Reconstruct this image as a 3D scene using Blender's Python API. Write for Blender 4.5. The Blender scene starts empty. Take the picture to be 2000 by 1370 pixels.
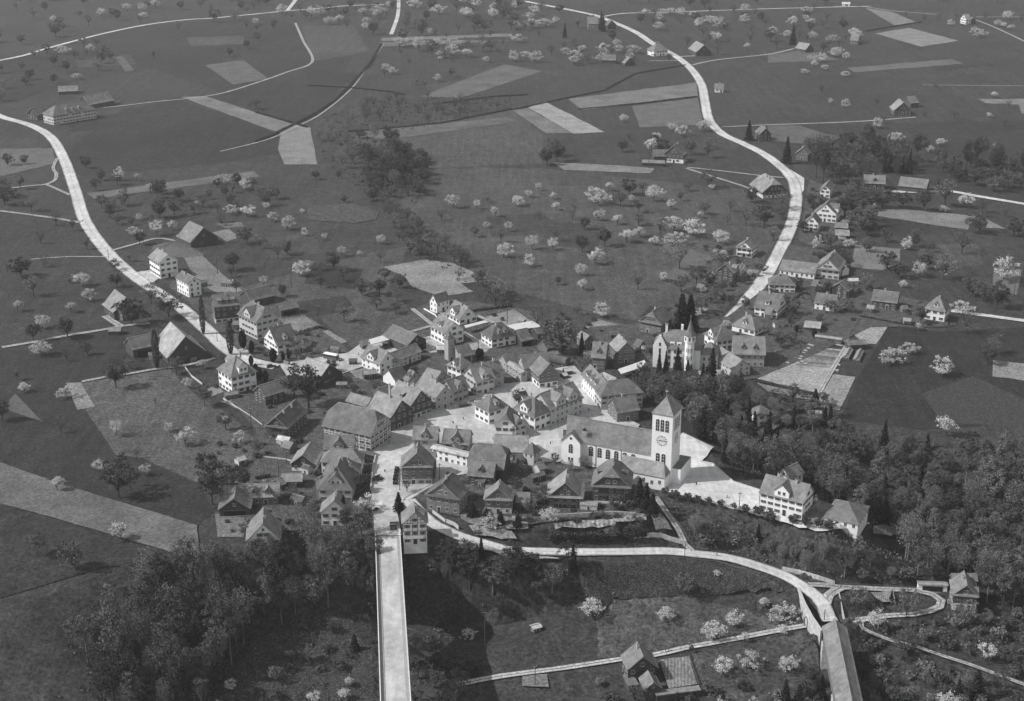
import bpy, bmesh, math, random
import numpy as np
from mathutils import Vector, Matrix
R = math.radians
SC = bpy.context.scene
# ---------------------------------------------------------------- camera, sky, sun, exposure
CAMH, PITCH, FPX = 230.0, R(20.8), 2842.0
cd = bpy.data.cameras.new('camera'); cam = bpy.data.objects.new('camera', cd); SC.collection.objects.link(cam)
cam.location = (0, 0, CAMH); cam.rotation_euler = (R(90) - PITCH, 0, 0)
cd.sensor_width = 36; cd.lens = 36 * FPX / 2000; cd.clip_start = 1; cd.clip_end = 20000
SC.camera = cam
SUN_EL, SUN_AZ = R(43), R(-99)          # azimuth from +y, clockwise; light comes from the left
w = bpy.data.worlds.new('World'); SC.world = w; w.use_nodes = True
nt = w.node_tree; bg = nt.nodes['Background']
sky = nt.nodes.new('ShaderNodeTexSky'); sky.sky_type = 'NISHITA'; sky.sun_disc = False
sky.sun_elevation = SUN_EL; sky.sun_rotation = SUN_AZ
hs = nt.nodes.new('ShaderNodeHueSaturation'); hs.inputs['Saturation'].default_value = 0.06
nt.links.new(sky.outputs[0], hs.inputs['Color']); nt.links.new(hs.outputs[0], bg.inputs[0]); bg.inputs[1].default_value = 0.10
sd = bpy.data.lights.new('sun', 'SUN'); sd.energy = 3.2; sd.angle = R(0.5); sd.color = (1, 0.99, 0.98)
so = bpy.data.objects.new('sun', sd); SC.collection.objects.link(so); so.location = (-200, 100, 400)
sdir = Vector((math.sin(SUN_AZ) * math.cos(SUN_EL), math.cos(SUN_AZ) * math.cos(SUN_EL), math.sin(SUN_EL)))
so.rotation_euler = sdir.to_track_quat('Z', 'Y').to_euler()
SC.view_settings.view_transform = 'Standard'; SC.view_settings.look = 'None'
SC.view_settings.exposure = 0.38; SC.view_settings.gamma = 1.0
SC.render.engine = 'CYCLES'
# ---------------------------------------------------------------- photograph pixel -> place on the land
REG = {'A': (180, 520, 6.523), 'B': (400, 520, 6.523), 'C': (680, 550, 6.523), 'D': (900, 550, 6.523), 'E': (1160, 550, 6.523),
       'F': (1400, 550, 6.523), 'G': (1680, 550, 6.523), 'H': (400, 700, 6.523), 'I': (640, 680, 6.523), 'J': (860, 680, 6.523),
       'K': (1080, 700, 5.756), 'L': (400, 860, 6.523), 'M': (600, 860, 6.523), 'N': (860, 860, 6.523), 'O': (1060, 860, 6.523),
       'P': (1340, 760, 4.8925), 'Q': (1700, 600, 6.523), 'R': (1600, 1000, 3.7025), 'S': (1100, 1020, 3.7037), 'T': (640, 1000, 3.702),
       'U': (0, 1000, 3.702), 'V': (0, 620, 4.567), 'W': (400, 1000, 3.703), 'a': (0, 0, 3.914), 'b': (500, 0, 3.914), 'c': (1000, 0, 3.914),
       'd': (1500, 0, 3.914), 'e': (0, 340, 4.8925), 'f': (400, 340, 4.8925), 'g': (800, 340, 4.8925), 'h': (1200, 340, 4.8925),
       'i': (1600, 340, 4.8925), '.': (0, 0, 1)}
def P(reg, x, y):
    o = REG[reg]; return (o[0] + x / o[2], o[1] + y / o[2])
sp, cp = math.sin(PITCH), math.cos(PITCH)
def ray(px, py):
    u = (px - 1000) / FPX; v = (685 - py) / FPX
    return (u, cp + v * sp, -sp + v * cp)
def onz(px, py, z):
    r = ray(px, py); t = (z - CAMH) / r[2]
    return (r[0] * t, r[1] * t)
def mpp(px, py):                        # metres per photo pixel (across) at a spot
    x, y, z = gnd(px, py); d = y * cp + (CAMH - z) * sp
    return d / FPX
CTRL = []
for row, xs in ((-300, (-3000, 0, 2000, 5000)), (100, range(-400, 2500, 400)), (300, range(-400, 2500, 300)), (450, range(-300, 2500, 300)), (600, range(-200, 2300, 250)),
                (700, list(range(-200, 1350, 200)) + [1500, 1650, 1800, 2000, 2200]), (770, (1620, 1720, 1900, 2150)), (800, (-200, 0, 200, 400, 600, 800, 1000, 1200, 1300)),
                (880, (-200, 0, 200, 400, 600, 800, 1000, 1150, 1300)), (960, (-200, 0, 150, 300, 450, 600, 800, 950, 1100, 1220)), (1020, (-200, 0, 150, 300, 400, 520, 620, 740, 800, 880)),
                (1080, (0, 150))):
    for x in xs: CTRL.append((x, row, 3.0))
CTRL += [(1100, 1010, 2), (1200, 1000, 2), (1320, 945, 2), (1370, 890, 2), (1400, 950, 2), (1500, 1000, 2), (1560, 1015, 2), (1640, 1025, 1), (1550, 960, .6), (1400, 930, 1)]
CTRL += [(738, 1053, 1.2), (790, 1060, 1.0), (760, 1040, 3), (805, 1040, 3), (700, 1045, 2.5), (840, 1040, 1.5), (900, 1020, 2), (960, 1032, 1.5), (1020, 1036, 1.5), (1100, 1030, 1.5), (1180, 1030, 1.2), (1250, 1025, 1)]
CTRL += [(0, 1180, 0), (100, 1160, 0), (200, 1120, 0), (330, 1095, 0), (440, 1080, 0), (520, 1072, 0), (620, 1065, 0), (845, 1062, -1),
 (900, 1050, -1), (950, 1064, -2.5), (1000, 1076, -4), (1100, 1081, -6), (1200, 1080, -7.5), (1300, 1080, -9), (1400, 1090, -10.5), (1500, 1115, -12), (1580, 1150, -13.5), (1620, 1200, -14),
 (1000, 1052, -1), (1150, 1057, -2.5), (1270, 1053, -3.5), (1290, 968, 0), (1440, 1006, 0), (1600, 1045, 0), (1650, 1052, -.5), (1720, 1062, .3), (1765, 1078, -4),
 (800, 1150, -15), (900, 1140, -18), (1000, 1170, -22), (1100, 1160, -18), (1200, 1150, -16), (1336, 1150, -16), (1450, 1160, -19), (1530, 1175, -22), (1572, 1225, -21.5),
 (1450, 1245, -24.5), (1300, 1280, -27), (1150, 1300, -28), (980, 1325, -28), (900, 1250, -26), (1045, 1230, -24), (820, 1250, -27), (820, 1370, -32), (1000, 1370, -30), (1250, 1370, -30),
 (1550, 1370, -30), (1600, 1290, -28), (1640, 1370, -32), (760, 1130, -12), (760, 1250, -27), (700, 1120, -10), (600, 1130, -12), (650, 1250, -27), (700, 1370, -32), (500, 1200, -18), (500, 1320, -28),
 (350, 1250, -18), (350, 1370, -28), (200, 1250, -10), (150, 1370, -18), (0, 1370, -14), (480, 1120, -5), (0, 1600, -30), (700, 1700, -34), (1300, 1700, -30), (2000, 1700, -30), (2400, 1400, -30), (-400, 1400, -14),
 (1680, 1160, -15), (1750, 1155, -16), (1830, 1180, -17), (1890, 1205, -18), (1780, 1205, -18.5), (1711, 1243, -20), (1850, 1290, -23), (2000, 1339, -27), (1716, 1350, -28), (1900, 1370, -28), (1950, 1150, -22),
 (1500, 1050, -7), (1650, 1090, -9), (1750, 1100, -12), (1350, 1030, -5), (1360, 760, -1), (1400, 800, -4), (1440, 850, -8), (1500, 900, -12), (1620, 950, -15), (1750, 1010, -18), (1900, 1080, -22),
 (1990, 1120, -25), (2300, 1150, -28), (1485, 825, -2), (1560, 800, 0), (1620, 835, 0), (1700, 842, 0), (1850, 872, 0), (2000, 885, 0), (2300, 900, 0), (1700, 900, -7), (1850, 960, -10), (1980, 1000, -12), (2300, 1020, -14)]
CTRL = [(a, b, c if c > -16 else -16 + (c + 16) * .62) for a, b, c in CTRL]
_w = np.array([(*onz(a, b, min(c, 0)), c) for a, b, c in CTRL])
_d = np.hypot(_w[:, None, 0] - _w[None, :, 0], _w[:, None, 1] - _w[None, :, 1])
_n = len(_w); _M = np.ones((_n + 1, _n + 1)); _M[:_n, :_n] = np.sqrt(_d ** 2 + 16); _M[_n, _n] = 0
_c = np.linalg.solve(_M, np.append(_w[:, 2], 0))
GX0, GX1, GY0, GY1, GS = -420, 420, 180, 760, 3.0
_gx = np.arange(GX0, GX1 + 1, GS); _gy = np.arange(GY0, GY1 + 1, GS)
_X, _Y = np.meshgrid(_gx, _gy)
_r = np.sqrt((_X[..., None] - _w[:, 0]) ** 2 + (_Y[..., None] - _w[:, 1]) ** 2 + 16)
_Z = _r @ _c[:_n] + _c[_n]
for _ in range(10):
    _q = np.pad(_Z, 1, mode='edge'); _Z = (_q[:-2, 1:-1] + _q[2:, 1:-1] + _q[1:-1, :-2] + _q[1:-1, 2:] + 4 * _q[1:-1, 1:-1]) / 8
_e = np.clip(np.minimum(np.minimum(_X - GX0, GX1 - _X), GY1 - _Y) / 40, 0, 1)
_Z = np.minimum(0, _Z) * _e; _Z = np.maximum(_Z, -36)
_Z[_Z > -0.15] = 0
def carve(prof, r0, r1):
    global _Z
    prof = [(a, b, c if c > -16 else -16 + (c + 16) * .62) for a, b, c in prof]; pts = [(*onz(a, b, c), c) for a, b, c in prof]; D = np.full(_X.shape, 1e9); T = np.zeros(_X.shape)
    for i in range(len(pts) - 1):
        ax, ay, az = pts[i]; bx, by, bz = pts[i + 1]; dx, dy = bx - ax, by - ay; L2 = dx * dx + dy * dy
        t = np.clip(((_X - ax) * dx + (_Y - ay) * dy) / L2, 0, 1); d = np.hypot(_X - ax - t * dx, _Y - ay - t * dy); z = az + (bz - az) * t; m_ = d < D; D = np.where(m_, d, D); T = np.where(m_, z, T)
    k = np.clip((r1 - D) / (r1 - r0), 0, 1); k = k * k * (3 - 2 * k); _Z = _Z * (1 - k) + T * k
carve([(812, 1000, 0), (839, 1021, -.2), (868, 1037, -.6), (900, 1050, -1.2), (940, 1063, -2.4), (1000, 1076, -4), (1050, 1080, -5), (1100, 1081, -6), (1200, 1080, -7.5), (1300, 1080, -9), (1350, 1083, -9.8), (1420, 1092, -11), (1480, 1108, -12), (1540, 1130, -13), (1580, 1157, -13.7), (1608, 1190, -14.1), (1622, 1216, -14.3)], 4.5, 11)
carve([(1590, 1146, -13.5), (1643, 1149, -14.3), (1708, 1152, -15.2), (1789, 1155, -16.2), (1821, 1163, -16.8), (1838, 1176, -17.2), (1835, 1187, -17.5), (1816, 1197, -17.8), (1784, 1202, -18.2), (1730, 1206, -18.7), (1692, 1211, -19), (1654, 1216, -19.4)], 3, 8)
carve([(891, 1339, -28.5), (978, 1324, -28), (1100, 1308, -28), (1208, 1290, -27.8), (1278, 1281, -27), (1343, 1267, -26), (1397, 1256, -25), (1500, 1238, -23), (1572, 1225, -21.5)], 3, 12)
def Hh(x, y):
    if x <= GX0 or x >= GX1 or y >= GY1: return 0.0
    y = max(y, GY0 + .01)
    fx = (x - GX0) / GS; fy = (y - GY0) / GS; i = min(int(fx), len(_gx) - 2); j = min(int(fy), len(_gy) - 2); fx -= i; fy -= j
    # triangles split like the mesh (quads split along the i,j -> i+1,j+1 diagonal)
    z00, z10, z01, z11 = _Z[j, i], _Z[j, i + 1], _Z[j + 1, i], _Z[j + 1, i + 1]
    if fx > fy: return float(z00 + (z10 - z00) * fx + (z11 - z10) * fy)
    return float(z00 + (z01 - z00) * fy + (z11 - z01) * fx)
def gnd(px, py):
    x, y = onz(px, py, 0)
    if Hh(x, y) >= 0: return (x, y, 0.0)
    prev = 0.0
    for k in range(1, 90):
        z = -k * .45; x, y = onz(px, py, z)
        if Hh(x, y) >= z:
            z = (z + prev) / 2; x, y = onz(px, py, z); return (x, y, Hh(x, y))
        prev = z
    return (x, y, Hh(x, y))
# ---------------------------------------------------------------- materials
MATS = {}
def mat(name, v, rough=.9, noise=.25, scale=1.0, tint=(1, 1, 1), rnd=0, kind=None, ang=0, spec=.2, fine=0):
    key = name
    if key in MATS: return MATS[key]
    m = bpy.data.materials.new(name); m.use_nodes = True; n = m.node_tree.nodes; l = m.node_tree.links
    b = n['Principled BSDF']; b.inputs['Roughness'].default_value = rough; b.inputs['Specular IOR Level'].default_value = spec
    tc = n.new('ShaderNodeTexCoord'); geo = n.new('ShaderNodeNewGeometry')
    src = geo.outputs['Position'] if kind in ('ground', 'rows', 'world') else tc.outputs['Object']
    def noise_node(sc, det=6, vec=None, rg=.6):
        t = n.new('ShaderNodeTexNoise'); t.inputs['Scale'].default_value = sc; t.inputs['Detail'].default_value = det; t.inputs['Roughness'].default_value = rg
        l.new(vec or src, t.inputs['Vector']); return t.outputs['Fac']
    def rng(s, a, b_, lo=0.3, hi=.7):
        r = n.new('ShaderNodeMapRange'); r.inputs[1].default_value = lo; r.inputs[2].default_value = hi; r.inputs[3].default_value = a; r.inputs[4].default_value = b_
        l.new(s, r.inputs[0]); return r.outputs[0]
    def mul(a, b_):
        q = n.new('ShaderNodeMath'); q.operation = 'MULTIPLY'; l.new(a, q.inputs[0])
        if isinstance(b_, (int, float)): q.inputs[1].default_value = b_
        else: l.new(b_, q.inputs[1])
        return q.outputs[0]
    f = rng(noise_node(scale), 1 - noise, 1 + noise)
    if kind == 'ground':
        f = mul(f, rng(noise_node(.012, 3), .84, 1.16)); f = mul(f, rng(noise_node(.06, 5), .87, 1.15)); f = mul(f, rng(noise_node(.8, 2, rg=.95), .42, 1.95, .33, .67)); f = mul(f, rng(noise_node(.17, 3, rg=.8), .68, 1.36))
        for k_, (an, sx, sy, lo_, hi_) in enumerate(((.35, .35, .02, .86, 1.15), (-.9, .28, .015, .88, 1.13))):
            mp = n.new('ShaderNodeMapping'); l.new(src, mp.inputs[0]); mp.inputs['Rotation'].default_value = (0, 0, an); mp.inputs['Scale'].default_value = (sx, sy, 1); f = mul(f, rng(noise_node(1.0, 3, mp.outputs[0], .6), lo_, hi_))
    if kind == 'rows' or kind == 'tile' or kind == 'plank':
        mp = n.new('ShaderNodeMapping'); l.new(src, mp.inputs[0]); mp.inputs['Rotation'].default_value = (0, 0, ang)
        wv = n.new('ShaderNodeTexWave'); l.new(mp.outputs[0], wv.inputs[0]); wv.inputs['Distortion'].default_value = 1.6 if kind == 'rows' else .4; wv.inputs['Detail'].default_value = 2
        if kind == 'rows': wv.bands_direction = 'X'; wv.inputs['Scale'].default_value = fine or .5
        elif kind == 'tile': wv.bands_direction = 'Z'; wv.inputs['Scale'].default_value = 3.0
        else: wv.bands_direction = 'X'; wv.inputs['Scale'].default_value = 3.5
        f = mul(f, rng(wv.outputs['Fac'], *((.74, 1.2) if kind == 'rows' else (.86, 1.12)), 0, 1))
        if kind == 'tile':
            vo = n.new('ShaderNodeTexVoronoi'); vo.inputs['Scale'].default_value = .42; l.new(src, vo.inputs['Vector']); sx = n.new('ShaderNodeSeparateColor'); l.new(vo.outputs['Color'], sx.inputs[0]); f = mul(f, rng(sx.outputs[0], .88, 1.1, 0, 1))
        if kind == 'tile': f = mul(f, rng(noise_node(.25, 4), .74, 1.24)); f = mul(f, rng(noise_node(3.5, 2, rg=.8), .88, 1.12))
        if kind == 'rows': f = mul(f, rng(noise_node(.06, 4), .7, 1.28)); f = mul(f, rng(noise_node(1.0, 2, rg=.9), .65, 1.38, .35, .65))
    if kind == 'world':
        f = mul(f, rng(noise_node(.09, 4), .78, 1.22)); f = mul(f, rng(noise_node(1.0, 2, rg=.9), .62, 1.4, .35, .65))
    if kind == 'paved':
        f = mul(f, rng(noise_node(.05, 4, geo.outputs['Position']), .72, 1.16)); f = mul(f, rng(noise_node(.5, 3, geo.outputs['Position'], .8), .84, 1.14))
        mp = n.new('ShaderNodeMapping'); l.new(geo.outputs['Position'], mp.inputs[0]); mp.inputs['Scale'].default_value = (.7, .07, 1); f = mul(f, rng(noise_node(1.0, 3, mp.outputs[0]), .86, 1.1))
    if kind == 'speck':
        f = mul(f, rng(noise_node(2.3, 2, geo.outputs['Position'], rg=.8), .35, 3.0, .45, .72))
    if rnd:
        oi = n.new('ShaderNodeObjectInfo'); f = mul(f, rng(oi.outputs['Random'], 1 - rnd, 1 + rnd, 0, 1))
    cm = n.new('ShaderNodeMix'); cm.data_type = 'RGBA'; cm.blend_type = 'MULTIPLY'; cm.inputs[0].default_value = 1
    cm.inputs[6].default_value = (v * tint[0], v * tint[1], v * tint[2], 1); l.new(f, cm.inputs[7]); l.new(cm.outputs[2], b.inputs['Base Color'])
    MATS[key] = m; return m
GR = mat('grass', .036, kind='ground', scale=.35, noise=.16)
def tonemat(v, kind='world', ang=0, sc=.5, fine=0):
    return mat('soil %.3f %s %.2f %.2f' % (v, kind, ang, fine), v, kind=kind, ang=ang, scale=sc, noise=.12, fine=fine)
ROAD = mat('pale road gravel', .56, kind='paved', scale=.6, noise=.10); STREET = mat('village street gravel', .45, kind='paved', scale=.3, noise=.16)
PATH = mat('path gravel', .33, kind='world', scale=.5, noise=.18)
CONC = mat('concrete', .46, scale=.3, noise=.1)
STONE = mat('stone masonry', .46, scale=.9, noise=.35)
WALLS = {'w': mat('white plaster', .80, noise=.07, scale=.5), 'c': mat('cream plaster', .5, noise=.1, scale=.5), 'g': mat('grey plaster', .34, noise=.12, scale=.5),
         'd': mat('dark timber boards', .075, kind='plank', noise=.2), 'm': mat('weathered shingles', .16, kind='plank', noise=.2)}
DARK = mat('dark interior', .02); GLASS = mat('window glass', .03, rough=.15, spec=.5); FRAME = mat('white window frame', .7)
SHUT = {'w': mat('grey painted shutters', .12), 'd': mat('weathered shutters', .13)}
VERGE = mat('roof verge board', .3)
ROOFS = [mat('roof tiles %d' % i, v, kind='tile', noise=.2, scale=.9, rnd=.08) for i, v in enumerate((.11, .15, .19, .24, .31, .5))]
BRICK = mat('chimney brick', .42, scale=2)
# ---------------------------------------------------------------- helpers
COL = SC.collection
def link(name, me, parent=None):
    o = bpy.data.objects.new(name, me); COL.objects.link(o)
    if parent is not None: o.parent = parent
    return o
def tag(o, label=None, cat=None, group=None, kind=None):
    if label: o['label'] = label
    if cat: o['category'] = cat
    if group: o['group'] = group
    if kind: o['kind'] = kind
    return o
class MB:
    def __init__(s): s.v = []; s.f = []; s.m = []; s.mats = []
    def mi(s, m):
        if m not in s.mats: s.mats.append(m)
        return s.mats.index(m)
    def poly(s, pts, m):
        k = len(s.v); s.v += [tuple(p) for p in pts]; s.f.append(list(range(k, k + len(pts)))); s.m.append(s.mi(m))
    def prism(s, lo, hi, m, mtop=None):       # two rings with the same count, counter-clockwise seen from above
        n = len(lo); s.poly(hi, mtop or m); s.poly(lo[::-1], m)
        for i in range(n): j = (i + 1) % n; s.poly([lo[i], lo[j], hi[j], hi[i]], m)
    def box(s, x0, x1, y0, y1, z0, z1, m, mtop=None):
        s.prism([(x0, y0, z0), (x1, y0, z0), (x1, y1, z0), (x0, y1, z0)], [(x0, y0, z1), (x1, y0, z1), (x1, y1, z1), (x0, y1, z1)], m, mtop)
    def tube(s, a, b, r0, r1, m, n=6, cap=True):
        a = Vector(a); b = Vector(b); d = (b - a).normalized(); p = d.orthogonal().normalized(); q = d.cross(p)
        A = [a + (p * math.cos(t) + q * math.sin(t)) * r0 for t in [2 * math.pi * i / n for i in range(n)]]
        B = [b + (p * math.cos(t) + q * math.sin(t)) * r1 for t in [2 * math.pi * i / n for i in range(n)]]
        for i in range(n): j = (i + 1) % n; s.poly([A[i], A[j], B[j], B[i]], m)
        if cap: s.poly(B, m); s.poly(A[::-1], m)
    def mesh(s, name):
        me = bpy.data.meshes.new(name); me.from_pydata(s.v, [], s.f); me.polygons.foreach_set('material_index', s.m)
        for m in s.mats: me.materials.append(m)
        me.update(); return me
    def obj(s, name, parent=None): return link(name, s.mesh(name), parent)
def empty(name, loc, rz=0):
    o = bpy.data.objects.new(name, None); COL.objects.link(o); o.location = loc; o.rotation_euler = (0, 0, rz); o.empty_display_size = 1; return o
def copy_tree(o, parent=None):
    c = o.copy(); COL.objects.link(c); c.parent = parent
    for ch in o.children: copy_tree(ch, c)
    return c
# ---------------------------------------------------------------- ground, fields, roads
def build_ground():
    xs = [-9000, -5000, -3000, -1800, -1200, -800, -560] + list(_gx) + [560, 800, 1200, 1800, 3000, 5000, 9000]
    ys = [-2500, -800, -200, 60] + list(_gy) + [800, 900, 1100, 1400, 1800, 2500, 4000, 9000]
    V = []; nx = len(xs)
    for y in ys:
        for x in xs: V.append((x, y, Hh(x, y)))
    F = []
    for j in range(len(ys) - 1):
        for i in range(nx - 1):
            a = j * nx + i; F.append((a, a + 1, a + nx + 1)); F.append((a, a + nx + 1, a + nx))
    me = bpy.data.meshes.new('ground'); me.from_pydata(V, [], F); me.materials.append(GR); me.update()
    tag(link('ground', me), 'dark spring meadow covering the plateau and the gorge', 'ground', kind='structure')
build_ground()
def inpoly(x, y, pg):
    c = False; n = len(pg)
    for i in range(n):
        x1, y1 = pg[i]; x2, y2 = pg[(i + 1) % n]
        if (y1 > y) != (y2 > y) and x < (x2 - x1) * (y - y1) / (y2 - y1) + x1: c = not c
    return c
FIELDPX = []; LAYER = [0]
def field(pts, v, kind='world', ang=0, sc=.5, fine=0, name='field', label=None, lift=.05, m=None, reg='.'):
    pts = [P(reg, *p) for p in pts]
    jr = random.Random(int(pts[0][0] * 7 + pts[0][1])); q_ = []
    for i in range(len(pts)):
        a_, b_ = pts[i], pts[(i + 1) % len(pts)]; nn = max(1, int(math.hypot(b_[0] - a_[0], b_[1] - a_[1]) / 14)); q_.append(a_)
        for k in range(1, nn): q_.append((a_[0] + (b_[0] - a_[0]) * k / nn + jr.gauss(0, .55), a_[1] + (b_[1] - a_[1]) * k / nn + jr.gauss(0, .3)))
    pts = q_
    if name == 'field': FIELDPX.append(pts)
    LAYER[0] += 1; lift = {'meadow': .02, 'garden_ground': .10, 'field': .18}.get(name, .26) + (LAYER[0] % 17) * .004
    W = [gnd(*p) for p in pts]; flat = all(q[2] >= 0 for q in W)
    bm = bmesh.new(); f = bm.faces.new([bm.verts.new((q[0], q[1], 0)) for q in W])
    if f.normal.z < 0 or True:
        bm.normal_update()
        if f.normal.z < 0: f.normal_flip()
    bmesh.ops.triangulate(bm, faces=bm.faces[:])
    if not flat:
        for _ in range(9):
            es = [e for e in bm.edges if e.calc_length() > 3.2]
            if not es: break
            bmesh.ops.subdivide_edges(bm, edges=es, cuts=1); bmesh.ops.triangulate(bm, faces=bm.faces[:])
        lift += .25
    for v_ in bm.verts:
        x_, y_ = v_.co.x, v_.co.y; v_.co.z = (Hh(x_, y_) if flat else max(Hh(x_ + a_, y_ + b_) for a_, b_ in ((0, 0), (1.5, 1.5), (-1.5, 1.5), (1.5, -1.5), (-1.5, -1.5)))) + lift
    if not flat and name == 'meadow':
        for v_ in bm.verts:
            if v_.is_boundary and Hh(v_.co.x, v_.co.y) < -.05: v_.co.z -= lift + .45
    me = bpy.data.meshes.new(name); bm.to_mesh(me); bm.free(); me.materials.append(m or tonemat(v, kind, ang, sc, fine))
    o = link(name, me); tag(o, label or 'field strip', name, kind='structure'); return o
ROADPTS = []
def catmull(pts, step):
    out = []
    for i in range(len(pts) - 1):
        p0 = pts[max(i - 1, 0)]; p1 = pts[i]; p2 = pts[i + 1]; p3 = pts[min(i + 2, len(pts) - 1)]
        d = math.hypot(p2[0] - p1[0], p2[1] - p1[1]); n = max(1, int(d / step))
        for k in range(n):
            t = k / n
            out.append(tuple(.5 * ((2 * p1[q]) + (-p0[q] + p2[q]) * t + (2 * p0[q] - 5 * p1[q] + 4 * p2[q] - p3[q]) * t * t + (-p0[q] + 3 * p1[q] - 3 * p2[q] + p3[q]) * t ** 3) for q in (0, 1)))
    out.append(pts[-1]); return out
def road(pts, wd, name='path', m=None, label=None, lift=.09, zs=None):
    W = [gnd(*p)[:2] for p in pts]; C = catmull(W, 3.0); V = []; F = []; MI = []; SS = (-1, -.84, -.55, -.18, .18, .55, .84, 1)
    LAYER[0] += 1; lift = .34 + (LAYER[0] % 11) * .005
    for i, (x, y) in enumerate(C):
        a = C[max(i - 1, 0)]; b = C[min(i + 1, len(C) - 1)]; dx, dy = b[0] - a[0], b[1] - a[1]; L = math.hypot(dx, dy) or 1
        nx, ny = -dy / L, dx / L; h = wd / 2 * (1 + .02 * math.sin(i * .7) + .02 * math.sin(i * 1.9))
        zz = max(Hh(x, y), Hh(x + nx * h, y + ny * h), Hh(x - nx * h, y - ny * h))
        slope = zz < 0
        for s in SS:
            X, Y = x + nx * h * s, y + ny * h * s
            V.append((X, Y, (zz + .12 if slope else 0) + lift))
        if i:
            n_ = len(SS); k = (i - 1) * n_
            for q in range(n_ - 1): F.append((k + q + 1, k + q, k + q + n_, k + q + n_ + 1)); MI.append(1 if q in (0, n_ - 2) else 2 if q == 3 else 0)
        ROADPTS.append((x, y, wd))
    me = bpy.data.meshes.new(name); me.from_pydata(V, [], F); me.materials.append(m or PATH); me.materials.append(mat('dusty road verge', .3, kind='paved', scale=1.2, noise=.4)); me.materials.append(mat('road crown', .50 if m is ROAD else .2, kind='paved', scale=.8, noise=.3) if m is ROAD else mat('path crown', .2, kind='paved', scale=.8, noise=.3)); me.polygons.foreach_set('material_index', MI); me.update()
    tag(link(name, me), label or 'narrow pale path across the meadow', name, kind='structure')
# ---- meadows of another cut (low contrast), drawn first
G_L = lambda v: mat('grass %.3f' % v, v * (.46 if v < .062 else .56 if v < .07 else .66), kind='ground', scale=.5, noise=.18)
def meadow(pts, v, reg='.', label='meadow patch of lighter grass'):
    field(pts, v, m=G_L(v), name='meadow', label=label, reg=reg, lift=.02)
meadow([(0, 120), (60, 103), (140, 165), (20, 200), (0, 205)], .058)
meadow([(60, 103), (270, 52), (520, 30), (575, 46), (608, 121), (500, 162), (430, 180), (300, 135), (140, 160)], .060)
meadow([(590, 50), (690, 50), (720, 100), (610, 121)], .082)
meadow([(240, 206), (430, 184), (610, 121), (690, 110), (640, 220), (560, 262), (350, 190)], .060)
meadow([(120, 300), (240, 215), (350, 195), (545, 262), (545, 300), (430, 320), (160, 345), (130, 330)], .055)
meadow([(150, 400), (500, 345), (700, 330), (740, 400), (700, 440), (500, 440), (330, 470), (220, 490), (170, 430)], .066)
meadow([(700, 260), (1000, 216), (1060, 262), (1060, 320), (830, 330), (690, 275)], .082)
meadow([(820, 330), (1060, 330), (1460, 372), (1540, 440), (1390, 640), (1200, 620), (960, 560), (740, 410)], .082)
meadow([(1110, 194), (1000, 216), (1031, 211), (1110, 215)], .06)
meadow([(1500, 250), (1700, 242), (2000, 235), (2000, 395), (1860, 370), (1700, 330), (1560, 320), (1500, 270)], .060)
meadow([(1370, 130), (1500, 108), (1800, 145), (2000, 120), (2000, 235), (1500, 246), (1410, 250), (1380, 190)], .064)
meadow([(1738, 634), (1855, 648), (2000, 640), (2000, 830), (1960, 830), (1800, 840), (1640, 820), (1680, 730)], .047)
meadow([(1660, 430), (1720, 422), (1890, 450), (2000, 455), (2000, 620), (1860, 600), (1680, 575), (1640, 530)], .062)
meadow([(0, 420), (150, 440), (200, 500), (330, 600), (230, 640), (0, 680)], .062)
meadow([(0, 680), (230, 645), (300, 720), (160, 745), (0, 780)], .054)
meadow([(0, 780), (135, 752), (226, 889), (275, 895), (385, 945), (420, 1000), (385, 1028), (0, 905)], .050)
meadow([(0, 985), (390, 1098), (200, 1110), (0, 1170)], .058)
meadow([(137, 752), (160, 747), (245, 735), (330, 720), (380, 770), (450, 810), (500, 860), (490, 900), (385, 942), (275, 895), (226, 889), (146, 806)], .098, label='lighter mown pasture beside the village')
meadow([(1165, 1212), (1200, 1176), (1340, 1166), (1420, 1185), (1560, 1216), (1572, 1224), (1345, 1264), (1278, 1278), (1165, 1290)], .085, label='mown meadow below the lower road')
meadow([(1345, 1272), (1572, 1232), (1600, 1290), (1600, 1368), (1380, 1368)], .07)
meadow([(480, 560), (700, 500), (800, 480), (760, 560), (830, 640), (760, 665), (700, 690), (600, 600)], .085)
GRD = mat('trodden garden ground', .075, kind='speck', scale=.35, noise=.45)
for pg_, lb_ in (([(430, 760), (560, 735), (700, 740), (760, 760), (850, 690), (1000, 680), (1120, 690), (1180, 740), (1240, 800), (1100, 900), (1280, 960), (1280, 1000), (1000, 1030), (860, 1005), (790, 960), (730, 1040), (560, 1040), (430, 1000), (500, 900), (500, 840)], 'trodden garden ground between the village houses'),
  ([(370, 520), (470, 560), (560, 590), (640, 650), (700, 700), (560, 715), (470, 690), (400, 620), (330, 560)], 'garden ground around the villas and the timber inn'),
  ([(740, 640), (840, 590), (930, 590), (1050, 610), (1080, 680), (960, 700), (800, 700)], 'garden ground around the upper white houses'),
  ([(1150, 640), (1300, 630), (1420, 620), (1500, 560), (1540, 480), (1620, 490), (1650, 560), (1860, 600), (1850, 640), (1700, 640), (1600, 690), (1480, 740), (1380, 760), (1290, 740), (1200, 720)], 'garden ground on the right side of the village'),
  ([(1580, 350), (1650, 380), (1660, 470), (1600, 490), (1560, 470)], 'garden ground behind the roadside row'), ([(1390, 470), (1500, 480), (1480, 570), (1380, 590), (1350, 550)], 'garden ground around the two roadside chalets')):
    field(pg_, .1, m=GRD, name='garden_ground', label=lb_, lift=.015)
pr = random.Random(9)
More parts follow.
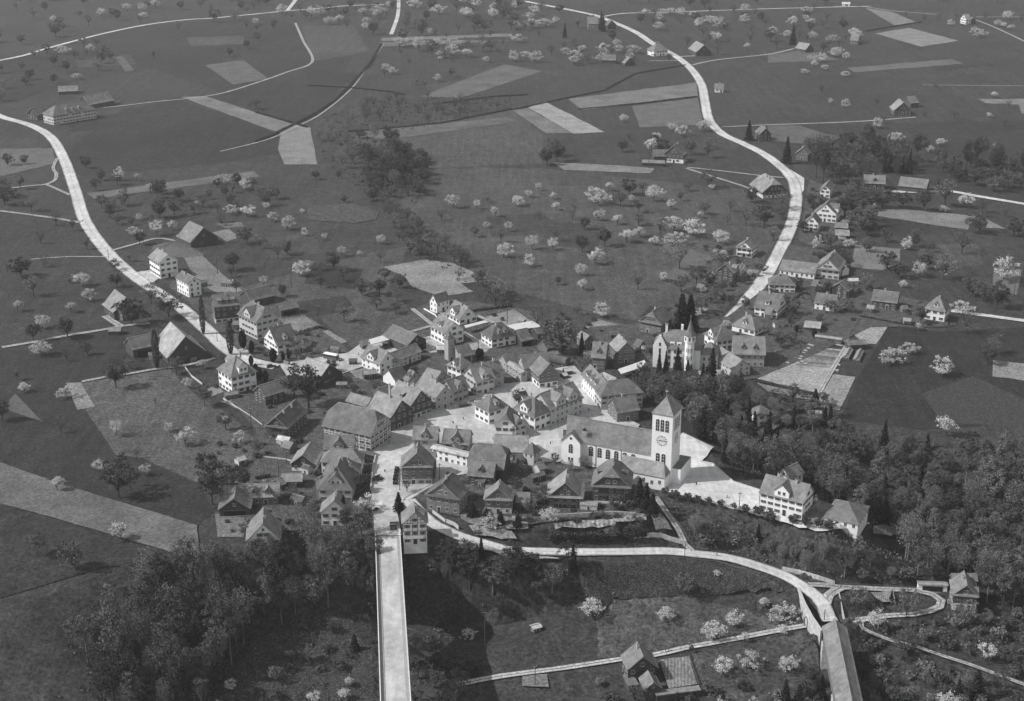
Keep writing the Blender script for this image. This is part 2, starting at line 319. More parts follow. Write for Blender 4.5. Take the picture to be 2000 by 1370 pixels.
for x_, y_, w_, h_, sk in [(860, 350, 120, 26, 20), (990, 345, 130, 30, -15), (1120, 350, 110, 26, 10), (900, 400, 90, 40, 26), (1010, 440, 120, 40, 10), (1130, 460, 110, 46, -20), (1060, 520, 130, 50, 16), (1180, 540, 110, 50, 10), (1290, 410, 120, 40, -30), (1400, 440, 90, 36, -20), (520, 400, 110, 36, 20), (420, 420, 90, 30, 10), (560, 480, 100, 40, 20), (660, 540, 100, 40, -16), (620, 600, 110, 30, 20), (60, 470, 110, 40, 20), (110, 560, 110, 46, 20), (60, 620, 90, 36, 10), (80, 720, 110, 40, -10), (60, 850, 110, 40, 10), (160, 920, 120, 36, 30), (1750, 440, 120, 40, 10), (1850, 500, 120, 44, 10), (1750, 720, 110, 50, -30), (1880, 690, 100, 44, 10), (1620, 190, 130, 26, 8), (1800, 270, 150, 28, 8), (1450, 190, 90, 26, 10), (1880, 140, 110, 22, 4), (180, 240, 110, 26, 16), (330, 270, 130, 26, 16), (470, 230, 80, 22, 20), (200, 120, 110, 18, 10), (420, 80, 110, 16, 6), (880, 170, 110, 20, 18), (660, 150, 90, 20, -14), (1250, 1245, 130, 26, 6), (1460, 1310, 110, 34, 6), (250, 1150, 110, 24, 30)]:
    meadow([(x_ - w_ / 2, y_ - h_ / 2 + sk / 3), (x_ + w_ / 2, y_ - h_ / 2 - sk / 3), (x_ + w_ / 2 + sk, y_ + h_ / 2 - sk / 3), (x_ - w_ / 2 + sk, y_ + h_ / 2 + sk / 3)], round(pr.choice((.050, .056, .061, .066, .072, .078, .084)) * (1.15 if 830 < x_ < 1420 and y_ > 320 else 1), 3), label='meadow parcel of slightly different grass')
# ---- ploughed and mown strips
field([(353, 190), (402, 189), (572, 243), (548, 262)], .16, 'rows', .5)
field([(548, 262), (572, 243), (606, 250), (620, 322), (556, 322), (543, 292)], .19)
field([(225, 113), (238, 110), (262, 137), (245, 141)], .10)
field([(400, 128), (475, 118), (525, 155), (455, 166)], .10)
field([(0, 292), (103, 290), (108, 320), (0, 346)], .11)
field([(168, 378), (495, 335), (507, 346), (185, 389)], .12, 'rows', 1.3)
field([(5, 800), (30, 770), (70, 812), (85, 825)], .10, 'rows', .5)
field([(0, 905), (110, 945), (385, 1028), (392, 1098), (110, 1015), (0, 985)], .115, 'rows', 1.95, fine=.35, label='striped ploughed strip at the left edge')
field([(129, 749), (158, 748), (186, 795), (151, 802)], .19)
field([(820, 190), (985, 126), (1060, 140), (900, 192)], .11, 'rows', .9)
field([(745, 75), (1000, 66), (1000, 72), (745, 81)], .15)
field([(740, 84), (860, 79), (1000, 80), (750, 92)], .12)
field([(700, 258), (990, 230), (1010, 238), (740, 277)], .11, 'rows', 1.4)
field([(1031, 211), (1065, 199), (1181, 259), (1121, 262)], .26)
field([(1000, 216), (1030, 212), (1119, 261), (1066, 261)], .14, 'rows', .8)
field([(1110, 194), (1360, 162), (1363, 188), (1138, 216)], .155, 'rows', 1.4)
field([(1234, 208), (1363, 192), (1372, 245), (1250, 250)], .11)
field([(1079, 318), (1209, 324), (1278, 330), (1271, 339), (1230, 338), (1102, 333)], .18)
field([(1709, 66), (1776, 55), (1873, 80), (1799, 92)], .20)
field([(1689, 16), (1743, 24), (1794, 46), (1750, 52)], .17)
field([(1656, 133), (1858, 116), (1883, 125), (1669, 142)], .12, 'rows', 1.3)
field([(1911, 194), (2010, 194), (2010, 225), (1995, 222), (1990, 205), (1925, 202)], .17)
field([(1500, 246), (1560, 246), (1640, 270), (1600, 285), (1500, 275)], .095)
field([(1500, 108), (1580, 98), (1640, 118), (1500, 124)], .10)
field([(1717, 410), (1776, 410), (1907, 423), (1890, 450), (1714, 423)], .175, 'rows', .3)
field([(1925, 428), (1964, 448), (1927, 446)], .18)
field([(1670, 392), (1706, 390), (1712, 405), (1672, 408)], .18, 'rows', .4)
field([(1670, 479), (1759, 487), (1757, 514), (1723, 529), (1661, 524)], .16, 'rows', 1.2)
field([(1941, 524), (1996, 528), (1986, 577), (1935, 571)], .125)
field([(1939, 705), (2010, 712), (2010, 746), (1938, 736)], .20)
field([(1475, 740), (1533, 677), (1579, 677), (1648, 684), (1621, 731), (1600, 770)], .27, label='pale nursery ground behind the farm complex')
for i_ in range(9):
    t_ = i_ / 9; a_ = (1582 - 24 * t_, 682 + 42 * t_); b_ = (1641 - 22 * t_, 689 + 40 * t_)
    field([a_, b_, (b_[0] - 1.4, b_[1] + 2.6), (a_[0] - 1.4, a_[1] + 2.6)], (.12, .2, .15)[i_ % 3], label='fine planting row in the nursery')
field([(1627, 732), (1671, 737), (1640, 802), (1590, 795)], .23)
field([(1475, 748), (1598, 772), (1590, 785), (1500, 768)], .17, 'rows', .2)
field([(1680, 624), (1738, 633), (1711, 673), (1690, 672), (1662, 650)], .26)
field([(1610, 640), (1640, 622), (1676, 625), (1655, 670), (1620, 668)], .16, 'rows', .2)
field([(1280, 470), (1350, 487), (1395, 505), (1330, 550), (1290, 545), (1330, 515)], .10)
field([(1655, 588), (1690, 592), (1680, 618), (1640, 612)], .17, 'rows', .4)
field([(745, 523), (830, 508), (885, 515), (950, 543), (955, 550), (900, 555), (925, 571), (862, 580), (805, 562), (790, 540)], .21, 'rows', .9, fine=.25, label='allotment beds above the village')
field([(360, 505), (395, 500), (450, 550), (478, 572), (400, 572), (375, 535)], .17, 'rows', .8)
field([(420, 438), (470, 435), (480, 444), (440, 446)], .13); field([(415, 455), (447, 448), (470, 465), (443, 473)], .17)
field([(300, 480), (345, 470), (400, 500), (360, 505), (290, 500)], .10)
field([(545, 625), (595, 618), (628, 638), (580, 655)], .19, 'rows', .6, fine=.3)
field([(630, 648), (640, 645), (678, 668), (668, 672)], .2)
field([(948, 620), (1005, 605), (1040, 630), (990, 645)], .22, 'rows', .9, fine=.3)
field([(1140, 640), (1168, 624), (1228, 640), (1205, 655)], .21, 'rows', .9, fine=.3)
field([(1222, 665), (1265, 650), (1290, 660), (1250, 680)], .14, 'rows', .2)
field([(1270, 598), (1315, 602), (1290, 620), (1250, 620)], .0, m=G_L(.06)); field([(1345, 598), (1386, 603), (1365, 618), (1340, 616)], .19)
field([(905, 690), (990, 680), (1040, 690), (960, 705)], .18, 'rows', .5)
field([(430, 785), (480, 780), (505, 800), (520, 815), (490, 812)], .20, 'rows', .5, fine=.3)
field([(402, 760), (440, 750), (450, 762), (415, 775)], .2, 'rows', .4)
field([(513, 867), (572, 874), (560, 898), (508, 892)], .24, 'rows', 2.4, fine=.3, label='glazed seed beds below the dark farmhouse')
field([(500, 893), (560, 900), (555, 912), (500, 908)], .14)
field([(440, 940), (480, 935), (500, 945), (440, 945)], .2)
field([(420, 1005), (490, 1004), (475, 1050), (425, 1050)], .16)
field([(665, 745), (700, 735), (735, 755), (690, 765)], .16); field([(680, 725), (715, 720), (740, 735), (700, 742)], .17, 'rows', .6)
field([(1030, 910), (1075, 912), (1070, 960), (1020, 962)], .22, 'rows', 1.5, fine=.35, label='garden beds beside the chalets')
field([(900, 1004), (960, 1008), (1030, 1018), (1032, 1042), (985, 1040), (930, 1030), (900, 1016)], .17, 'rows', .4, label='pale gravelled garden around the clipped cones')
field([(1000, 1010), (1035, 1012), (1030, 1030), (1000, 1030)], .25, 'rows', .3)
field([(1080, 1030), (1130, 1020), (1205, 1028), (1200, 1042), (1085, 1045)], .28, 'rows', 0, fine=.2)
field([(1085, 994), (1135, 992), (1133, 1004), (1087, 1007)], .2, 'rows', .2, fine=.35)
field([(1150, 994), (1215, 992), (1220, 1003), (1150, 1004)], .17, 'rows', .1, fine=.35)
field([(1035, 968), (1070, 968), (1068, 985), (1035, 986)], .19, 'rows', 1.4, fine=.35)
field([(1195, 1012), (1262, 1013), (1262, 1030), (1200, 1033)], .25)
field([(1270, 1012), (1290, 1010), (1312, 1048), (1280, 1050)], .17)
field([(915, 1030), (1000, 1045), (1010, 1060), (930, 1050)], .21)
field([(1288, 1292), (1345, 1284), (1362, 1340), (1305, 1347)], .20, 'rows', .1, fine=.3, label='vegetable beds behind the valley farmhouse')
field([(1280, 1350), (1365, 1342), (1368, 1355), (1285, 1368)], .2)
field([(1020, 1325), (1068, 1320), (1072, 1345), (1020, 1343)], .17)
field([(1700, 1160), (1745, 1158), (1748, 1182), (1722, 1186)], .19, 'rows', .3)
field([(1705, 1035), (1740, 1025), (1765, 1040), (1740, 1052), (1705, 1050)], .2)

field([(895, 1062), (945, 1070), (1010, 1086), (1100, 1094), (1095, 1101), (1000, 1095), (900, 1080)], .27, 'rows', .4)
SPK = mat('dry reeds', .07, kind='speck', scale=.25, noise=.4)
field([(600, 405), (690, 398), (740, 415), (735, 430), (690, 437), (600, 430)], .1, m=SPK, name='reed_bed', label='patch of pale dry reeds in the hollow')
SPK2 = mat('flowering grass', .048, kind='speck', scale=.6, noise=.3)
field([(1800, 770), (1900, 735), (2000, 780), (2000, 835), (1840, 825)], .08, m=SPK2, name='meadow', label='meadow with pale flower tufts')
SPK3 = mat('rough slope grass', .045, kind='speck', scale=.5, noise=.35)
field([(1130, 1095), (1360, 1092), (1500, 1120), (1560, 1160), (1400, 1165), (1200, 1172), (1165, 1210), (1130, 1150)], .07, m=SPK3, name='meadow', label='rough grassy bank below the lower road')
field([(500, 1240), (735, 1200), (742, 1368), (400, 1368)], .07, m=SPK3, name='meadow', label='rough valley ground left of the high bridge')
field([(20, 440), (140, 450), (190, 500), (60, 505), (10, 480)], .07, m=SPK3, name='meadow', label='rough meadow left of the main road')
# ---- paved ground of the village
field([(733, 1052), (727, 1000), (724, 950), (733, 895), (700, 885), (700, 862), (745, 835), (800, 820), (860, 795), (900, 780), (940, 772), (985, 752), (1050, 745), (1075, 725), (1120, 715), (1140, 735),
       (1150, 770), (1180, 800), (1250, 832), (1240, 845), (1100, 842), (1098, 905), (1060, 905), (1045, 880), (1000, 900), (930, 925), (870, 935), (790, 975), (776, 1005), (785, 1052)], .46, name='road', label='pale paved village street and market square', m=STREET)
field([(545, 712), (600, 703), (680, 690), (705, 672), (740, 660), (790, 668), (770, 700), (700, 720), (650, 737), (600, 742), (560, 735)], .45, name='road', label='pale gravel bus yard', m=STREET)
field([(1292, 962), (1303, 945), (1330, 850), (1395, 880), (1368, 905), (1392, 910), (1432, 945), (1484, 962), (1482, 1012), (1440, 1000), (1350, 975)], .58, name='plaza', label='pale church terrace', m=mat('pale plaza', .56, kind='paved', scale=.2, noise=.06))
field([(1478, 1000), (1560, 1025), (1640, 1028), (1655, 1045), (1560, 1040), (1478, 1014)], .45, name='plaza', label='forecourt of the school', m=MATS['pale plaza'])
field([(1570, 1000), (1595, 985), (1625, 992), (1610, 1030), (1580, 1025)], .15, name='plaza', label='side court between school and hall')
field([(630, 925), (640, 945), (600, 1000), (585, 985)], .34, name='road', label='lane between the lower houses', m=PATH)
field([(790, 670), (850, 655), (870, 680), (865, 690), (840, 690)], .4, name='yard', label='pale yard beside the slender tower')
field([(905, 672), (940, 665), (965, 680), (925, 690)], .34, name='yard', label='pale yard beside the hipped house')
field([(1155, 735), (1180, 728), (1205, 740), (1185, 760), (1160, 760)], .4, name='yard', label='pale yard by the inn')
field([(620, 812), (640, 790), (655, 800), (640, 830)], .3, name='yard', label='pale garden yard behind the great roof'); field([(605, 845), (625, 828), (640, 835), (625, 855)], .4, name='yard', label='bright yard beside the great roof')
field([(440, 690), (480, 680), (500, 705), (470, 715), (452, 706)], .36, name='yard', label='forecourt of the timber inn')
field([(255, 535), (300, 528), (310, 545), (290, 560)], .4, name='yard', label='forecourt of the white villa')
field([(1360, 720), (1420, 722), (1410, 745), (1370, 745)], .32, name='yard', label='pale yard behind the turreted villa')
field([(1480, 870), (1570, 800), (1545, 795), (1480, 800), (1440, 790), (1400, 780), (1420, 800)], .12, m=SPK, name='quarry', label='pale gravel slope in the ravine')
field([(1520, 885), (1545, 878), (1552, 900), (1525, 902)], .25, name='quarry', label='bright gravel spot in the ravine')
# ---- roads and paths
road([(-60, 200), (0, 228), (60, 246), (100, 270), (125, 312), (146, 370), (165, 430), (200, 482), (245, 527), (300, 567), (350, 600), (400, 642), (440, 680), (480, 704), (540, 718)], 7.4, 'road', ROAD, 'pale main road curving in from the left')
road([(940, -10), (1010, 1), (1060, 10), (1150, 28), (1185, 39), (1240, 63), (1275, 86), (1320, 111), (1350, 136), (1370, 166), (1377, 200), (1385, 235), (1410, 262), (1450, 281), (1490, 301), (1525, 327), (1548, 352), (1555, 385), (1549, 430), (1533, 470), (1508, 520), (1480, 562), (1448, 602), (1410, 642), (1370, 680)], 7.6, 'road', ROAD, 'pale main road winding down from the upper right')
field([(1515, 325), (1543, 332), (1571, 349), (1570, 372), (1562, 385), (1545, 360)], .5, m=ROAD, name='road', label='wide bend of the right-hand road')
road([(-20, 123), (0, 119), (48, 109), (87, 97), (192, 69), (271, 52), (332, 43), (383, 38), (409, 37), (513, 27), (561, 22), (628, 17), (679, 12), (750, 10)], 5.0, 'road', ROAD, 'distant pale road across the upper left')
road([(561, 22), (572, 8), (582, -6)], 5, 'road', ROAD, 'short side road at the top edge')
road([(577, 46), (592, 80), (610, 121), (560, 142), (500, 163), (430, 184), (360, 194), (300, 200), (243, 207), (187, 213)], 2.6, label='farm track bending towards the white institution')
road([(779, -5), (777, 30), (764, 68)], 4.5, 'road', ROAD, 'narrow pale road leaving at the top centre')
road([(750, 86), (735, 108), (712, 140), (690, 170), (660, 198), (620, 228), (580, 248), (540, 267), (500, 280), (430, 297)], 1.6, label='thin pale track running beside a dark ditch')
road([(110, 338), (108, 352), (90, 361), (60, 364), (0, 371)], 2.4, label='cart track joining the left field')
road([(90, 361), (137, 382)], 2.2, label='short link track to the main road'); road([(112, 310), (104, 328), (110, 340)], 2.2, label='field track curving beside the left road')
road([(0, 413), (98, 426), (157, 436)], 2.6, label='straight path meeting the left road'); road([(61, 508), (130, 503), (208, 503)], 1.4, label='faint footpath left of the main road')
road([(217, 491), (260, 479), (307, 467), (343, 472)], 2.2, label='path to the lone dark barn')
road([(4, 680), (57, 671), (114, 660), (210, 644), (241, 638), (293, 633)], 2.4, label='path past the left farm cottages')
road([(160, 747), (206, 738), (243, 733), (306, 722), (359, 716), (420, 701)], 2.0, label='path below the two big barns')
road([(205, 618), (225, 632), (240, 640)], 3.5, label='pale yard path at the left cottages')
road([(1179, 33), (1220, 27), (1300, 25), (1500, 18), (1700, 13)], 4, 'road', ROAD, 'far pale road across the upper right')
road([(1352, 128), (1400, 118), (1500, 107), (1551, 96)], 3.2, label='track to the right-hand barn'); road([(1320, 112), (1357, 110)], 4, label='short drive to the big barn'); road([(1268, 120), (1330, 119)], 2.4, label='path in front of the hipped farmhouse')
road([(1628, 13), (1686, 14), (1743, 22), (1832, 29)], 3, label='far track along the pale fields'); road([(1906, 34), (2020, 34)], 3, label='far track at the right edge'); road([(1906, 40), (1942, 54), (2010, 86)], 2.6, label='far track bending down to the right edge')
road([(1801, 167), (2010, 169)], 1.6, label='straight footpath in the right meadow'); road([(1500, 245), (1411, 249)], 2.2, label='path joining the bend of the right road'); road([(1500, 245), (1666, 239), (1789, 230)], 2.6, label='track to the lone steep-roofed farm')
road([(1342, 328), (1400, 334), (1485, 344), (1530, 348)], 2.0, label='path from the timber farmhouse to the road'); road([(1340, 330), (1376, 341), (1458, 367), (1480, 378)], 2.2, label='path to the gabled roadside farm')
road([(1727, 375), (1790, 376), (1855, 375), (1907, 384), (2010, 401)], 5, 'road', ROAD, 'pale lane past the long barn'); road([(1620, 592), (1680, 585), (1757, 595), (1806, 601), (1855, 608), (1980, 625), (2010, 629)], 4.2, 'road', ROAD, 'pale lane past the hipped house')
road([(1600, 570), (1582, 585), (1567, 600), (1565, 616), (1552, 636), (1538, 657), (1522, 670), (1507, 668)], 3.6, label='lane between the right-hand gardens')
road([(1544, 657), (1600, 667), (1645, 677)], 2, label='path along the nursery beds'); road([(1653, 677), (1621, 731), (1600, 768)], 2.2, label='path through the nursery')
road([(798, 978), (812, 995), (839, 1021), (868, 1037), (900, 1050), (940, 1063), (1000, 1076), (1100, 1081), (1200, 1080), (1300, 1080), (1350, 1083), (1420, 1092), (1480, 1108), (1540, 1130), (1580, 1157), (1608, 1190), (1622, 1216)], 5.2, 'road', ROAD, 'pale lower road descending to the covered bridge')
road([(788, 977), (820, 957), (850, 940), (880, 928)], 4.5, 'road', ROAD, 'short pale lane behind the half-timbered gable')
road([(1578, 1143), (1610, 1146), (1643, 1149), (1708, 1152), (1789, 1155), (1821, 1163), (1838, 1176), (1835, 1187), (1816, 1197), (1784, 1202), (1730, 1206), (1692, 1211), (1654, 1216)], 2.9, 'road', PATH, 'pale looped lane to the valley chalet')
road([(1643, 1150), (1618, 1165), (1612, 1180)], 3.5, label='slip road beside the covered bridge')
road([(1692, 1211), (1681, 1217), (1684, 1230), (1708, 1243), (1740, 1254), (1789, 1267), (1843, 1284), (1913, 1308), (2010, 1342)], 1.7, label='footpath down the right slope')
road([(891, 1339), (978, 1324), (1100, 1308), (1208, 1290), (1278, 1281), (1343, 1267), (1397, 1256), (1500, 1238), (1572, 1225)], 2.6, label='pale valley track to the stone arch', m=mat('valley track', .42, kind='world', scale=.5, noise=.12))
road([(1280, 972), (1300, 1003), (1325, 1040), (1352, 1078)], 2.2, label='steep stepped path below the church')
road([(845, 600), (870, 618), (885, 640)], 2.5, label='garden path by the white gabled house'); road([(805, 604), (835, 628), (850, 640)], 2.2, label='garden path beside the orchard')
road([(800, 650), (845, 637)], 2.2, label='path to the white villa with balconies')
road([(930, 617), (965, 632)], 2.2, label='path beside the shuttered house'); road([(905, 650), (950, 683), (930, 690)], 2.6, label='lane beside the hipped house')

# ---------------------------------------------------------------- buildings
BL = []
def window_mesh(wd, ht, k):
    m = MB(); fr = .07
    m.box(-wd / 2 - fr, wd / 2 + fr, -.02, .05, -ht / 2 - fr, ht / 2 + fr, FRAME if k != 'n' else DARK)
    m.box(-wd / 2, wd / 2, .05, .07, -ht / 2, ht / 2, GLASS)
    m.box(-.03, .03, .07, .09, -ht / 2, ht / 2, FRAME); m.box(-wd / 2 - .1, wd / 2 + .1, 0, .12, -ht / 2 - .13, -ht / 2 - fr, WALLS['c'])
    return m.mesh('window')
def shut_mesh(wd, ht, sm):
    m = MB()
    m.box(-wd / 2, wd / 2, .03, .09, -ht / 2, ht / 2, sm); return m.mesh('shutter')
WM = {}
def add_window(par, x, y, z, rz, wd=1.0, ht=1.35, sh=None):
    key = (round(wd, 1), round(ht, 1))
    if key not in WM: WM[key] = window_mesh(key[0], key[1], '')
    o = link('window', WM[key], par); o.location = (x, y, z); o.rotation_euler = (0, 0, rz)
    if sh:
        k2 = key + (sh,)
        if k2 not in WM: WM[k2] = shut_mesh(key[0] * .5, key[1], SHUT[sh])
        for s in (-1, 1):
            q = link('shutter', WM[k2], o); q.location = (s * key[0] * .82, 0, 0)
    return o
DOORM = []
def add_door(par, x, y, z, rz, wd=1.2, ht=2.2):
    if not DOORM:
        m = MB(); m.box(-.6, .6, 0, .07, 0, 2.2, mat('door wood', .06)); m.box(-.72, -.6, 0, .1, 0, 2.3, FRAME); m.box(.6, .72, 0, .1, 0, 2.3, FRAME); m.box(-.72, .72, 0, .1, 2.2, 2.32, FRAME); DOORM.append(m.mesh('door'))
    o = link('door', DOORM[0], par); o.location = (x, y, z); o.rotation_euler = (0, 0, rz); o.scale = (wd / 1.2, 1, ht / 2.2); return o
def roof_mesh(hl, hw, he, rise, kind, tm, th=.22, half=.4):
    """roof centred on origin, ridge along x; returns MB; skin with thickness"""
    m = MB(); z0 = he; z1 = he + rise
    if kind == 'gable': ra = hl; tips = None
    elif kind == 'hip': ra = max(hl - hw * .95, .15)
    elif kind == 'half': ra = hl - hw * half * .9
    if kind == 'flat':
        m.box(-hl, hl, -hw, hw, he, he + .3, tm); return m
    def slab(pts):
        lo = [(p[0], p[1], p[2] - th) for p in pts]; m.poly(pts, tm); m.poly(lo[::-1], VERGE)
        for i in range(len(pts)): j = (i + 1) % len(pts); m.poly([lo[i], lo[j], pts[j], pts[i]], VERGE)
    zh = z1 - rise * half; yh = hw * half
    if kind == 'gable':
        fl = .82                                     # slight flare at the eaves
        ym = hw * fl; zm = z1 - rise * fl * 1.06
        for s in (-1, 1):
            a = [(-hl, s * ym, zm), (hl, s * ym, zm), (hl, 0, z1), (-hl, 0, z1)]; b = [(-hl, s * hw, z0), (hl, s * hw, z0), (hl, s * ym, zm), (-hl, s * ym, zm)]
            slab(a if s < 0 else a[::-1]); slab(b if s < 0 else b[::-1])
    elif kind == 'hip':
        for s in (-1, 1):
            a = [(-hl, s * hw, z0), (hl, s * hw, z0), (ra, 0, z1), (-ra, 0, z1)]; slab(a if s < 0 else a[::-1])
            b = [(s * hl, -hw, z0), (s * hl, hw, z0), (s * ra, 0, z1)]; slab(b if s > 0 else b[::-1])
    else:
        for s in (-1, 1):
            a = [(-hl, s * hw, z0), (hl, s * hw, z0), (hl, s * yh, zh), (ra, 0, z1), (-ra, 0, z1), (-hl, s * yh, zh)]; slab(a if s < 0 else a[::-1])
            b = [(s * hl, -yh, zh), (s * hl, yh, zh), (s * ra, 0, z1)]; slab(b if s > 0 else b[::-1])
    rt = mat('ridge tiles', .26)
    m.box(-ra, ra, -.14, .14, z1 - .12, z1 + .1, rt)
    return m
def wall_mesh(a, b, he, hr, rise_at, kind, wm, plinth=None, up=None, uz=0, half=.4, rise=0):
    m = MB(); zb = -3.5
    hi = he
    def ring(z): return [(-a, -b, z), (a, -b, z), (a, b, z), (-a, b, z)]
    if up: m.prism(ring(zb), ring(uz), wm); m.prism([(x * 1.008, y * 1.008, z) for x, y, z in ring(uz)], [(x * 1.008, y * 1.008, z) for x, y, z in ring(hi)], up)
    else: m.prism(ring(zb), ring(hi), wm)
    if kind in ('gable', 'half'):
        top = up or wm; cut = .98 if kind == 'gable' else 1 - half
        zt = hi + (hr - hi) * cut; yt = b * (1 - cut)
        k = 1.008 if up else 1
        for s in (-1, 1):
            x0 = s * a * k; x1 = s * (a * k - .25)
            A = [(x0, -b, hi), (x0, b, hi), (x0, yt, zt), (x0, -yt, zt)]; B = [(x1, q[1], q[2]) for q in A]
            if s < 0: A = A[::-1]; B = B[::-1]
            m.poly(A, top); m.poly(B[::-1], top)
    return m
def house(reg, typ, c, he, pitch, rk, rt, ws, name, label, opts='', cat=None, group=None):
    hw_ = None
    if typ == 'G':
        fixed = c[4] if len(c) == 5 else None; A, B, E = P(reg, c[0], c[1]), P(reg, c[2], c[3]), P(reg, c[-2], c[-1]); z0 = gnd(*(((A[0] + B[0]) / 2, (A[1] + B[1]) / 2 + he * 4)))[2]
        for _ in range(3):
            hw = 5.0
            for _ in range(14):
                hr = he + pitch * hw
                a = Vector(onz(*A, z0 + hr)); b = Vector(onz(*B, z0 + hr)); e = Vector(onz(*E, z0 + he)); u = (b - a).normalized(); v = Vector((-u.y, u.x)); d = (e - a).dot(v)
                hw = fixed or .5 * hw + .5 * min(max(abs(d), 1.5), 13)
            if fixed: d = Vector((0, -1)).dot(v)
        sgn = 1 if d > 0 else -1; cen = (a + b) / 2; z0 = Hh(cen.x, cen.y)
        hl = (b - a).length / 2
        if rk == 'hip': hl += hw * .9
        if rk == 'half': hl += hw * .36
    else:
        z0 = gnd(*P(reg, c[2], c[3] + he * 4))[2]
        for _ in range(2):
            L, C_, R_ = [Vector(onz(*P(reg, c[i], c[i + 1]), z0 + he)) for i in (0, 2, 4)]
            eL = L - C_; eR = R_ - C_
            if c[6] == 'L': a_, o_ = eL, eR
            else: a_, o_ = eR, eL
            u = a_.normalized(); pv = o_.normalized(); sg = 1 if Vector((-u.y, u.x)).dot(pv) > 0 else -1; alt = Vector((pv.y, -pv.x)) * sg
            wo = min(.5, .5 * o_.length / a_.length) if u.dot(alt) > .8 else 0
            u = (u * (1 - wo) + alt * wo).normalized(); hl = abs(a_.dot(u)) / 2
            v = Vector((-u.y, u.x)); d = o_.dot(v); hw = abs(d) / 2; s_ = 1 if d > 0 else -1
            cen = C_ + u * hl + v * s_ * hw; z0 = Hh(cen.x, cen.y)
        sgn = -s_ if True else 1
        hr = he + pitch * hw
    if reg in 'abcd': hl, hw = (min(hl, 12.5), min(hw, 8)) if name in ('barn', 'institution') and 'distant' not in label else (min(hl, 8), min(hw, 7.2 if name == 'farmhouse' else 6))
    if name == 'institution': hl = 18.6
    hl = max(hl, 1.2); hw = max(hw, 1.0); hr = he + pitch * hw
    if 'R' in opts: print('BLD', name, reg, 'hl %.1f hw %.1f hr %.1f' % (hl, hw, hr), label[:40])
    yaw = math.atan2(u.y, u.x)
    small = hl * hw < 12
    rng = random.Random(label)
    root = empty(name, (cen.x, cen.y, z0), yaw); tag(root, label, cat or name.replace('_', ' '), group)
    BL.append((cen.x, cen.y, hl, hw, yaw, label, name, root))
    oh = .3 if small else (.9 if 'c' in opts else .6)
    a, b = hl - oh * .8, hw - oh
    dark = ws in 'dm'
    wm = WALLS[ws[0]]; up = WALLS[ws[1]] if len(ws) > 1 and ws[1] in WALLS else None
    uz = min(2.6, he * .5) if len(ws) > 1 else 0
    wall_he = he if rk == 'flat' else he + pitch * oh * .75
    zr = hr - .3
    wm_ = wall_mesh(a, b, wall_he - .05, zr, 0, rk, wm, up=up, uz=uz)
    wall = wm_.obj('wall', root)
    if 'o' in opts:                       # big dark opening towards the camera
        pass
    rmat = ROOFS[rt]
    roof = roof_mesh(hl, hw, he, hr - he, rk, rmat).obj('roof', root)
    # walls towards the camera
    cu, su = math.cos(yaw), math.sin(yaw); toc = Vector((-cen.x, -cen.y)).normalized()
    sh = None if (small or 'n' in opts) else ('w' if not dark and len(ws) == 1 else ('d' if 'p' in opts else None))
    nowin = 'b' in opts
    floors = max(1, int(round((he + .4) / 2.75)))
    faces = [((0, -1), a, b), ((0, 1), a, b), ((-1, 0), b, a), ((1, 0), b, a)]
    first = True
    facing = []
    for (nx, ny), half_len, off in faces:
        wn = Vector((nx * cu - ny * su, nx * su + ny * cu)); dd = wn.dot(toc)
        facing.append((dd, nx, ny, half_len, off))
    facing.sort(reverse=True)
    for fi, (dd, nx, ny, hlw, off) in enumerate(facing[:3]):
        if dd < -.15: continue
        rz = math.atan2(ny, nx) - math.pi / 2
        isg = nx != 0 and rk in ('gable', 'half')
        k = 1.012 if up else 1.0
        def at(t, z):
            if nx: return (nx * off * k, -nx * t if False else t, z)
            return (t, ny * off * k, z)
        if nowin:
            if fi == 0:
                if 'O' in opts:
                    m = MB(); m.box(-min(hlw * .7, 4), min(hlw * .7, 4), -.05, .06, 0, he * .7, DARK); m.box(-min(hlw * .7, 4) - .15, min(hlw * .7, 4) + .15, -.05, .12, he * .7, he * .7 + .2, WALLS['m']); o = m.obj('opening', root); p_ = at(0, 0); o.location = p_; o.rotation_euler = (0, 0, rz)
                else:
                    m = MB(); m.box(-1.6, 1.6, 0, .08, 0, min(3, he * .8), mat('barn door', .09, kind='plank')); m.box(-.05, .05, .08, .12, 0, min(3, he * .8), WALLS['m']); o = m.obj('gate', root); o.location = at(hlw * .2, 0); o.rotation_euler = (0, 0, rz)
                if isg: add_window(root, *at(0, he + (hr - he) * .35), rz, .8, .9)
            continue
        fh = he / floors
        ncol = max(1, int(hlw * 2 / (2.5 if not small else 2.2)))
        for f in range(floors):
            z = fh * f + fh * .55
            for cI in range(ncol):
                t = -hlw + (cI + .5) * 2 * hlw / ncol
                if f == 0 and fi == 0 and cI == ncol // 2 and ncol > 1:
                    add_door(root, *at(t, 0), rz); continue
                if rng.random() < .07: continue
                add_window(root, *at(t, z), rz, .9 if not small else .7, 1.25 if fh > 2.4 else 1.0, sh if fi < 2 else None)
        if isg:
            gh = hr - he
            if gh > 2.6:
                n = max(1, int(hlw * .9 / 2.3))
                for cI in range(n):
                    t = (cI - (n - 1) / 2) * 2.3; add_window(root, *at(t, he + gh * .28), rz, .9, 1.2, sh if fi < 2 else None)
                if gh > 5.2: add_window(root, *at(0, he + gh * .6), rz, .8, .9)
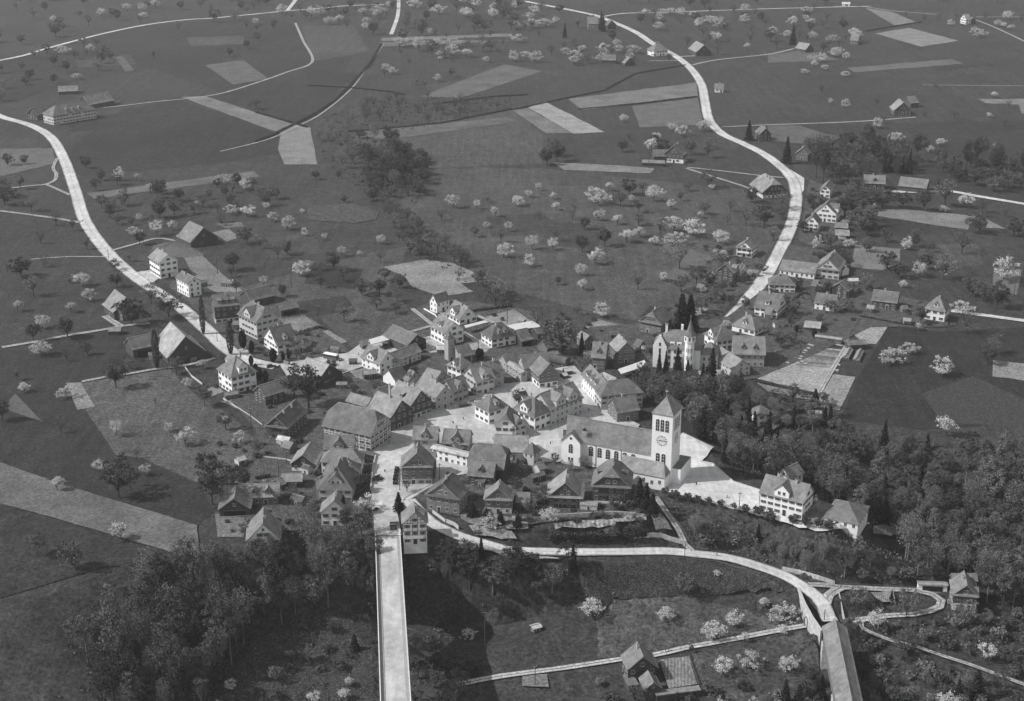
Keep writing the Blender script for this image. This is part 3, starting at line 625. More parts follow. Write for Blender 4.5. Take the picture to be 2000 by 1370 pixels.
        if 'B' in opts and fi == 0:        # balcony
            m = MB(); wdb = hlw * .75; zf = fh
            m.box(-wdb, wdb, 0, 1.3, zf - .12, zf, WALLS['m']); m.box(-wdb, wdb, 1.24, 1.3, zf, zf + .95, WALLS['d'] if dark or up else WALLS['w']); m.box(-wdb, -wdb + .06, 0, 1.3, zf, zf + .95, WALLS['m']); m.box(wdb - .06, wdb, 0, 1.3, zf, zf + .95, WALLS['m'])
            o = m.obj('balcony', root); o.location = at(0, 0); o.rotation_euler = (0, 0, rz)
        if 'T' in opts and fi < 2:         # timber framing over plaster
            m = MB(); tm = WALLS['d']; zt = he if not isg else he + .1; lo = 0 if 'TT' in opts else he * .62
            z = lo
            while z <= he + .1: m.box(-hlw, hlw, 0, .05, z - .09, z + .09, tm); z += fh if 'TT' in opts else (he - lo) / 1.01
            n = int(hlw * 2 / 1.5)
            for q in range(n + 1):
                t = -hlw + q * 2 * hlw / n; m.box(t - .08, t + .08, 0, .045, lo, he, tm)
            if isg:
                gh = hr - he; zz = he + 1.1
                while zz < hr - .6:
                    hh = b * (1 - (zz - he) / gh); m.box(-hh, hh, 0, .05, zz - .08, zz + .08, tm); zz += 1.15
                q = -b + .8
                while q < b - .5: m.box(q - .07, q + .07, 0, .045, he, he + gh * (1 - abs(q) / b) - .2, tm); q += 1.1
            o = m.obj('timber_frame', root); o.location = at(0, 0); o.rotation_euler = (0, 0, rz)
    # skirt roof over gable
    if 'K' in opts:
        for s in (-1, 1):
            m = MB(); xg = s * (a + .02); m.poly([(xg, -b, he + .45), (xg, b, he + .45), (xg + s * .9, b + .3, he - .1), (xg + s * .9, -b - .3, he - .1)][::s], rmat); m.poly([(xg, -b, he + .35), (xg, b, he + .35), (xg + s * .9, b + .3, he - .2), (xg + s * .9, -b - .3, he - .2)][::-s], rmat); m.obj('skirt_roof', root)
    # chimneys
    nch = 0 if ('b' in opts or 'x' in opts or small) else (2 if hl > 7 else 1)
    if 'X' in opts: nch = 1
    for q in range(nch):
        t = (rng.random() * .8 - .4 + (q - .5) * .8 * (nch > 1)) * hl * .7; yy = -sgn * 0 + (rng.random() - .5) * hw * .4
        zt = hr - abs(yy) * pitch; m = MB(); tall = 5.5 if 'X' in opts else 1.25
        m.box(t - .35, t + .35, yy - .3, yy + .3, zt - .8, zt + tall, BRICK); m.box(t - .45, t + .45, yy - .4, yy + .4, zt + tall, zt + tall + .15, BRICK); m.box(t - .25, t + .25, yy - .2, yy + .2, zt + tall + .15, zt + tall + .3, DARK)
        m.obj('chimney', roof)
    if 'G!' in opts:
        sx = 1 if (Vector((cu, su)).dot(toc) > 0) else -1; m = MB(); xf = sx * (hl - 1.6); zf = he + 1.0; g_ = 2.2; zt = zf + 2.0; xr = sx * (hl * .35)
        m.poly([(xf, -g_, zf), (xf, g_, zf), (xf, g_, zt), (xf, 0, zt + 2.2), (xf, -g_, zt)][::sx], wm)
        for q in (-1, 1):
            p_ = [(xf + sx * .4, q * (g_ + .5), zt - .5), (xf + sx * .4, 0, zt + 2.3), (xr, 0, zt + 2.3), (xr, q * (g_ + .5), zt - .5)]; m.poly(p_, rmat); m.poly([(a_, b_, c_ - .12) for a_, b_, c_ in p_][::-1], VERGE)
            m.poly([(xf, q * g_, zf), (xf, q * g_, zt), (xr, q * g_, zt), (xr, q * g_, zf)], wm)
        dm = m.obj('dormer', roof)
        for q in (-1, 1): add_window(dm, xf, q * .9, zf + 1.1, -sx * math.pi / 2, .8, 1.1)
    # dormers: Dn<side><kind>; side + = the slope with the eave that was measured
    for spec in [s for s in opts.split() if s[0] == 'D']:
        n = int(spec[1]); s = sgn if spec[2] == '+' else -sgn; kd = spec[3]
        big = kd == 'G'
        for q in range(n):
            t = ((q + .5) / n - .5) * 2 * hl * .72 if n > 1 else (0 if rk != 'hip' else 0)
            if rk == 'hip': t *= .6
            dw = min(2.6, hl * .32) if big else .95; y1 = hw * (.93 if big else .72); y0 = hw * .1
            zf = hr - y1 * pitch; hh = (hr - zf) * .52 if big else 1.35
            if 'w' in spec: hh += .0
            m = MB(); wallm = up or wm
            def q3(x, y, z): return (t + x, s * y, z)
            yr = min(y1, (hr - (zf + hh)) / pitch)
            if kd in 'gG':
                pk = dw * .95; ridge_z = zf + hh + pk; yrr = max(0, (hr - ridge_z) / pitch)
                fr = [q3(-dw, y1, zf - .2), q3(dw, y1, zf - .2), q3(dw, y1, zf + hh), q3(0, y1, ridge_z - .1), q3(-dw, y1, zf + hh)]
                m.poly(fr if s > 0 else fr[::-1], wallm)
                for xx in (-dw, dw): m.poly([q3(xx, y1, zf - .2), q3(xx, y1, zf + hh), q3(xx, yr, zf + hh)], wallm)
                oo = .3
                for g in (-1, 1):
                    ptsr = [q3(g * (dw + oo), y1 + .35, zf + hh - oo), q3(0, y1 + .35, ridge_z), q3(0, yrr, ridge_z), q3(g * (dw + oo), min(y1, (hr - (zf + hh - oo)) / pitch), zf + hh - oo)]
                    m.poly(ptsr, rmat); m.poly([(p[0], p[1], p[2] - .12) for p in ptsr][::-1], VERGE)
            else:
                yb = max(0, (hr - (zf + hh + .5)) / pitch)
                fr = [q3(-dw, y1, zf - .2), q3(dw, y1, zf - .2), q3(dw, y1, zf + hh), q3(-dw, y1, zf + hh)]; m.poly(fr if s > 0 else fr[::-1], wallm)
                for xx in (-dw, dw): m.poly([q3(xx, y1, zf - .2), q3(xx, y1, zf + hh), q3(xx, yb, zf + hh + .5)], wallm)
                tp = [q3(-dw - .2, y1 + .3, zf + hh), q3(dw + .2, y1 + .3, zf + hh), q3(dw + .2, yb, zf + hh + .5), q3(-dw - .2, yb, zf + hh + .5)]; m.poly(tp, rmat); m.poly([(p[0], p[1], p[2] - .12) for p in tp], VERGE)
            dm = m.obj('dormer', roof)
            nwin = 2 if big else 1
            for g in range(nwin):
                add_window(dm, t + (g - (nwin - 1) / 2) * 1.7, s * (y1 + .01), zf + hh * .5 + .1, 0 if s > 0 else math.pi, .9, min(1.2, hh * .8))
    return root
# reg | type | coords | eave | pitch | roof kind | roof tone | walls | name | label | opts
TAB = '''
e|G|1605,770,1500,708,1505,850|8.6|.68|gable|3|w|villa|white three-storey villa beside the left main road with a low front terrace|B
A|T|1020,150,1215,228,1425,200,L|7.4|.7|gable|1|w|villa|white gabled house with a dark lawn, second along the left main road|n
B|G|85,370,425,335,168,520|8.8|.8|gable|1|cd|inn|long dark timber inn with a pale base and three dormers|D3+s p
B|G|500,310,820,240,965,358|3.6|.6|gable|0|d|shed|long low dark-roofed shed behind the timber inn|b
B|G|760,525,585,445,600,700|8.6|.85|half|1|c|apartment_house|tall pale apartment house with clipped gable and side dormers|D1+G
B|G|925,485,1165,438,1180,525|3.4|.7|gable|1|d|barn|small dark barn with open front behind the tall pale apartment house|b O
B|G|815,785,1090,728,930,1020|4.6|.85|gable|0|w|house|dark-roofed cottage with one dormer and a white end wall|D1+g
B|G|1040,985,1250,950,1290,1030|2.5|.5|gable|0|d|annex|low dark annex with bright windows beside the dark-roofed cottage|x
A|G|285,295,430,400,100,470|4.2|.9|gable|3|d|barn|pale-roofed old farm barn alone on the far left|b
A|G|274,482,430,432,350,640|3.2|.8|gable|0|m|house|small dark-roofed wing against the pale-roofed farm barn|x
A|G|205,782,370,775,375,828|2.0|.5|gable|3|d|shed|tiny pale-roofed shed on the farm path at left|b
A|G|1188,895,995,706,970,1195|3.2|.95|gable|4|d|barn|huge barn with a very bright roof slope beside a poplar|b
A|G|445,918,800,845,490,1075|4.2|.75|gable|1|d|barn|dark open-fronted barn left of the huge bright-roofed barn|b O
H|T|150,130,330,250,670,165,R|8.0|1.0|hip|2|w|villa|white hip-roofed villa with dormers left of the village|D1+G D1-G B
C|G|1078,162,1250,113,1140,275|5.2|1.3|gable|1|w|house|steep-roofed white house with blank gable above the village|n
C|G|1535,328,1357,235,1410,485|3.2|.95|gable|2|w|house|white house with shuttered gable windows above a dark open garage|D1+G
C|T|1040,560,1230,665,1480,600,L|6.2|.8|gable|2|w|villa|white villa with flowered balconies beside the slender tower|D1+g B
C|G|1360,830,1540,795,1612,925|3.8|.75|gable|1|g|annex|grey annex behind the slender tower|b
C|T|430,680,750,815,1020,740,L|4.6|.62|gable|1|d|bus_shed|large open bus shed with dark gable in the gravel yard|b O
C|G|510,918,870,785,640,1005|3.8|.8|gable|2|c|garage|long pale garage wing with dark doors|n x
C|T|140,970,400,1062,640,985,L|4.4|.9|gable|2|w|garage|white garage front block with central dormer at the bus yard|D1+G n
C|G|155,760,250,745,290,800|2.2|.7|gable|2|m|kiosk|tiny gabled kiosk at the edge of the bus yard|b
C|T|1300,1040,1430,1130,1560,1040,L|5.2|.9|hip|2|w|house|small white house with wide dormer behind the market street|D1+G
C|G|505,1120,680,1065,570,1275|3.2|.8|gable|0|w|shed|small dark-roofed shed with bright end wall by the garage|b
D|T|250,650,390,745,720,680,R|4.4|1.0|hip|0|w|house|dark hip-roofed house with white corner walls and twin dormers|D2+g
D|G|700,620,845,590,920,735|3.0|.75|gable|1|d|annex|open shed adjoining the dark hip-roofed house|b O
D|G|1035,765,1125,735,1095,862|2.4|.8|gable|1|m|shed|little garden cabin below the dark round tree|b
D|T|585,1035,760,1175,850,1140,L|4.6|.35|gable|4|g|workshop|pale shallow-roofed workshop wedged beside the shingled gable house|x n
D|G|760,940,1100,905,820,1110|6.0|.9|gable|1|g|house|dark cross-roofed house behind the shingled gable house|n
D|T|880,1095,990,1205,1255,1160,L|6.2|.95|gable|2|wm|house|broad shingle-fronted gable house with shop windows above the market|p x
E|T|190,790,290,905,440,770,L|6.0|.95|gable|3|m|house|bright-roofed shingled house right of the tall garden conifer|p
D|G|1875,780,1682,766,1815,980|5.5|.95|gable|2|m|house|shingled house with front gablet beside the bright-roofed one|D1+g p
D|G|1530,630,1640,690,1455,690|3.8|.8|gable|3|m|house|small pale-roofed house behind the shingled pair|x
K|G|600,262,415,66,545,440|6.4|.95|gable|2|w|inn|long inn with bright roof slope and three round-backed dormers|D3+g n
K|G|620,252,862,230,1010,388|6.6|.85|hip|1|c|inn|dark hipped rear wing of the long inn|x
K|G|660,450,925,412,725,620|4.6|.8|gable|1|m|house|shingled house with row of small windows behind the church roof|n
E|G|745,378,842,315,6|5.6|.85|half|1|m|chalet|timber chalet with white gable triangle in front of the two giant spruces|K p
F|T|185,545,490,625,620,540,L|3.4|.85|hip|2|w|house|wide hip-roofed house along the right-hand road|D1+g
F|G|200,690,620,705,8.6|6.0|.62|gable|2|g|factory|large grey-roofed workshop block with small dormers|D2+g n x
F|G|325,1000,50,830,220,1140|4.2|.7|gable|3|c|workshop|pale-roofed front wing of the workshop complex with bright base|n x
E|T|1390,660,1560,770,1720,640,L|5.0|.9|hip|1|w|house|house with ornate white gablet next to the turreted villa|D1+G x
F|G|850,165,537,117,765,375|4.4|.85|gable|1|w|house|white house with wide flat dormer on a dark roof|D1+s
h|G|1560,958,1652,962,5|4.2|.8|hip|1|w|house|hip-roofed house immediately behind the wide flat-dormered one|
h|G|1605,817,1950,858,1900,952|3.6|.5|gable|2|w|barn|long low barn parallel to the right lane|n x
i|G|85,815,150,722,-35,885|5.2|.85|gable|2|c|house|broad gabled farmhouse adjoining the long low barn|K
F|G|1560,18,1640,-35,5|4.2|.7|gable|1|d|house|dark gabled house with a round white window|x
F|G|1275,140,1545,180,1515,308|3.8|.75|gable|1|w|house|white single-storey house with plain grey roof by the lane gardens|n
G|G|170,100,505,140,475,280|4.0|.75|gable|1|d|house|long dark timber house with white chimney on the right lane|p
G|T|815,345,1092,388,1150,318,L|5.6|1.15|hip|2|w|villa|square white villa with steep hipped roof at the right lane|D1+g
i|G|60,110,100,55,-28,190|5.0|.85|gable|2|w|house|uppermost small white gabled house of the roadside row|x
i|G|62,285,110,235,-40,345|5.0|.85|gable|1|w|house|white house with half-round gable window, middle of the roadside row|x D1-G
h|G|1888,402,1920,362,4.4|4.8|1.0|gable|1|w|house|white house with entrance arch, lowest of the roadside row|B
i|G|150,530,290,536,285,592|2.4|.5|gable|3|d|shed|pale-roofed garden shed behind the roadside row|b
i|G|150,462,280,470,278,520|2.4|.5|gable|2|d|shed|rear of two garden sheds behind the roadside row|b
h|G|1243,650,1292,606,4.8|5.0|.75|gable|2|w|chalet|white chalet with timber balcony left of the right-hand road|B K
h|G|1062,862,1128,824,5|5.4|.8|gable|2|d|chalet|dark timber chalet with cross roof just below the white balcony chalet|p D1+G
i|G|430,-40,640,-32,612,78|4.2|.8|gable|2|d|chalet|dark timber chalet with gabled dormer below the spruce group|D1+g p
i|G|778,22,1052,50,1035,140|3.6|.65|gable|2|d|barn|long dark barn beside the spruce group|b
d|G|1062,790,982,722,942,842|4.2|.9|gable|3|d|farmhouse|steep-roofed lone farmhouse in the right meadow|p
d|G|1060,755,1125,748,1130,792|4.0|.8|gable|2|d|annex|rear wing of the steep-roofed lone farmhouse|b
d|G|325,312,240,298,290,378|3.2|.85|gable|3|d|barn|distant barn with pale roof at the end of the right track|b
d|G|640,252,705,256,732,325|4.0|.8|gable|2|m|farmhouse|distant farmhouse hidden by blossom near the right edge|x
d|G|1500,64,1542,62,1552,95|5.0|.9|gable|3|w|house|distant small white house at the upper right|x
d|G|1572,118,1525,106,1532,152|3.5|.9|gable|1|d|barn|distant dark barn below the small white house|b
d|G|565,20,630,22,630,36|2.6|.4|gable|5|w|shed|distant white shed at the top edge|b
c|G|1942,982,1905,958,1888,1030|5.0|.9|gable|1|d|house|dark gabled house with white side near the road bend|p
d|G|262,1135,288,1110,198,1180|4.6|.8|gable|2|m|house|timber gable house beside the tall dark tree at the road bend|p
h|G|1530,48,1438,-8,1385,162|3.8|.85|half|3|wd|farmhouse|broad roadside farmhouse with clipped dark gable and white base|p n
c|G|1240,1112,1268,1088,7.2|6.0|.85|gable|1|wd|farmhouse|dark timber farmhouse behind a terraced garden|p
c|G|1072,1152,1195,1150,1075,1200|4.2|.7|gable|1|d|annex|side wing of the dark timber farmhouse|b
c|G|995,1222,1170,1228,1165,1250|2.4|.4|gable|2|d|shed|low shed leaning on the dark timber farmhouse|b
c|G|1478,328,1400,290,1388,405|3.8|.85|gable|3|d|barn|large pale-roofed barn at the road fork|b
c|T|1058,372,1088,395,1185,382,R|5.0|.9|hip|2|w|farmhouse|hipped white farmhouse on the road opposite the pale-roofed barn|
c|G|690,392,800,395,690,455|3.2|.8|gable|1|d|barn|low dark barn among trees left of the hipped farmhouse|b
c|G|905,440,880,432,868,488|2.2|.9|gable|2|d|shed|small tilted shed beside the low dark barn|b
c|G|575,115,660,115,570,165|5.6|.9|gable|2|g|farmhouse|distant farmhouse behind a spruce at the top road|x
c|G|740,165,765,170,705,195|4.0|.8|gable|1|d|barn|distant small barn right of the top-road spruce|b
c|G|1548,640,1622,642,4|3.6|.8|gable|2|w|house|tiny white cottage right of the road|n
a|T|350,862,405,890,728,832,R|7.0|.8|hip|1|c|institution|long white three-storey institution with dark hipped roof|x D3+g
a|G|610,705,835,665,878,780|3.8|.8|gable|2|d|barn|large barn behind the long white institution|b
a|G|440,672,600,665,590,700|2.6|.6|gable|2|d|shed|long low shed left of the large institution barn|b
a|G|235,825,330,800,345,862|4.4|.8|gable|1|d|house|dark house at the left end of the institution|x
e|G|1945,512,1808,450,1822,660|3.2|.8|gable|2|d|barn|lone dark barn in the left orchard|b
H|G|680,350,940,272,735,505|4.4|.75|gable|1|d|house|barn-like house with a pale base next to the white hip-roofed villa|x p
H|G|898,748,1155,525,1075,885|5.2|.85|gable|0|d|farmhouse|big dark farmhouse with white window bands below the great tree|K p B
I|G|603,790,130,690,490,1115|7.0|.95|half|1|c|inn|huge tiled half-timbered inn dominating the lower street|TT x
H|G|1590,80,1300,-15,1240,250|3.8|.7|gable|4|d|barn|light-roofed barn with dark gable beside the bus yard|b
H|G|1462,265,1685,165,1482,328|2.4|.4|gable|1|d|shed|low dark lean-to against the light-roofed barn|b
H|G|1520,975,1915,978,1478,1165|5.4|.85|gable|1|g|house|wide dark-roofed house in front of the huge inn|D1+G
M|G|305,112,590,118,252,282|5.2|.85|hip|2|w|house|pale hipped house with one white corner wall behind the pointed roof|
L|G|1243,188,1345,20,1075,305|3.4|.75|gable|3|wd|cottage|small cottage with flared bright roof beside the seed beds|x
I|G|290,565,560,640,462,742|5.0|.7|gable|3|g|house|pale-roofed house behind the huge inn|x
I|T|545,745,800,890,1045,745,L|6.4|.85|gable|3|d|house|timber gable house with a tall brick chimney on the market street|p X TT
I|T|780,600,1045,750,1318,640,L|6.4|.9|gable|3|cd|house|timber gable house with three window rows and a shop front on the market street|p D1+s
I|T|1170,480,1370,640,1597,550,L|6.0|.8|gable|3|g|house|grey many-windowed gable house on the market street|n
I|G|1500,410,1722,340,1610,555|5.6|.85|gable|1|g|house|row house with wide dormer and white side gable on the market street|D1+G
J|G|365,240,620,185,480,435|6.4|.85|gable|2|c|town_house|long-fronted town house with a round window in its side gable|D1+G
J|G|600,188,742,150,832,310|6.0|.8|gable|1|g|house|dark-roofed house behind the long-fronted town house|n
I|G|1270,250,1450,300,1170,490|5.0|.6|gable|3|g|workshop|pale ribbed workshop roof behind the market street row|n x
I|G|1035,275,1110,300,945,390|4.8|.8|gable|3|g|house|small pale-roofed house with two dormers behind the timber row|D1+g x
J|T|440,710,615,822,872,730,R|6.0|.9|hip|1|w|town_house|white hipped corner house on the market island|D1+g D1-s
J|G|835,835,868,735,690,965|5.0|1.1|half|1|w|town_house|white house with rounded clipped gable on the market island|B
J|G|900,820,1000,880,3.6|5.0|.9|half|1|c|town_house|small half-gabled house wedged beside the rounded gable|x
J|T|940,760,1200,890,1400,785,L|6.4|1.1|hip|1|w|town_house|steep-roofed corner block with white lower storey on the market island|D1+G
J|T|1190,650,1410,795,1780,610,R|7.2|.8|gable|2|c|town_house|long three-storey row facing the church|D2+G n
J|G|690,1100,1130,1115,1110,1335|3.6|.6|gable|3|c|house|pale gravel-roofed low house in front of the rounded gable|n x
N|G|475,32,775,58,7|4.8|.95|half|1|d|barn|old half-hipped barn with ribbed roof left of the church|b
N|G|370,262,710,292,680,480|4.2|.85|gable|2|d|house|house with one pointed dormer below the half-hipped barn|D1+g p
I|G|1090,992,1420,1003,1058,1165|6.0|.9|gable|2|g|house|street house with glazed gablet behind the shop gable|D1+G
M|G|1392,168,1408,25,1185,322|7.4|.9|gable|2|cm|house|broad shop gable with white awnings at the head of the street|p K
M|G|1450,148,1648,150,4.6|5.0|.9|gable|2|m|annex|plain side wing of the broad shop gable|b
I|G|1480,1022,1832,1045,1425,1212|4.6|.85|gable|2|g|house|house with pale square gablet holding two dark windows|D1+G
N|T|-120,95,345,218,390,150,L|4.6|.3|gable|5|w|workshop|white low building with pale metal roof and dark garage door|n x
M|G|1718,548,1838,408,6.6|6.4|.8|gable|0|m|house|large many-windowed timber gable house below the lane|p K n
N|G|735,613,760,498,5.2|5.8|.85|gable|2|cm|house|timber gable house behind four clipped cone trees|K p n
N|G|575,575,900,580,900,680|5.0|.8|gable|2|g|annex|cross wing behind the cone-tree house|b
N|G|960,665,1145,668,1140,795|3.2|.8|gable|2|d|shed|small barn right of the cone-tree house|b
N|T|1045,150,1190,188,1290,125,L|5.0|1.3|hip|1|c|house|small square house with pointed roof left of the church|n x
O|G|285,545,308,365,45,690|4.2|.85|gable|3|d|chalet|dark chalet with flared bright roof slope below the church|K p B
O|G|885,345,902,225,610,600|6.2|.9|half|1|d|chalet|great dark priest house with clipped gable in front of the church|K p B D1+s D1-s
P|G|760,812,1190,915,692,990|6.6|.85|gable|2|w|school|white three-storey school house with big central gablet|D1+G
P|G|925,850,1060,785,1160,870|6.0|.8|gable|2|w|annex|rear wing of the school house|n x
P|T|1310,1248,1650,1322,1755,1145,L|3.2|.5|hip|1|w|hall|low white hall with dark hipped roof right of the school|n x
P|T|612,205,692,280,810,222,R|4.6|.7|hip|1|w|house|small white house in the wooded ravine|x
P|G|1232,205,1300,210,1298,225|1.6|.4|gable|4|w|hut|tiny bright hut at the end of the nursery ground|b
R|G|1070,532,1046,425,972,655|5.8|.9|gable|2|cd|chalet|gabled chalet with cross roofs beside the looped lane|K p
R|G|955,455,1142,455,955,510|5.6|.9|gable|2|d|annex|crosswise rear roof of the looped-lane chalet|b
R|G|985,535,1155,545,985,585|5.4|.9|gable|2|d|annex|crosswise front roof of the looped-lane chalet|b
R|T|712,500,715,528,935,535,R|2.6|.2|gable|4|w|annex|long pale bowling shed beside the looped-lane chalet|b O
S|G|580,962,533,852,458,1055|5.0|.85|gable|2|d|farmhouse|dark timber farmhouse by the valley track|p
S|G|655,1155,610,1066,582,1200|4.0|.8|gable|2|d|shed|dark gabled shed below the valley farmhouse|b
S|T|672,1225,675,1262,995,1215,R|2.2|.1|flat|3|d|canopy|long pale flat canopy below the vegetable beds|b
S|T|445,1110,470,1190,545,1175,R|2.2|.1|flat|2|d|annex|flat-roofed annex of the valley farmhouse|b
M|G|1368,905,1358,755,1200,1085|7.8|.9|gable|2|w|house|white half-timbered gable house beside the head of the high bridge|T B D1-s
M|G|377,335,430,190,130,612|4.8|1.0|hip|1|c|house|big pointed dark roof with a triangular gablet above the bridge|G!
M|G|440,185,560,300,4|5.6|.9|gable|1|c|house|dark-roofed house with a bright verge behind the pointed roof|x
M|G|340,772,375,632,155,915|5.2|.9|gable|2|w|house|white gable house with round attic window above the left forest|
L|G|733,1050,742,835,520,1215|5.0|1.0|gable|2|w|house|white gable house with steep dark roof at the forest edge|
L|G|365,745,405,578,165,865|3.0|.7|gable|1|d|barn|weathered dark barn left of the twin-dormered cottage|b O
L|G|480,560,960,542,978,722|3.4|.8|gable|3|m|cottage|light-roofed cottage with twin dormers in the lower village|D2+g
L|G|975,425,1250,420,985,532|3.0|.55|gable|3|d|shed|long pale-roofed cart shed above the lane|b O
J|G|1570,262,1660,250,1680,290|2.2|.4|gable|5|m|hut|white-topped hut right of the shingle-fronted house|b
J|G|1545,318,1600,305,1625,348|1.9|.4|gable|5|m|hut|smaller white-topped hut in front of the other|b
N|G|590,240,650,250,660,262|1.9|.5|gable|1|d|shed|tiny shed between the half-hipped barn and the dormered house|b
L|G|905,500,985,470,2.6|2.6|.6|gable|2|d|shed|cart shed roof left of the pointed-roof house|b
H|G|1010,1045,1130,1075,2.6|2.8|.6|gable|2|m|shed|lean-to between the seed beds and the dark farmhouse|b
N|G|300,600,400,575,2.6|3.0|.7|gable|1|m|shed|small roof between the many-windowed house and the dormered house|b
N|G|1215,300,1310,270,2.4|2.8|.7|gable|2|c|shed|small pale outbuilding below the square pointed house|b
I|G|1590,1200,1700,1170,3|3.4|.7|gable|1|m|annex|back wing behind the pale square gablet house|b
I|G|620,520,760,480,3|3.6|.7|gable|1|m|house|low house between the huge inn and the garage|x
I|G|1080,420,1150,395,2.6|4.2|.8|gable|2|g|house|narrow house squeezed behind the timber row|x
J|G|790,100,900,75,3.4|4.6|.75|gable|1|g|house|dark-roofed house above the upper market street|x
J|G|1010,560,1090,540,2.6|3.8|.8|gable|2|c|house|small house on the square behind the three-storey row|x
D|G|935,600,1020,575,2.6|3.0|.7|gable|1|d|shed|dark shed under the bright white flat roof|b
E|G|545,735,625,760,2.6|3.2|.8|gable|1|m|shed|low shed by the gravel terrace roof|b
F|G|640,330,720,350,2.6|3.2|.7|gable|2|w|shed|small white annex below the wide-dormered house|b
h|G|1900,1010,1957,1020,3|3.4|.7|gable|1|m|shed|outbuilding between the long barn and the round-window house|b
i|G|200,860,260,880,2.8|3.2|.7|gable|2|w|shed|small white annex of the broad gabled farmhouse|b
M|G|150,470,230,440,2.8|4|.7|gable|1|m|annex|low left wing of the pointed-roof house|b
F|G|1120,500,1335,520,1305,600|2.6|.3|gable|4|m|greenhouse|pale flat glasshouse in the lane gardens|b
F|G|1255,675,1600,720,1590,745|2.2|.3|gable|4|m|pergola|long low pale pergola shed in the gardens|b
F|G|1700,830,1640,940,1612,965|1.2|.7|gable|4|g|greenhouse|white glazed frame beside the nursery path|b
F|G|1835,850,1780,970,1735,990|1.2|.7|gable|3|g|greenhouse|second glazed frame near the nursery hut|b
F|G|1655,755,1895,740,1905,800|2.6|.5|gable|1|d|shed|dark nursery hut behind the glazed frames|b
G|G|552,460,655,472,1.8|2.0|.5|gable|4|w|shed|tiny white-fronted shed left of the square villa|b
'''
for ln in TAB.strip().split('\n'):
    q = ln.split('|'); c = [x if x in 'LR' else float(x) for x in q[2].split(',')]
    house(q[0], q[1], c, float(q[3]), float(q[4]), q[5], int(q[6]), q[7], q[8], q[9], q[10])

def arched(m, w_, h, y0, y1, mt, n=8, z0=0):
    pts = [(-w_ / 2, z0), (w_ / 2, z0)] + [(w_ / 2 * math.cos(t), z0 + h - w_ / 2 + w_ / 2 * math.sin(t)) for t in [math.pi * k / n for k in range(n + 1)]]
    A = [(p[0], y1, p[1]) for p in pts]; B = [(p[0], y0, p[1]) for p in pts]
    m.poly(A[::-1], mt)
    for i in range(len(pts)): j = (i + 1) % len(pts); m.poly([A[i], A[j], B[j], B[i]], mt)
AW = {}
def arch_window(par, x, y, z, rz, w_=1.5, h=3.2):
    if (w_, h) not in AW:
        m = MB(); arched(m, w_ + .3, h + .25, -.05, .05, WALLS['w'], z0=-.15); arched(m, w_, h, .05, .08, GLASS)
        m.box(-.04, .04, .08, .1, 0, h, FRAME)
        for k in range(1, 4): m.box(-w_ / 2, w_ / 2, .08, .1, k * h / 4 - .03, k * h / 4 + .03, FRAME)
        AW[(w_, h)] = m.mesh('arched_window')
    o = link('arched_window', AW[(w_, h)], par); o.location = (x, y, z); o.rotation_euler = (0, 0, rz); return o
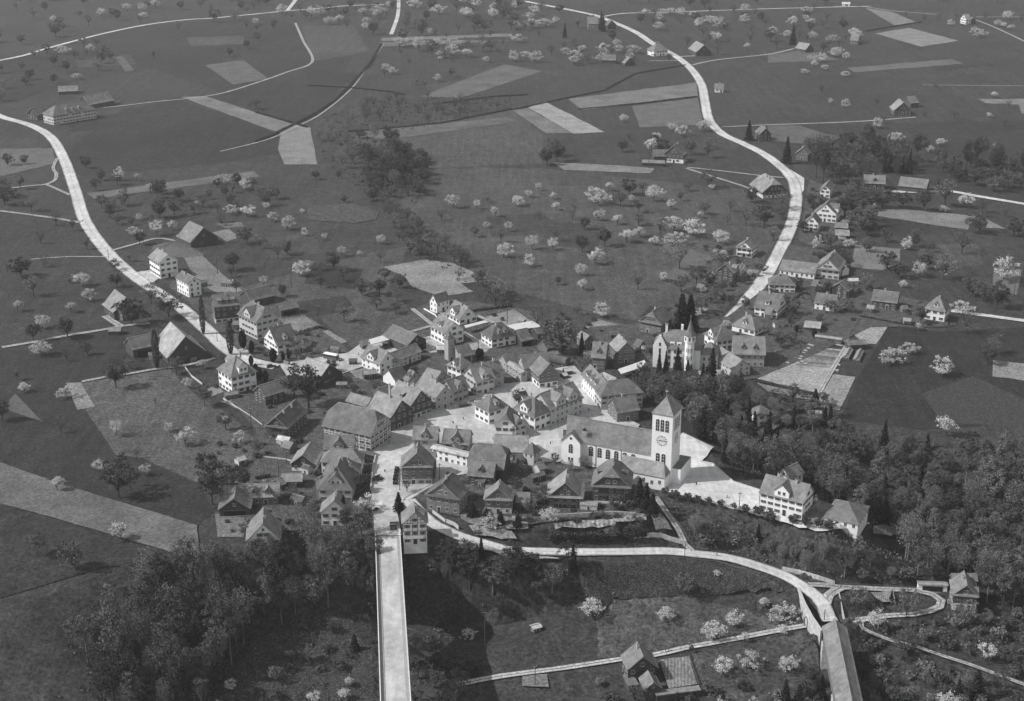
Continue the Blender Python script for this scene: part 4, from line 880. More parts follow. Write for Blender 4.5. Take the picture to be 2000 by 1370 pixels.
# ---- church
def church():
    he = 9.5; rt = ROOFS[3]; W = WALLS['w']
    # tower: near corner at its eaves, then ground
    def solve_tower():
        zt = 27.0
        L, C_, R_ = [Vector(onz(*P('K', *p), zt)) for p in ((1118, 617), (1350, 652), (1462, 545))]
        return zt, L, C_, R_
    zt, L, C_, R_ = solve_tower(); u = (C_ - L).normalized(); v0 = (R_ - C_).normalized(); u = (u * .5 + Vector((v0.y, -v0.x)) * .5).normalized(); v = Vector((-u.y, u.x)); tw = (C_ - L).length; td = abs((R_ - C_).dot(v))
    cen = C_ - u * tw / 2 + v * td / 2; yaw = math.atan2(u.y, u.x)
    print('TOWER', tw, td, cen)
    root = empty('church', (cen.x, cen.y, 0), yaw); tag(root, 'long white church with tall square clock tower beside the terrace', 'church', None)
    def loc(reg, x, y, z): p = Vector(onz(*P(reg, x, y), z)) - cen; return (p.dot(u), p.dot(v))
    m = MB(); m.box(-tw / 2, tw / 2, -td / 2, td / 2, -2, zt, W, W); m.box(-tw / 2 - .12, tw / 2 + .12, -td / 2 - .12, td / 2 + .12, zt - .35, zt + .02, WALLS['c']); tower = m.obj('tower', root)
    ph = 5.6; e = .45; m = MB(); rg = 1.2
    cs = [(-tw / 2 - e, -td / 2 - e, zt), (tw / 2 + e, -td / 2 - e, zt), (tw / 2 + e, td / 2 + e, zt), (-tw / 2 - e, td / 2 + e, zt)]; a1, a2 = (0, -rg, zt + ph), (0, rg, zt + ph)
    m.poly([cs[0], cs[1], a1], rt); m.poly([cs[1], cs[2], a2, a1], rt); m.poly([cs[2], cs[3], a2], rt); m.poly([cs[3], cs[0], a1, a2], rt); m.poly(cs[::-1], VERGE)
    m.obj('tower_roof', tower)
    m = MB(); m.tube((0, -rg, zt + ph - .2), (0, -rg, zt + ph + 2.6), .07, .05, mat('bright metal', .6)); m.box(-.5, .5, -rg - .05, -rg + .05, zt + ph + 1.8, zt + ph + 1.95, MATS['bright metal']); m.obj('cross', tower)
    yf = -td / 2
    for k in (-1, 0, 1): arch_window(tower, k * tw * .235 , yf - .0, zt - 6.6, math.pi, 1.35, 4.6)
    for k in (-1, 0, 1): arch_window(tower, tw / 2, k * td * .22, zt - 6.6, -math.pi / 2, 1.2, 4.6)
    for k in (-.5, .5): arch_window(tower, k * tw * .28 - .2, yf, 7.5 , math.pi, 1.5, 4.4)
    # clocks: hour marks and hands straight on the wall
    def clock(px_, py_, rz, r):
        m = MB(); blk = mat('dark iron', .03); 
        m.poly([(r * math.cos(t), .03, r * math.sin(t)) for t in [2 * math.pi * k / 32 for k in range(32)]][::-1], mat('pale clock face', .62))
        for k in range(12):
            t = k * math.pi / 6; c_, s_ = math.cos(t), math.sin(t); q = .14 if k % 3 else .2
            for (a, b) in ((.80 * r, r),):
                n = (-s_ * q, c_ * q)
                m.poly([(a * c_ - n[0], .06, a * s_ - n[1]), (a * c_ + n[0], .06, a * s_ + n[1]), (b * c_ + n[0], .06, b * s_ + n[1]), (b * c_ - n[0], .06, b * s_ - n[1])], blk)
        for ang, ln, q in ((R(180), .95 * r, .10), (R(-3), .62 * r, .13), (R(-90), .98 * r, .0)):
            if not q: continue
            c_, s_ = math.cos(ang), math.sin(ang); n = (-s_ * q, c_ * q)
            m.poly([(-n[0], .09, -n[1]), (n[0], .09, n[1]), (ln * c_ + n[0], .09, ln * s_ + n[1]), (ln * c_ - n[0], .09, ln * s_ - n[1])], blk)
        o = m.obj('clock', tower); o.location = (px_, py_, zt - 10.2); o.rotation_euler = (0, 0, rz)
    clock(0, yf, math.pi, 2.0); clock(tw / 2, 0, -math.pi / 2, 2.0)
    # nave
    hp = .95
    ex, ey = loc('K', 1105, 1082, he); ex0, ey0 = loc('K', 350, 945, he); eav = (ey + ey0) / 2
    rx, ry = loc('K', 240, 655, he + 9.0); nw = 9.5; x0, _ = loc('K', 185, 650, he + 9); x1 = -tw / 2 + 10
    xw = ex0 - 1.5
    print('NAVE', ex, ey, ex0, ey0, 'ridge', rx, ry, 'tower', tw, td)
    yc = ry; hwn = abs(yc - eav); hrn = he + 9.0; nl0 = min(x0, ex0) - 1; nl1 = tw / 2 - .6
    sub = MB(); sub.box(nl0 + .6, nl1 - .5, yc - hwn + .6, yc + hwn - .6, -2, he + .3, W); 
    for xg, s in ((nl0 + .6, -1), (nl1 - .5, 1)):
        sub.poly([(xg, yc - hwn + .6, he + .3), (xg, yc + hwn - .6, he + .3), (xg, yc, hrn - .4)], W)
    # pilasters on the south wall
    nave = sub.obj('nave', root)
    rm = roof_mesh((nl1 - nl0) / 2, hwn, he, 9.0, 'gable', rt); ro = rm.obj('roof', nave); ro.location = ((nl0 + nl1) / 2, yc, 0)
    ys = yc - hwn + .6
    for zx in (475, 587, 696, 805, 914, 1023):
        x, _ = loc('K', zx, 1040, 4.5); arch_window(nave, x, ys, 4.2, math.pi, 1.7, 3.9)
    for zx in (530, 858):
        x, _ = loc('K', zx, 1050, 4.5); m = MB(); m.tube((x, ys - .12, 0), (x, ys - .12, he - .2), .1, .1, mat('drain pipe', .15)); m.obj('drain_pipe', nave)
    # transept with the front gable
    a = loc('K', 88, 915, he); b = loc('K', 330, 957, he); tx0, tx1, ty = min(a[0], b[0]), max(a[0], b[0]), (a[1] + b[1]) / 2
    print('TRANS', a, b)
    hwt = (tx1 - tx0) / 2; xc = (tx0 + tx1) / 2; ty = min(ty, ys - 3); rs = hwt * 1.0
    m = MB(); m.box(tx0 + .5, tx1 - .5, ty + .4, yc, -2, he + .3, W); m.poly([(tx0 + .5, ty + .4, he + .3), (tx1 - .5, ty + .4, he + .3), (xc, ty + .4, he + rs - .2)], W); tr = m.obj('transept', root)
    m = MB()
    for s in (-1, 1):
        p = [(xc + s * hwt, ty, he), (xc, ty, he + rs), (xc, yc - .5, he + rs), (xc + s * hwt, yc - .5, he)]; m.poly(p if s > 0 else p[::-1], rt); m.poly([(q[0], q[1], q[2] - .25) for q in p][::-1], VERGE)
    m.obj('roof', tr)
    arch_window(tr, xc, ty + .4, 5.2, math.pi, 1.6, 3.6)
    for s in (-.6, .6): add_window(tr, xc + s, ty + .4, 2.8, math.pi, .8, 1.2)
    m = MB(); m.poly([(xc + .5 * math.cos(t), ty + .33, he + rs * .35 + .5 * math.sin(t)) for t in [2 * math.pi * k / 16 for k in range(16)]], GLASS); m.obj('round_window', tr)
    m = MB(); m.box(nl0 + 24, nl0 + 26, yc - hwn * .55, yc - hwn * .35, he + 3.6, he + 5.2, VERGE); m.poly([(nl0 + 23.8, yc - hwn * .57, he + 4.8), (nl0 + 26.2, yc - hwn * .57, he + 4.8), (nl0 + 25, yc - hwn * .57, he + 6.2)], DARK); m.obj('roof_vent', ro)
    # sacristy in front of the tower
    ah = 5.2
    A = loc('O', 1150, 410, ah); B = loc('O', 1560, 490, ah); Cc = loc('O', 1640, 400, ah)
    print('SACR', A, B, Cc)
    ax0, ax1 = A[0] - 6, B[0]; ay0 = (A[1] + B[1]) / 2; ay1 = min(ys - .01, yf - .01) if False else yf
    m = MB(); m.box(ax0 + .4, ax1 - .4, ay0 + .4, yf + .3, -2, ah + .2, W); an = m.obj('sacristy', root)
    m = MB(); top = ah + 3.4; ym = (ay0 + yf) / 2
    m.poly([(ax0, ay0, ah), (ax1, ay0, ah), (ax1 - 2.5, yf - .02, top), (ax0, yf - .02, top)], rt); m.poly([(ax1, ay0, ah), (ax1, yf - .02, ah), (ax1 - 2.5, yf - .02, top)], rt); m.poly([(ax0, ay0, ah - .02), (ax1, ay0, ah - .02), (ax1, yf, ah - .02), (ax0, yf, ah - .02)][::-1], VERGE); m.obj('roof', an)
    for k, t in enumerate((.3, .55, .72, .88)): add_window(an, ax0 + (ax1 - ax0) * t, ay0 + .4, 2.6 + (k % 2) * .5, math.pi, .9, 1.4)
    # low choir building behind the tower
    m = MB(); m.box(tw / 2 - 1, tw / 2 + 3.2, -td / 2 + 1.5, td / 2 + 4, -2, 6.2, W, ROOFS[1]); m.obj('choir', root)
    BL.append((cen.x - 18, cen.y + 3, 24, 12, yaw, 'church', 'church', root)); BL.append((cen.x, cen.y, 6, 10, yaw, 'church', 'church', root))
church()
# ---- turreted villa
def castle():
    W = WALLS['w']; rt = ROOFS[2]
    base = gnd(*P('E', 1205, 1140)); z0 = base[2]; tx, ty = base[0], base[1]
    root = empty('villa', (tx, ty, z0), R(-12)); tag(root, 'turreted white villa with stepped gable among dark conifers', 'villa')
    s = 1.0
    # octagonal turret at the origin
    def octo(r, z): return [(r * math.cos(t), r * math.sin(t), z) for t in [math.pi / 8 + k * math.pi / 4 for k in range(8)]]
    H1 = 13.5; m = MB(); m.prism(octo(2.1, -2), octo(2.1, H1), W); m.prism(octo(2.5, H1), octo(2.5, H1 + 3), W); tu = m.obj('turret', root)
    m = MB(); ap = (0, 0, H1 + 10.5); e = octo(2.9, H1 + 3)
    mid = octo(1.5, H1 + 5)
    for i in range(8): j = (i + 1) % 8; m.poly([e[i], e[j], mid[j], mid[i]], ROOFS[1]); m.poly([mid[i], mid[j], ap], ROOFS[1])
    m.tube(ap, (0, 0, H1 + 12), .06, .04, FRAME); m.obj('spire', tu)
    for k in range(8):
        t = -math.pi / 2 + (k - 2) * math.pi / 4; x, y = math.cos(t), math.sin(t)
        if y > .3: continue
        add_window(tu, x * 2.32, y * 2.32, H1 + 1.6, t - math.pi / 2, .8, 1.5)
    for z in (3, 6.5, 10): add_window(tu, math.cos(R(-67)) * 1.96, math.sin(R(-67)) * 1.96, z, R(-67) - math.pi / 2, .9, 1.8); add_window(tu, math.cos(R(-112)) * 1.96, math.sin(R(-112)) * 1.96, z, R(-112) - math.pi / 2, .9, 1.8)
    # main block
    X0, X1, Y0, Y1, h = -15.5, 4.5, .8, 13, 9.6
    m = MB(); m.box(X0, X1, Y0, Y1, -3, h, W); m.obj('wall', root)
    rf = roof_mesh((X1 - X0) / 2 + .4, (Y1 - Y0) / 2 + .5, h, 6.2, 'hip', rt); ro = rf.obj('roof', root); ro.location = ((X0 + X1) / 2, (Y0 + Y1) / 2, 0)
    # stepped gable
    m = MB(); gx, n = X0 + 2.8, 6
    m.box(gx - 2.9, gx + 2.9, Y0 - .7, Y0 + 3, -3, h, W)
    for k in range(n):
        wd = 2.9 * (1 - k / n); m.box(gx - wd, gx + wd, Y0 - .7, Y0 - .2, h + k * .95, h + (k + 1) * .95, W)
    m.poly([(gx - 2.6, Y0 - .3, h), (gx, Y0 - .3, h + 4.6), (gx, Y0 + 6, h + 4.6), (gx - 2.6, Y0 + 6, h)], rt); m.poly([(gx + 2.6, Y0 - .3, h), (gx, Y0 - .3, h + 4.6), (gx, Y0 + 6, h + 4.6), (gx + 2.6, Y0 + 6, h)][::-1], rt)
    g = m.obj('stepped_gable', root)
    for z in (2.5, 5.8, 8.6, 11.2): add_window(g, gx, Y0 - .7, z, math.pi, .9, 1.5)
    for x in (-8.6, -6.2, -3.8):
        for z in (2.2, 5.2, 8.0): add_window(root, x, Y0, z, math.pi, 1.0, 1.5)
    for k, x in enumerate((-7.6, -4.6)):
        m = MB(); m.box(x - 1, x + 1, Y0 + .8, Y0 + 4, h + .4, h + 2.2, W, mat('bright sheet metal', .6)); d = m.obj('dormer', ro); d.parent = root; add_window(d, x, Y0 + .8, h + 1.3, math.pi, 1.0, 1.0)
    m = MB(); m.box(-11.2, -10.2, 6, 7, h + 4, h + 9, W); m.box(-11.35, -10.05, 5.85, 7.15, h + 8.6, h + 9, BRICK); m.obj('chimney', root)
    m = MB(); m.box(-4.6, -3.6, 7, 8, h + 4, h + 8.6, W); m.obj('chimney', root)
    # right wing
    m = MB(); m.box(4.5, 12, 3, 13, -3, 7, WALLS['c']); wg = m.obj('wing', root)
    rf = roof_mesh(4.2, 5.6, 7, 4, 'hip', rt).obj('roof', wg); rf.location = (8.2, 8, 0)
    for x in (6.2, 8.4, 10.6):
        for z in (1.8, 4.8): add_window(wg, x, 3, z, math.pi, .9, 1.5)
    BL.append((tx, ty + 6, 15, 9, 0, 'turreted villa', 'villa', root))
castle()
# ---- slender transformer tower
def trafo():
    x, y, z = gnd(*P('C', 1292, 1000)); root = empty('transformer_tower', (x, y, z), R(35)); tag(root, 'slender square transformer tower with a small capped roof', 'tower')
    m = MB(); m.box(-1.6, 1.6, -1.6, 1.6, -1, 9.5, WALLS['g']); m.box(-1.9, 1.9, -1.9, 1.9, 9.5, 10.0, WALLS['c']); m.obj('wall', root)
    m = MB(); h = 10; c = [(-2, -2, h), (2, -2, h), (2, 2, h), (-2, 2, h)]; d = [(-.9, -.9, h + 1.6), (.9, -.9, h + 1.6), (.9, .9, h + 1.6), (-.9, .9, h + 1.6)]; m.prism(c, d, ROOFS[1]); m.box(-.6, .6, -.6, .6, h + 1.6, h + 2.4, WALLS['g']); e = [(-.9, -.9, h + 2.4), (.9, -.9, h + 2.4), (.9, .9, h + 2.4), (-.9, .9, h + 2.4)]
    for i in range(4): m.poly([e[i], e[(i + 1) % 4], (0, 0, h + 3.6)], ROOFS[1])
    m.obj('roof', root); add_window(root, 0, -1.6, 7, math.pi, .7, 1.0); add_door(root, 0, -1.6, 0, math.pi, 1.0, 2.0)
trafo()
# flat canopies
def canopy(reg, pts, h, m_, name, label, cat):
    W = [Vector((*onz(*P(reg, *p), h), 0)) for p in pts]; c = sum(W, Vector()) / len(W); root = empty(name, (c.x, c.y, Hh(c.x, c.y))); tag(root, label, cat)
    if ((W[1] - W[0]).cross(W[2] - W[1])).z < 0: W = W[::-1]
    L = [w_ - c for w_ in W]; m = MB(); m.prism([(p.x, p.y, h - .3) for p in L], [(p.x, p.y, h) for p in L], m_); m.obj('roof', root)
    for p in L:
        m = MB(); q = p * .93; m.box(q.x - .15, q.x + .15, q.y - .15, q.y + .15, -1, h - .3, WALLS['m']); m.obj('post', root)
    BL.append((c.x, c.y, 3, 3, 0, label, name, root))
PALE = mat('pale canopy sheet', .55, scale=.4, noise=.12)
canopy('C', [(262, 740), (300, 800), (530, 738), (438, 688)], 4, PALE, 'canopy', 'pale flat canopy beside the open bus shed', 'canopy')
canopy('D', [(592, 560), (700, 614), (1030, 577), (912, 500)], 3.4, PALE, 'canopy', 'bright white flat roof among the upper gardens', 'canopy')
canopy('E', [(308, 1118), (350, 1178), (672, 1072), (645, 1000)], 3.0, PALE, 'canopy', 'bright slanting terrace roof behind the long inn', 'canopy')
canopy('C', [(1480, 560), (1500, 590), (1790, 515), (1740, 495)], 3.2, PALE, 'canopy', 'pale flat garage roof in front of the shuttered white house', 'canopy')
# ---------------------------------------------------------------- high road bridge
def bridge():
    p0 = Vector(onz(*P('T', 343, 170), 1.0)); q0 = Vector(onz(*P('T', 525, 178), 1.0)); p1 = Vector(onz(*P('T', 380, 1368), 1.0)); q1 = Vector(onz(*P('T', 603, 1368), 1.0))
    a = (p0 + q0) / 2; b = (p1 + q1) / 2; u = (b - a).normalized(); wd = ((q0 - p0).length + (q1 - p1).length) / 2
    print('BRIDGE', wd, a, b)
    root = empty('road_bridge', (a.x, a.y, 0), math.atan2(u.y, u.x)); tag(root, 'high pale concrete road bridge striding over the gorge', 'bridge')
    Lb = 190; w2 = wd / 2; C1 = CONC
    def gz(s): return Hh(a.x + u.x * s, a.y + u.y * s)
    m = MB(); m.box(-3, Lb, -w2, w2, -.8, .06, C1); m.obj('deck', root)
    m = MB(); m.box(-3, Lb, -w2 + 1.5, w2 - 1.25, .061, .10, mat('concrete roadway', .47, scale=.25, noise=.12, kind='paved')); m.obj('roadway', root)
    for y0_, y1_ in ((-w2 + .28, -w2 + 1.5), (w2 - 1.25, w2 - .28)):
        m = MB(); m.box(-3, Lb, y0_, y1_, .06, .22, mat('sidewalk concrete', .30, scale=.4, noise=.12)); m.obj('sidewalk', root)  # concrete colour darkened to paint in the parapet's shadow, on both sidewalks
    for y0_, y1_ in ((-w2, -w2 + .28), (w2 - .28, w2)):
        m = MB(); m.box(-3, Lb, y0_, y1_, .06, 1.1, C1, mat('parapet coping', .62)); o = m.obj('parapet', root)
    arches = [(28, 11.5), (54, 11.5), (80, 11.5), (106, 11.5), (132, 11.5), (158, 11.5)]
    yy = (-w2 + .9, w2 - .9); m = MB(); N = 380; prev = None
    for i in range(N + 1):
        s = Lb * i / N; g = gz(s) - 1; z = g
        for c, r in arches:
            if abs(s - c) < r:
                top = -2.2; spr = max(g, top - r * 1.15); z = max(z, spr + (top - spr) * math.sqrt(1 - ((s - c) / r) ** 2))
        z = min(z, -1.6)
        if prev:
            s0, z_0 = prev
            A = [(s0, yy[0], z_0), (s, yy[0], z), (s, yy[0], -.8), (s0, yy[0], -.8)]; m.poly(A, C1); B = [(s0, yy[1], z_0), (s, yy[1], z), (s, yy[1], -.8), (s0, yy[1], -.8)]; m.poly(B[::-1], C1)
            m.poly([(s0, yy[0], z_0), (s0, yy[1], z_0), (s, yy[1], z), (s, yy[0], z)], C1)
        prev = (s, z)
    m.obj('arches', root)
bridge()
# ---------------------------------------------------------------- covered wooden bridge
def covered():
    zb = -14.5; he = 4.6; hr = 7.4
    A = Vector(onz(*P('R', 115, 775), zb + hr)); B = Vector(onz(*P('R', 232, 1345), zb + hr)); E = Vector(onz(*P('R', 12, 825), zb + he)); E2 = Vector(onz(*P('R', 190, 815), zb + he))
    u = (B - A).normalized(); v = Vector((-u.y, u.x)); hw = (abs((E - A).dot(v)) + abs((E2 - A).dot(v))) / 2; hw = min(max(hw, 3), 5); Lc = 62
    print('COVERED', hw, (B - A).length, A, B)
    root = empty('covered_bridge', (A.x, A.y, zb), math.atan2(u.y, u.x)); tag(root, 'covered wooden bridge with long plain grey roof at the lower right', 'bridge')
    rt = ROOFS[2]; rm = roof_mesh(Lc / 2, hw, he, hr - he, 'gable', rt).obj('roof', root); rm.location = (Lc / 2, 0, 0)
    D_ = WALLS['m']; yy = hw - .7
    for s in (-1, 1):
        m = MB(); m.box(.6, Lc - .6, s * yy - .1, s * yy + .1, -.9, 1.9, D_); o = m.obj('side_wall', root)
        m = MB()
        for k in range(20): x = .8 + k * (Lc - 1.6) / 19; m.box(x - .15, x + .15, s * yy - .12, s * yy + .12, 1.9, he + .3, D_)
        o = m.obj('side_posts', root)
    m = MB(); m.box(0, Lc, -yy, yy, -1.0, 0.12, D_); m.obj('deck', root)
    m = MB(); m.box(-.1, .1, -yy, yy, 3.4, he, D_); m.poly([(0, -yy, he), (0, yy, he), (0, 0, hr - .4)], D_); m.obj('portal', root)
    for s in (.9, 30, 60):
        m = MB(); m.box(s - 1.6, s + 1.6, -yy - .3, yy + .3, -22, -1.0, STONE); m.obj('pier', root)
covered()
# abutment wall of the approach road with the small arch
def abutment():
    pts = [P('S', 1700, 490), P('S', 1745, 600), P('S', 1800, 700), P('S', 1868, 800)]; tops = [-13.6, -13.8, -14.0, -14.2]
    W = [Vector((*onz(p[0], p[1], t), t)) for p, t in zip(pts, tops)]; base = W[0]
    root = empty('retaining_wall', (base.x, base.y, 0)); tag(root, 'pale stone approach wall with a small arched passage', 'wall')
    m = MB()
    for i in range(len(W) - 1):
        a, b = W[i] - Vector((base.x, base.y, 0)), W[i + 1] - Vector((base.x, base.y, 0)); d = (b - a); d.z = 0; d.normalize(); n = Vector((-d.y, d.x, 0)) * .35
        lo = [Vector((p.x, p.y, -27)) for p in (a - n, b - n, b + n, a + n)]; hi = [a - n, b - n, b + n, a + n]
        for q in hi: q.z += .9
        m.prism(lo, hi, STONE, CONC)
    m.obj('masonry', root)
    a, b = W[1] - Vector((base.x, base.y, 0)), W[2] - Vector((base.x, base.y, 0)); d = b - a; d.z = 0; d.normalize(); c = (a + b) / 2 + Vector((d.y, -d.x, 0)) * -.0
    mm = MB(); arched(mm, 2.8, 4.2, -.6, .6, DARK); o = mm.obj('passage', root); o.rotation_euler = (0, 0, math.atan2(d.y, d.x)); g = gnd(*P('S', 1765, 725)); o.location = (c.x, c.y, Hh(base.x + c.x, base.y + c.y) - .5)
abutment()
def wall_line(reg, pts, h, th, m_, name, label, cat, top=None, sink=1.5, zs=None, posts=False):
    W = [Vector(gnd(*P(reg, *p))) for p in pts]; b0 = W[0]; m = MB()
    C = []
    for i in range(len(W) - 1):
        n = max(1, int((W[i + 1] - W[i]).length / 4))
        for k in range(n): q = W[i].lerp(W[i + 1], k / n); q.z = Hh(q.x, q.y); C.append(q)
    C.append(W[-1])
    for i in range(len(C) - 1):
        a, b = C[i] - b0, C[i + 1] - b0; d = b - a; d.z = 0; d.normalize(); n = Vector((-d.y, d.x, 0)) * th / 2
        if posts:
            m.box(a.x - .07, a.x + .07, a.y - .07, a.y + .07, a.z - .3, a.z + h, m_)
            for zz in (h * .5, h * .9): m.prism([a - n + Vector((0, 0, zz)), b - n + Vector((0, 0, zz)), b + n + Vector((0, 0, zz)), a + n + Vector((0, 0, zz))], [a - n + Vector((0, 0, zz + .1)), b - n + Vector((0, 0, zz + .1)), b + n + Vector((0, 0, zz + .1)), a + n + Vector((0, 0, zz + .1))], m_)
        else:
            m.prism([a - n - Vector((0, 0, sink)), b - n - Vector((0, 0, sink)), b + n - Vector((0, 0, sink)), a + n - Vector((0, 0, sink))], [a - n + Vector((0, 0, h)), b - n + Vector((0, 0, h)), b + n + Vector((0, 0, h)), a + n + Vector((0, 0, h))], m_, top)
    o = m.obj(name); o.location = b0; tag(o, label, cat); return o
COP = mat('garden wall coping', .4)
wall_line('.', [(1368, 905), (1392, 910), (1432, 945), (1485, 962)], 1.1, .4, WALLS['c'], 'parapet_wall', 'low parapet bounding the church terrace above the ravine', 'wall', COP)
wall_line('.', [(1333, 850), (1395, 880)], 1.0, .4, WALLS['c'], 'parapet_wall', 'low parapet behind the church tower', 'wall', COP)
wall_line('.', [(734, 893), (728, 920), (724, 960)], 1.3, .5, CONC, 'street_wall', 'curved pale wall splitting the street above the bridge', 'wall', COP)
wall_line('.', [(1062, 1013), (1108, 1012), (1190, 1008), (1262, 1011)], 1.6, .3, STONE, 'garden_wall', 'long garden wall with pale coping below the priest house', 'wall', COP)
wall_line('.', [(1088, 985), (1140, 984), (1215, 986)], 1.2, .25, WALLS['w'], 'garden_wall', 'white wall directly in front of the priest house', 'wall', COP)
wall_line('.', [(872, 1020), (888, 1028), (896, 1036)], 1.3, .35, STONE, 'garden_wall', 'short pale wall end beside the descending road', 'wall', COP)
wall_line('.', [(845, 1003), (870, 1020)], 1.2, .25, WALLS['c'], 'garden_wall', 'thin pale wall along the fork of lower road and garden', 'wall', COP)
wall_line('.', [(1190, 1051), (1290, 1050), (1340, 1062)], 1.4, .5, STONE, 'garden_wall', 'stone wall with pale top above the lower road bend', 'wall', COP)
wall_line('R', [(140, 590), (165, 720), (185, 815)], 1.1, .3, CONC, 'guard_wall', 'thin pale guard wall beside the covered bridge entrance', 'wall', COP)
wall_line('.', [(500, 893), (560, 900), (575, 905)], .8, .3, WALLS['c'], 'garden_wall', 'pale edging wall below the glazed seed beds', 'wall', COP)
wall_line('.', [(436, 780), (490, 815), (512, 832)], .7, .2, WALLS['c'], 'garden_wall', 'thin pale boundary line beside the left village garden', 'wall', COP)
wall_line('.', [(828, 605), (850, 617), (855, 625)], .9, .25, WALLS['w'], 'garden_wall', 'white garden wall in front of the steep white house', 'wall', COP)
wall_line('.', [(360, 717), (375, 737), (395, 752)], .9, .2, WALLS['c'], 'garden_wall', 'pale wall at the left corner of the hipped villa garden', 'wall', COP)
wall_line('.', [(1527, 1114), (1560, 1121), (1600, 1132), (1630, 1142)], 1.6, .3, STONE, 'retaining_wall', 'low stone wall above the lower road near the fork', 'wall')
# posts and rail fences
wall_line('.', [(1280, 968), (1300, 995), (1345, 1060)], 1.1, .06, WALLS['m'], 'fence', 'rail fence beside the steep stepped path', 'fence', posts=True)
wall_line('.', [(1643, 1144), (1708, 1147), (1760, 1151)], 1.1, .06, WALLS['m'], 'fence', 'post and rail fence along the looped lane', 'fence', posts=True)
wall_line('.', [(735, 1046), (700, 1046)], 1.2, .08, WALLS['c'], 'fence', 'short pale fence left of the bridge head', 'fence', posts=True)
wall_line('.', [(905, 1056), (950, 1071), (1000, 1083), (1100, 1088), (1200, 1087), (1300, 1088), (1400, 1098), (1500, 1126)], .7, .05, WALLS['m'], 'fence', 'low guard fence along the outer edge of the lower road', 'fence', posts=True)
# utility poles: base pixel and top pixel
POLEP = []
def pole(x, yb, yt, label, w_=.13, arm=True):
    bx, by, bz = gnd(x, yb); d = math.hypot(bx, by); r = ray(x, yt); t = d / math.hypot(r[0], r[1]); h = CAMH + r[2] * t - bz
    h = min(max(h, 5), 14)
    root = empty('utility_pole', (bx, by, bz), random.Random(x).random()); tag(root, label, 'pole', 'wooden utility poles')
    m = MB(); m.tube((0, 0, -.5), (0, 0, h), w_ * 1.2, w_ * .8, mat('pole wood', .07)); m.obj('shaft', root)
    if arm:
        m = MB(); m.box(-.7, .7, -.05, .05, h - .7, h - .58, MATS['pole wood'])
        for s in (-.6, -.2, .2, .6): m.box(s - .05, s + .05, -.05, .05, h - .58, h - .4, FRAME)
        m.obj('crossarm', root)
for q in [(569, 562, 522, 'in the orchard above the cottages'), (425, 536, 500, 'beside the garden plots of the white villas'), (622, 633, 596, 'by the fan-shaped garden'), (491, 838, 796, 'in front of the big dark farmhouse garden'),
          (1563, 692, 656, 'thickest one, over the nursery beds', .25), (1443, 1003, 961, 'on the bright church terrace'), (212, 506, 487, 'where the left road narrows'), (241, 567, 530, 'left of the road opposite the white villas'),
          (424.5, 669, 648, 'at the timber inn forecourt'), (991, 632, 588, 'above the white flat roof'), (934.5, 684, 662, 'left of the hip-roofed house'), (1794, 571, 550, 'left one of two in the right meadow'), (1783, 575, 558, 'beside it in the right meadow'),
          (1872, 597, 580, 'above the right lane'), (1980, 577, 540, 'in front of the far right plot'), (947, 1262, 1194, 'tall one near the bridge shadow'), (1045, 1340, 1300, 'where the valley track meets the small plot'), (1197, 1195, 1156, 'beside the white blossom tree in the valley'),
          (1337, 1090, 1064, 'on the lower road verge'), (1267, 330, 268, 'left of the terraced timber farmhouse'), (1342, 326, 270, 'right of the terraced timber farmhouse'), (545, 939, 896, 'in the lower village gardens'), (560, 905, 885, 'at the corner of the seed beds'),
          (859, 940, 905, 'by the shop gable yard'), (781, 960, 940, 'on the street by the hedge oval'), (1642, 1148, 1128, 'at the fork of the looped lane'), (1609, 1218, 1200, 'at the covered bridge entrance'), (1090, 840, 808, 'on the street in front of the church'), (1352, 130, 122, 'at the far road fork'), (1540, 318, 300, 'inside the road bend')]:
    pole(q[0], q[1], q[2], 'wooden pole ' + q[3], *(q[4:] or ()))
# hedges: leafy boxes
HEDGE = mat('hedge leaves', .05, kind='speck', scale=1.2, noise=.5)
def hedge(reg, pts, h, th, label):
    W = [Vector(gnd(*P(reg, *p))) for p in pts]; b0 = W[0]; rng = random.Random(label); V = []; F = []
    for i in range(len(W) - 1):
        L = (W[i + 1] - W[i]).length; d = (W[i + 1] - W[i]).normalized()
        for k in range(int(L * 42 * h * th / 2)):
            t = rng.random() * L; p = W[i] + d * t; ox, oz = rng.uniform(-th / 2, th / 2), rng.uniform(.0, h); c = Vector((p.x - d.y * ox, p.y + d.x * ox, Hh(p.x, p.y) + oz)) - b0
            a = Vector([rng.gauss(0, 1) for _ in range(3)]).normalized(); b = a.orthogonal().normalized() * .28; a = a * .28; k0 = len(V); V += [c + a, c + b, c - a, c - b]; F.append((k0, k0 + 1, k0 + 2, k0 + 3))
    me = bpy.data.meshes.new('hedge'); me.from_pydata(V, [], F); me.materials.append(HEDGE); o = link('hedge', me); o.location = b0; tag(o, label, 'hedge')
hedge('.', [(1072, 1056), (1150, 1054), (1200, 1053), (1262, 1048)], 2.6, 2.4, 'tall dark hedge below the church gardens')
hedge('.', [(498, 938), (528, 933)], 1.6, 1.2, 'short dark hedge above the twin-dormered cottage')
hedge('.', [(772, 950), (773, 935), (776, 918)], 1.6, 1.6, 'narrow oval hedge beside the street')
hedge('.', [(1548, 590), (1568, 574), (1582, 578)], 1.4, 1, 'curved clipped hedge in the lane garden')
hedge('.', [(585, 652), (620, 641), (640, 645)], 1.2, 1, 'garden hedge at the fan-shaped beds')
hedge('.', [(905, 612), (950, 606), (1000, 600)], 1.3, 1.2, 'dark hedge behind the upper allotments')
hedge('.', [(1680, 620), (1740, 632), (1800, 640)], 1.2, 1, 'low dark hedge along the lane gardens')
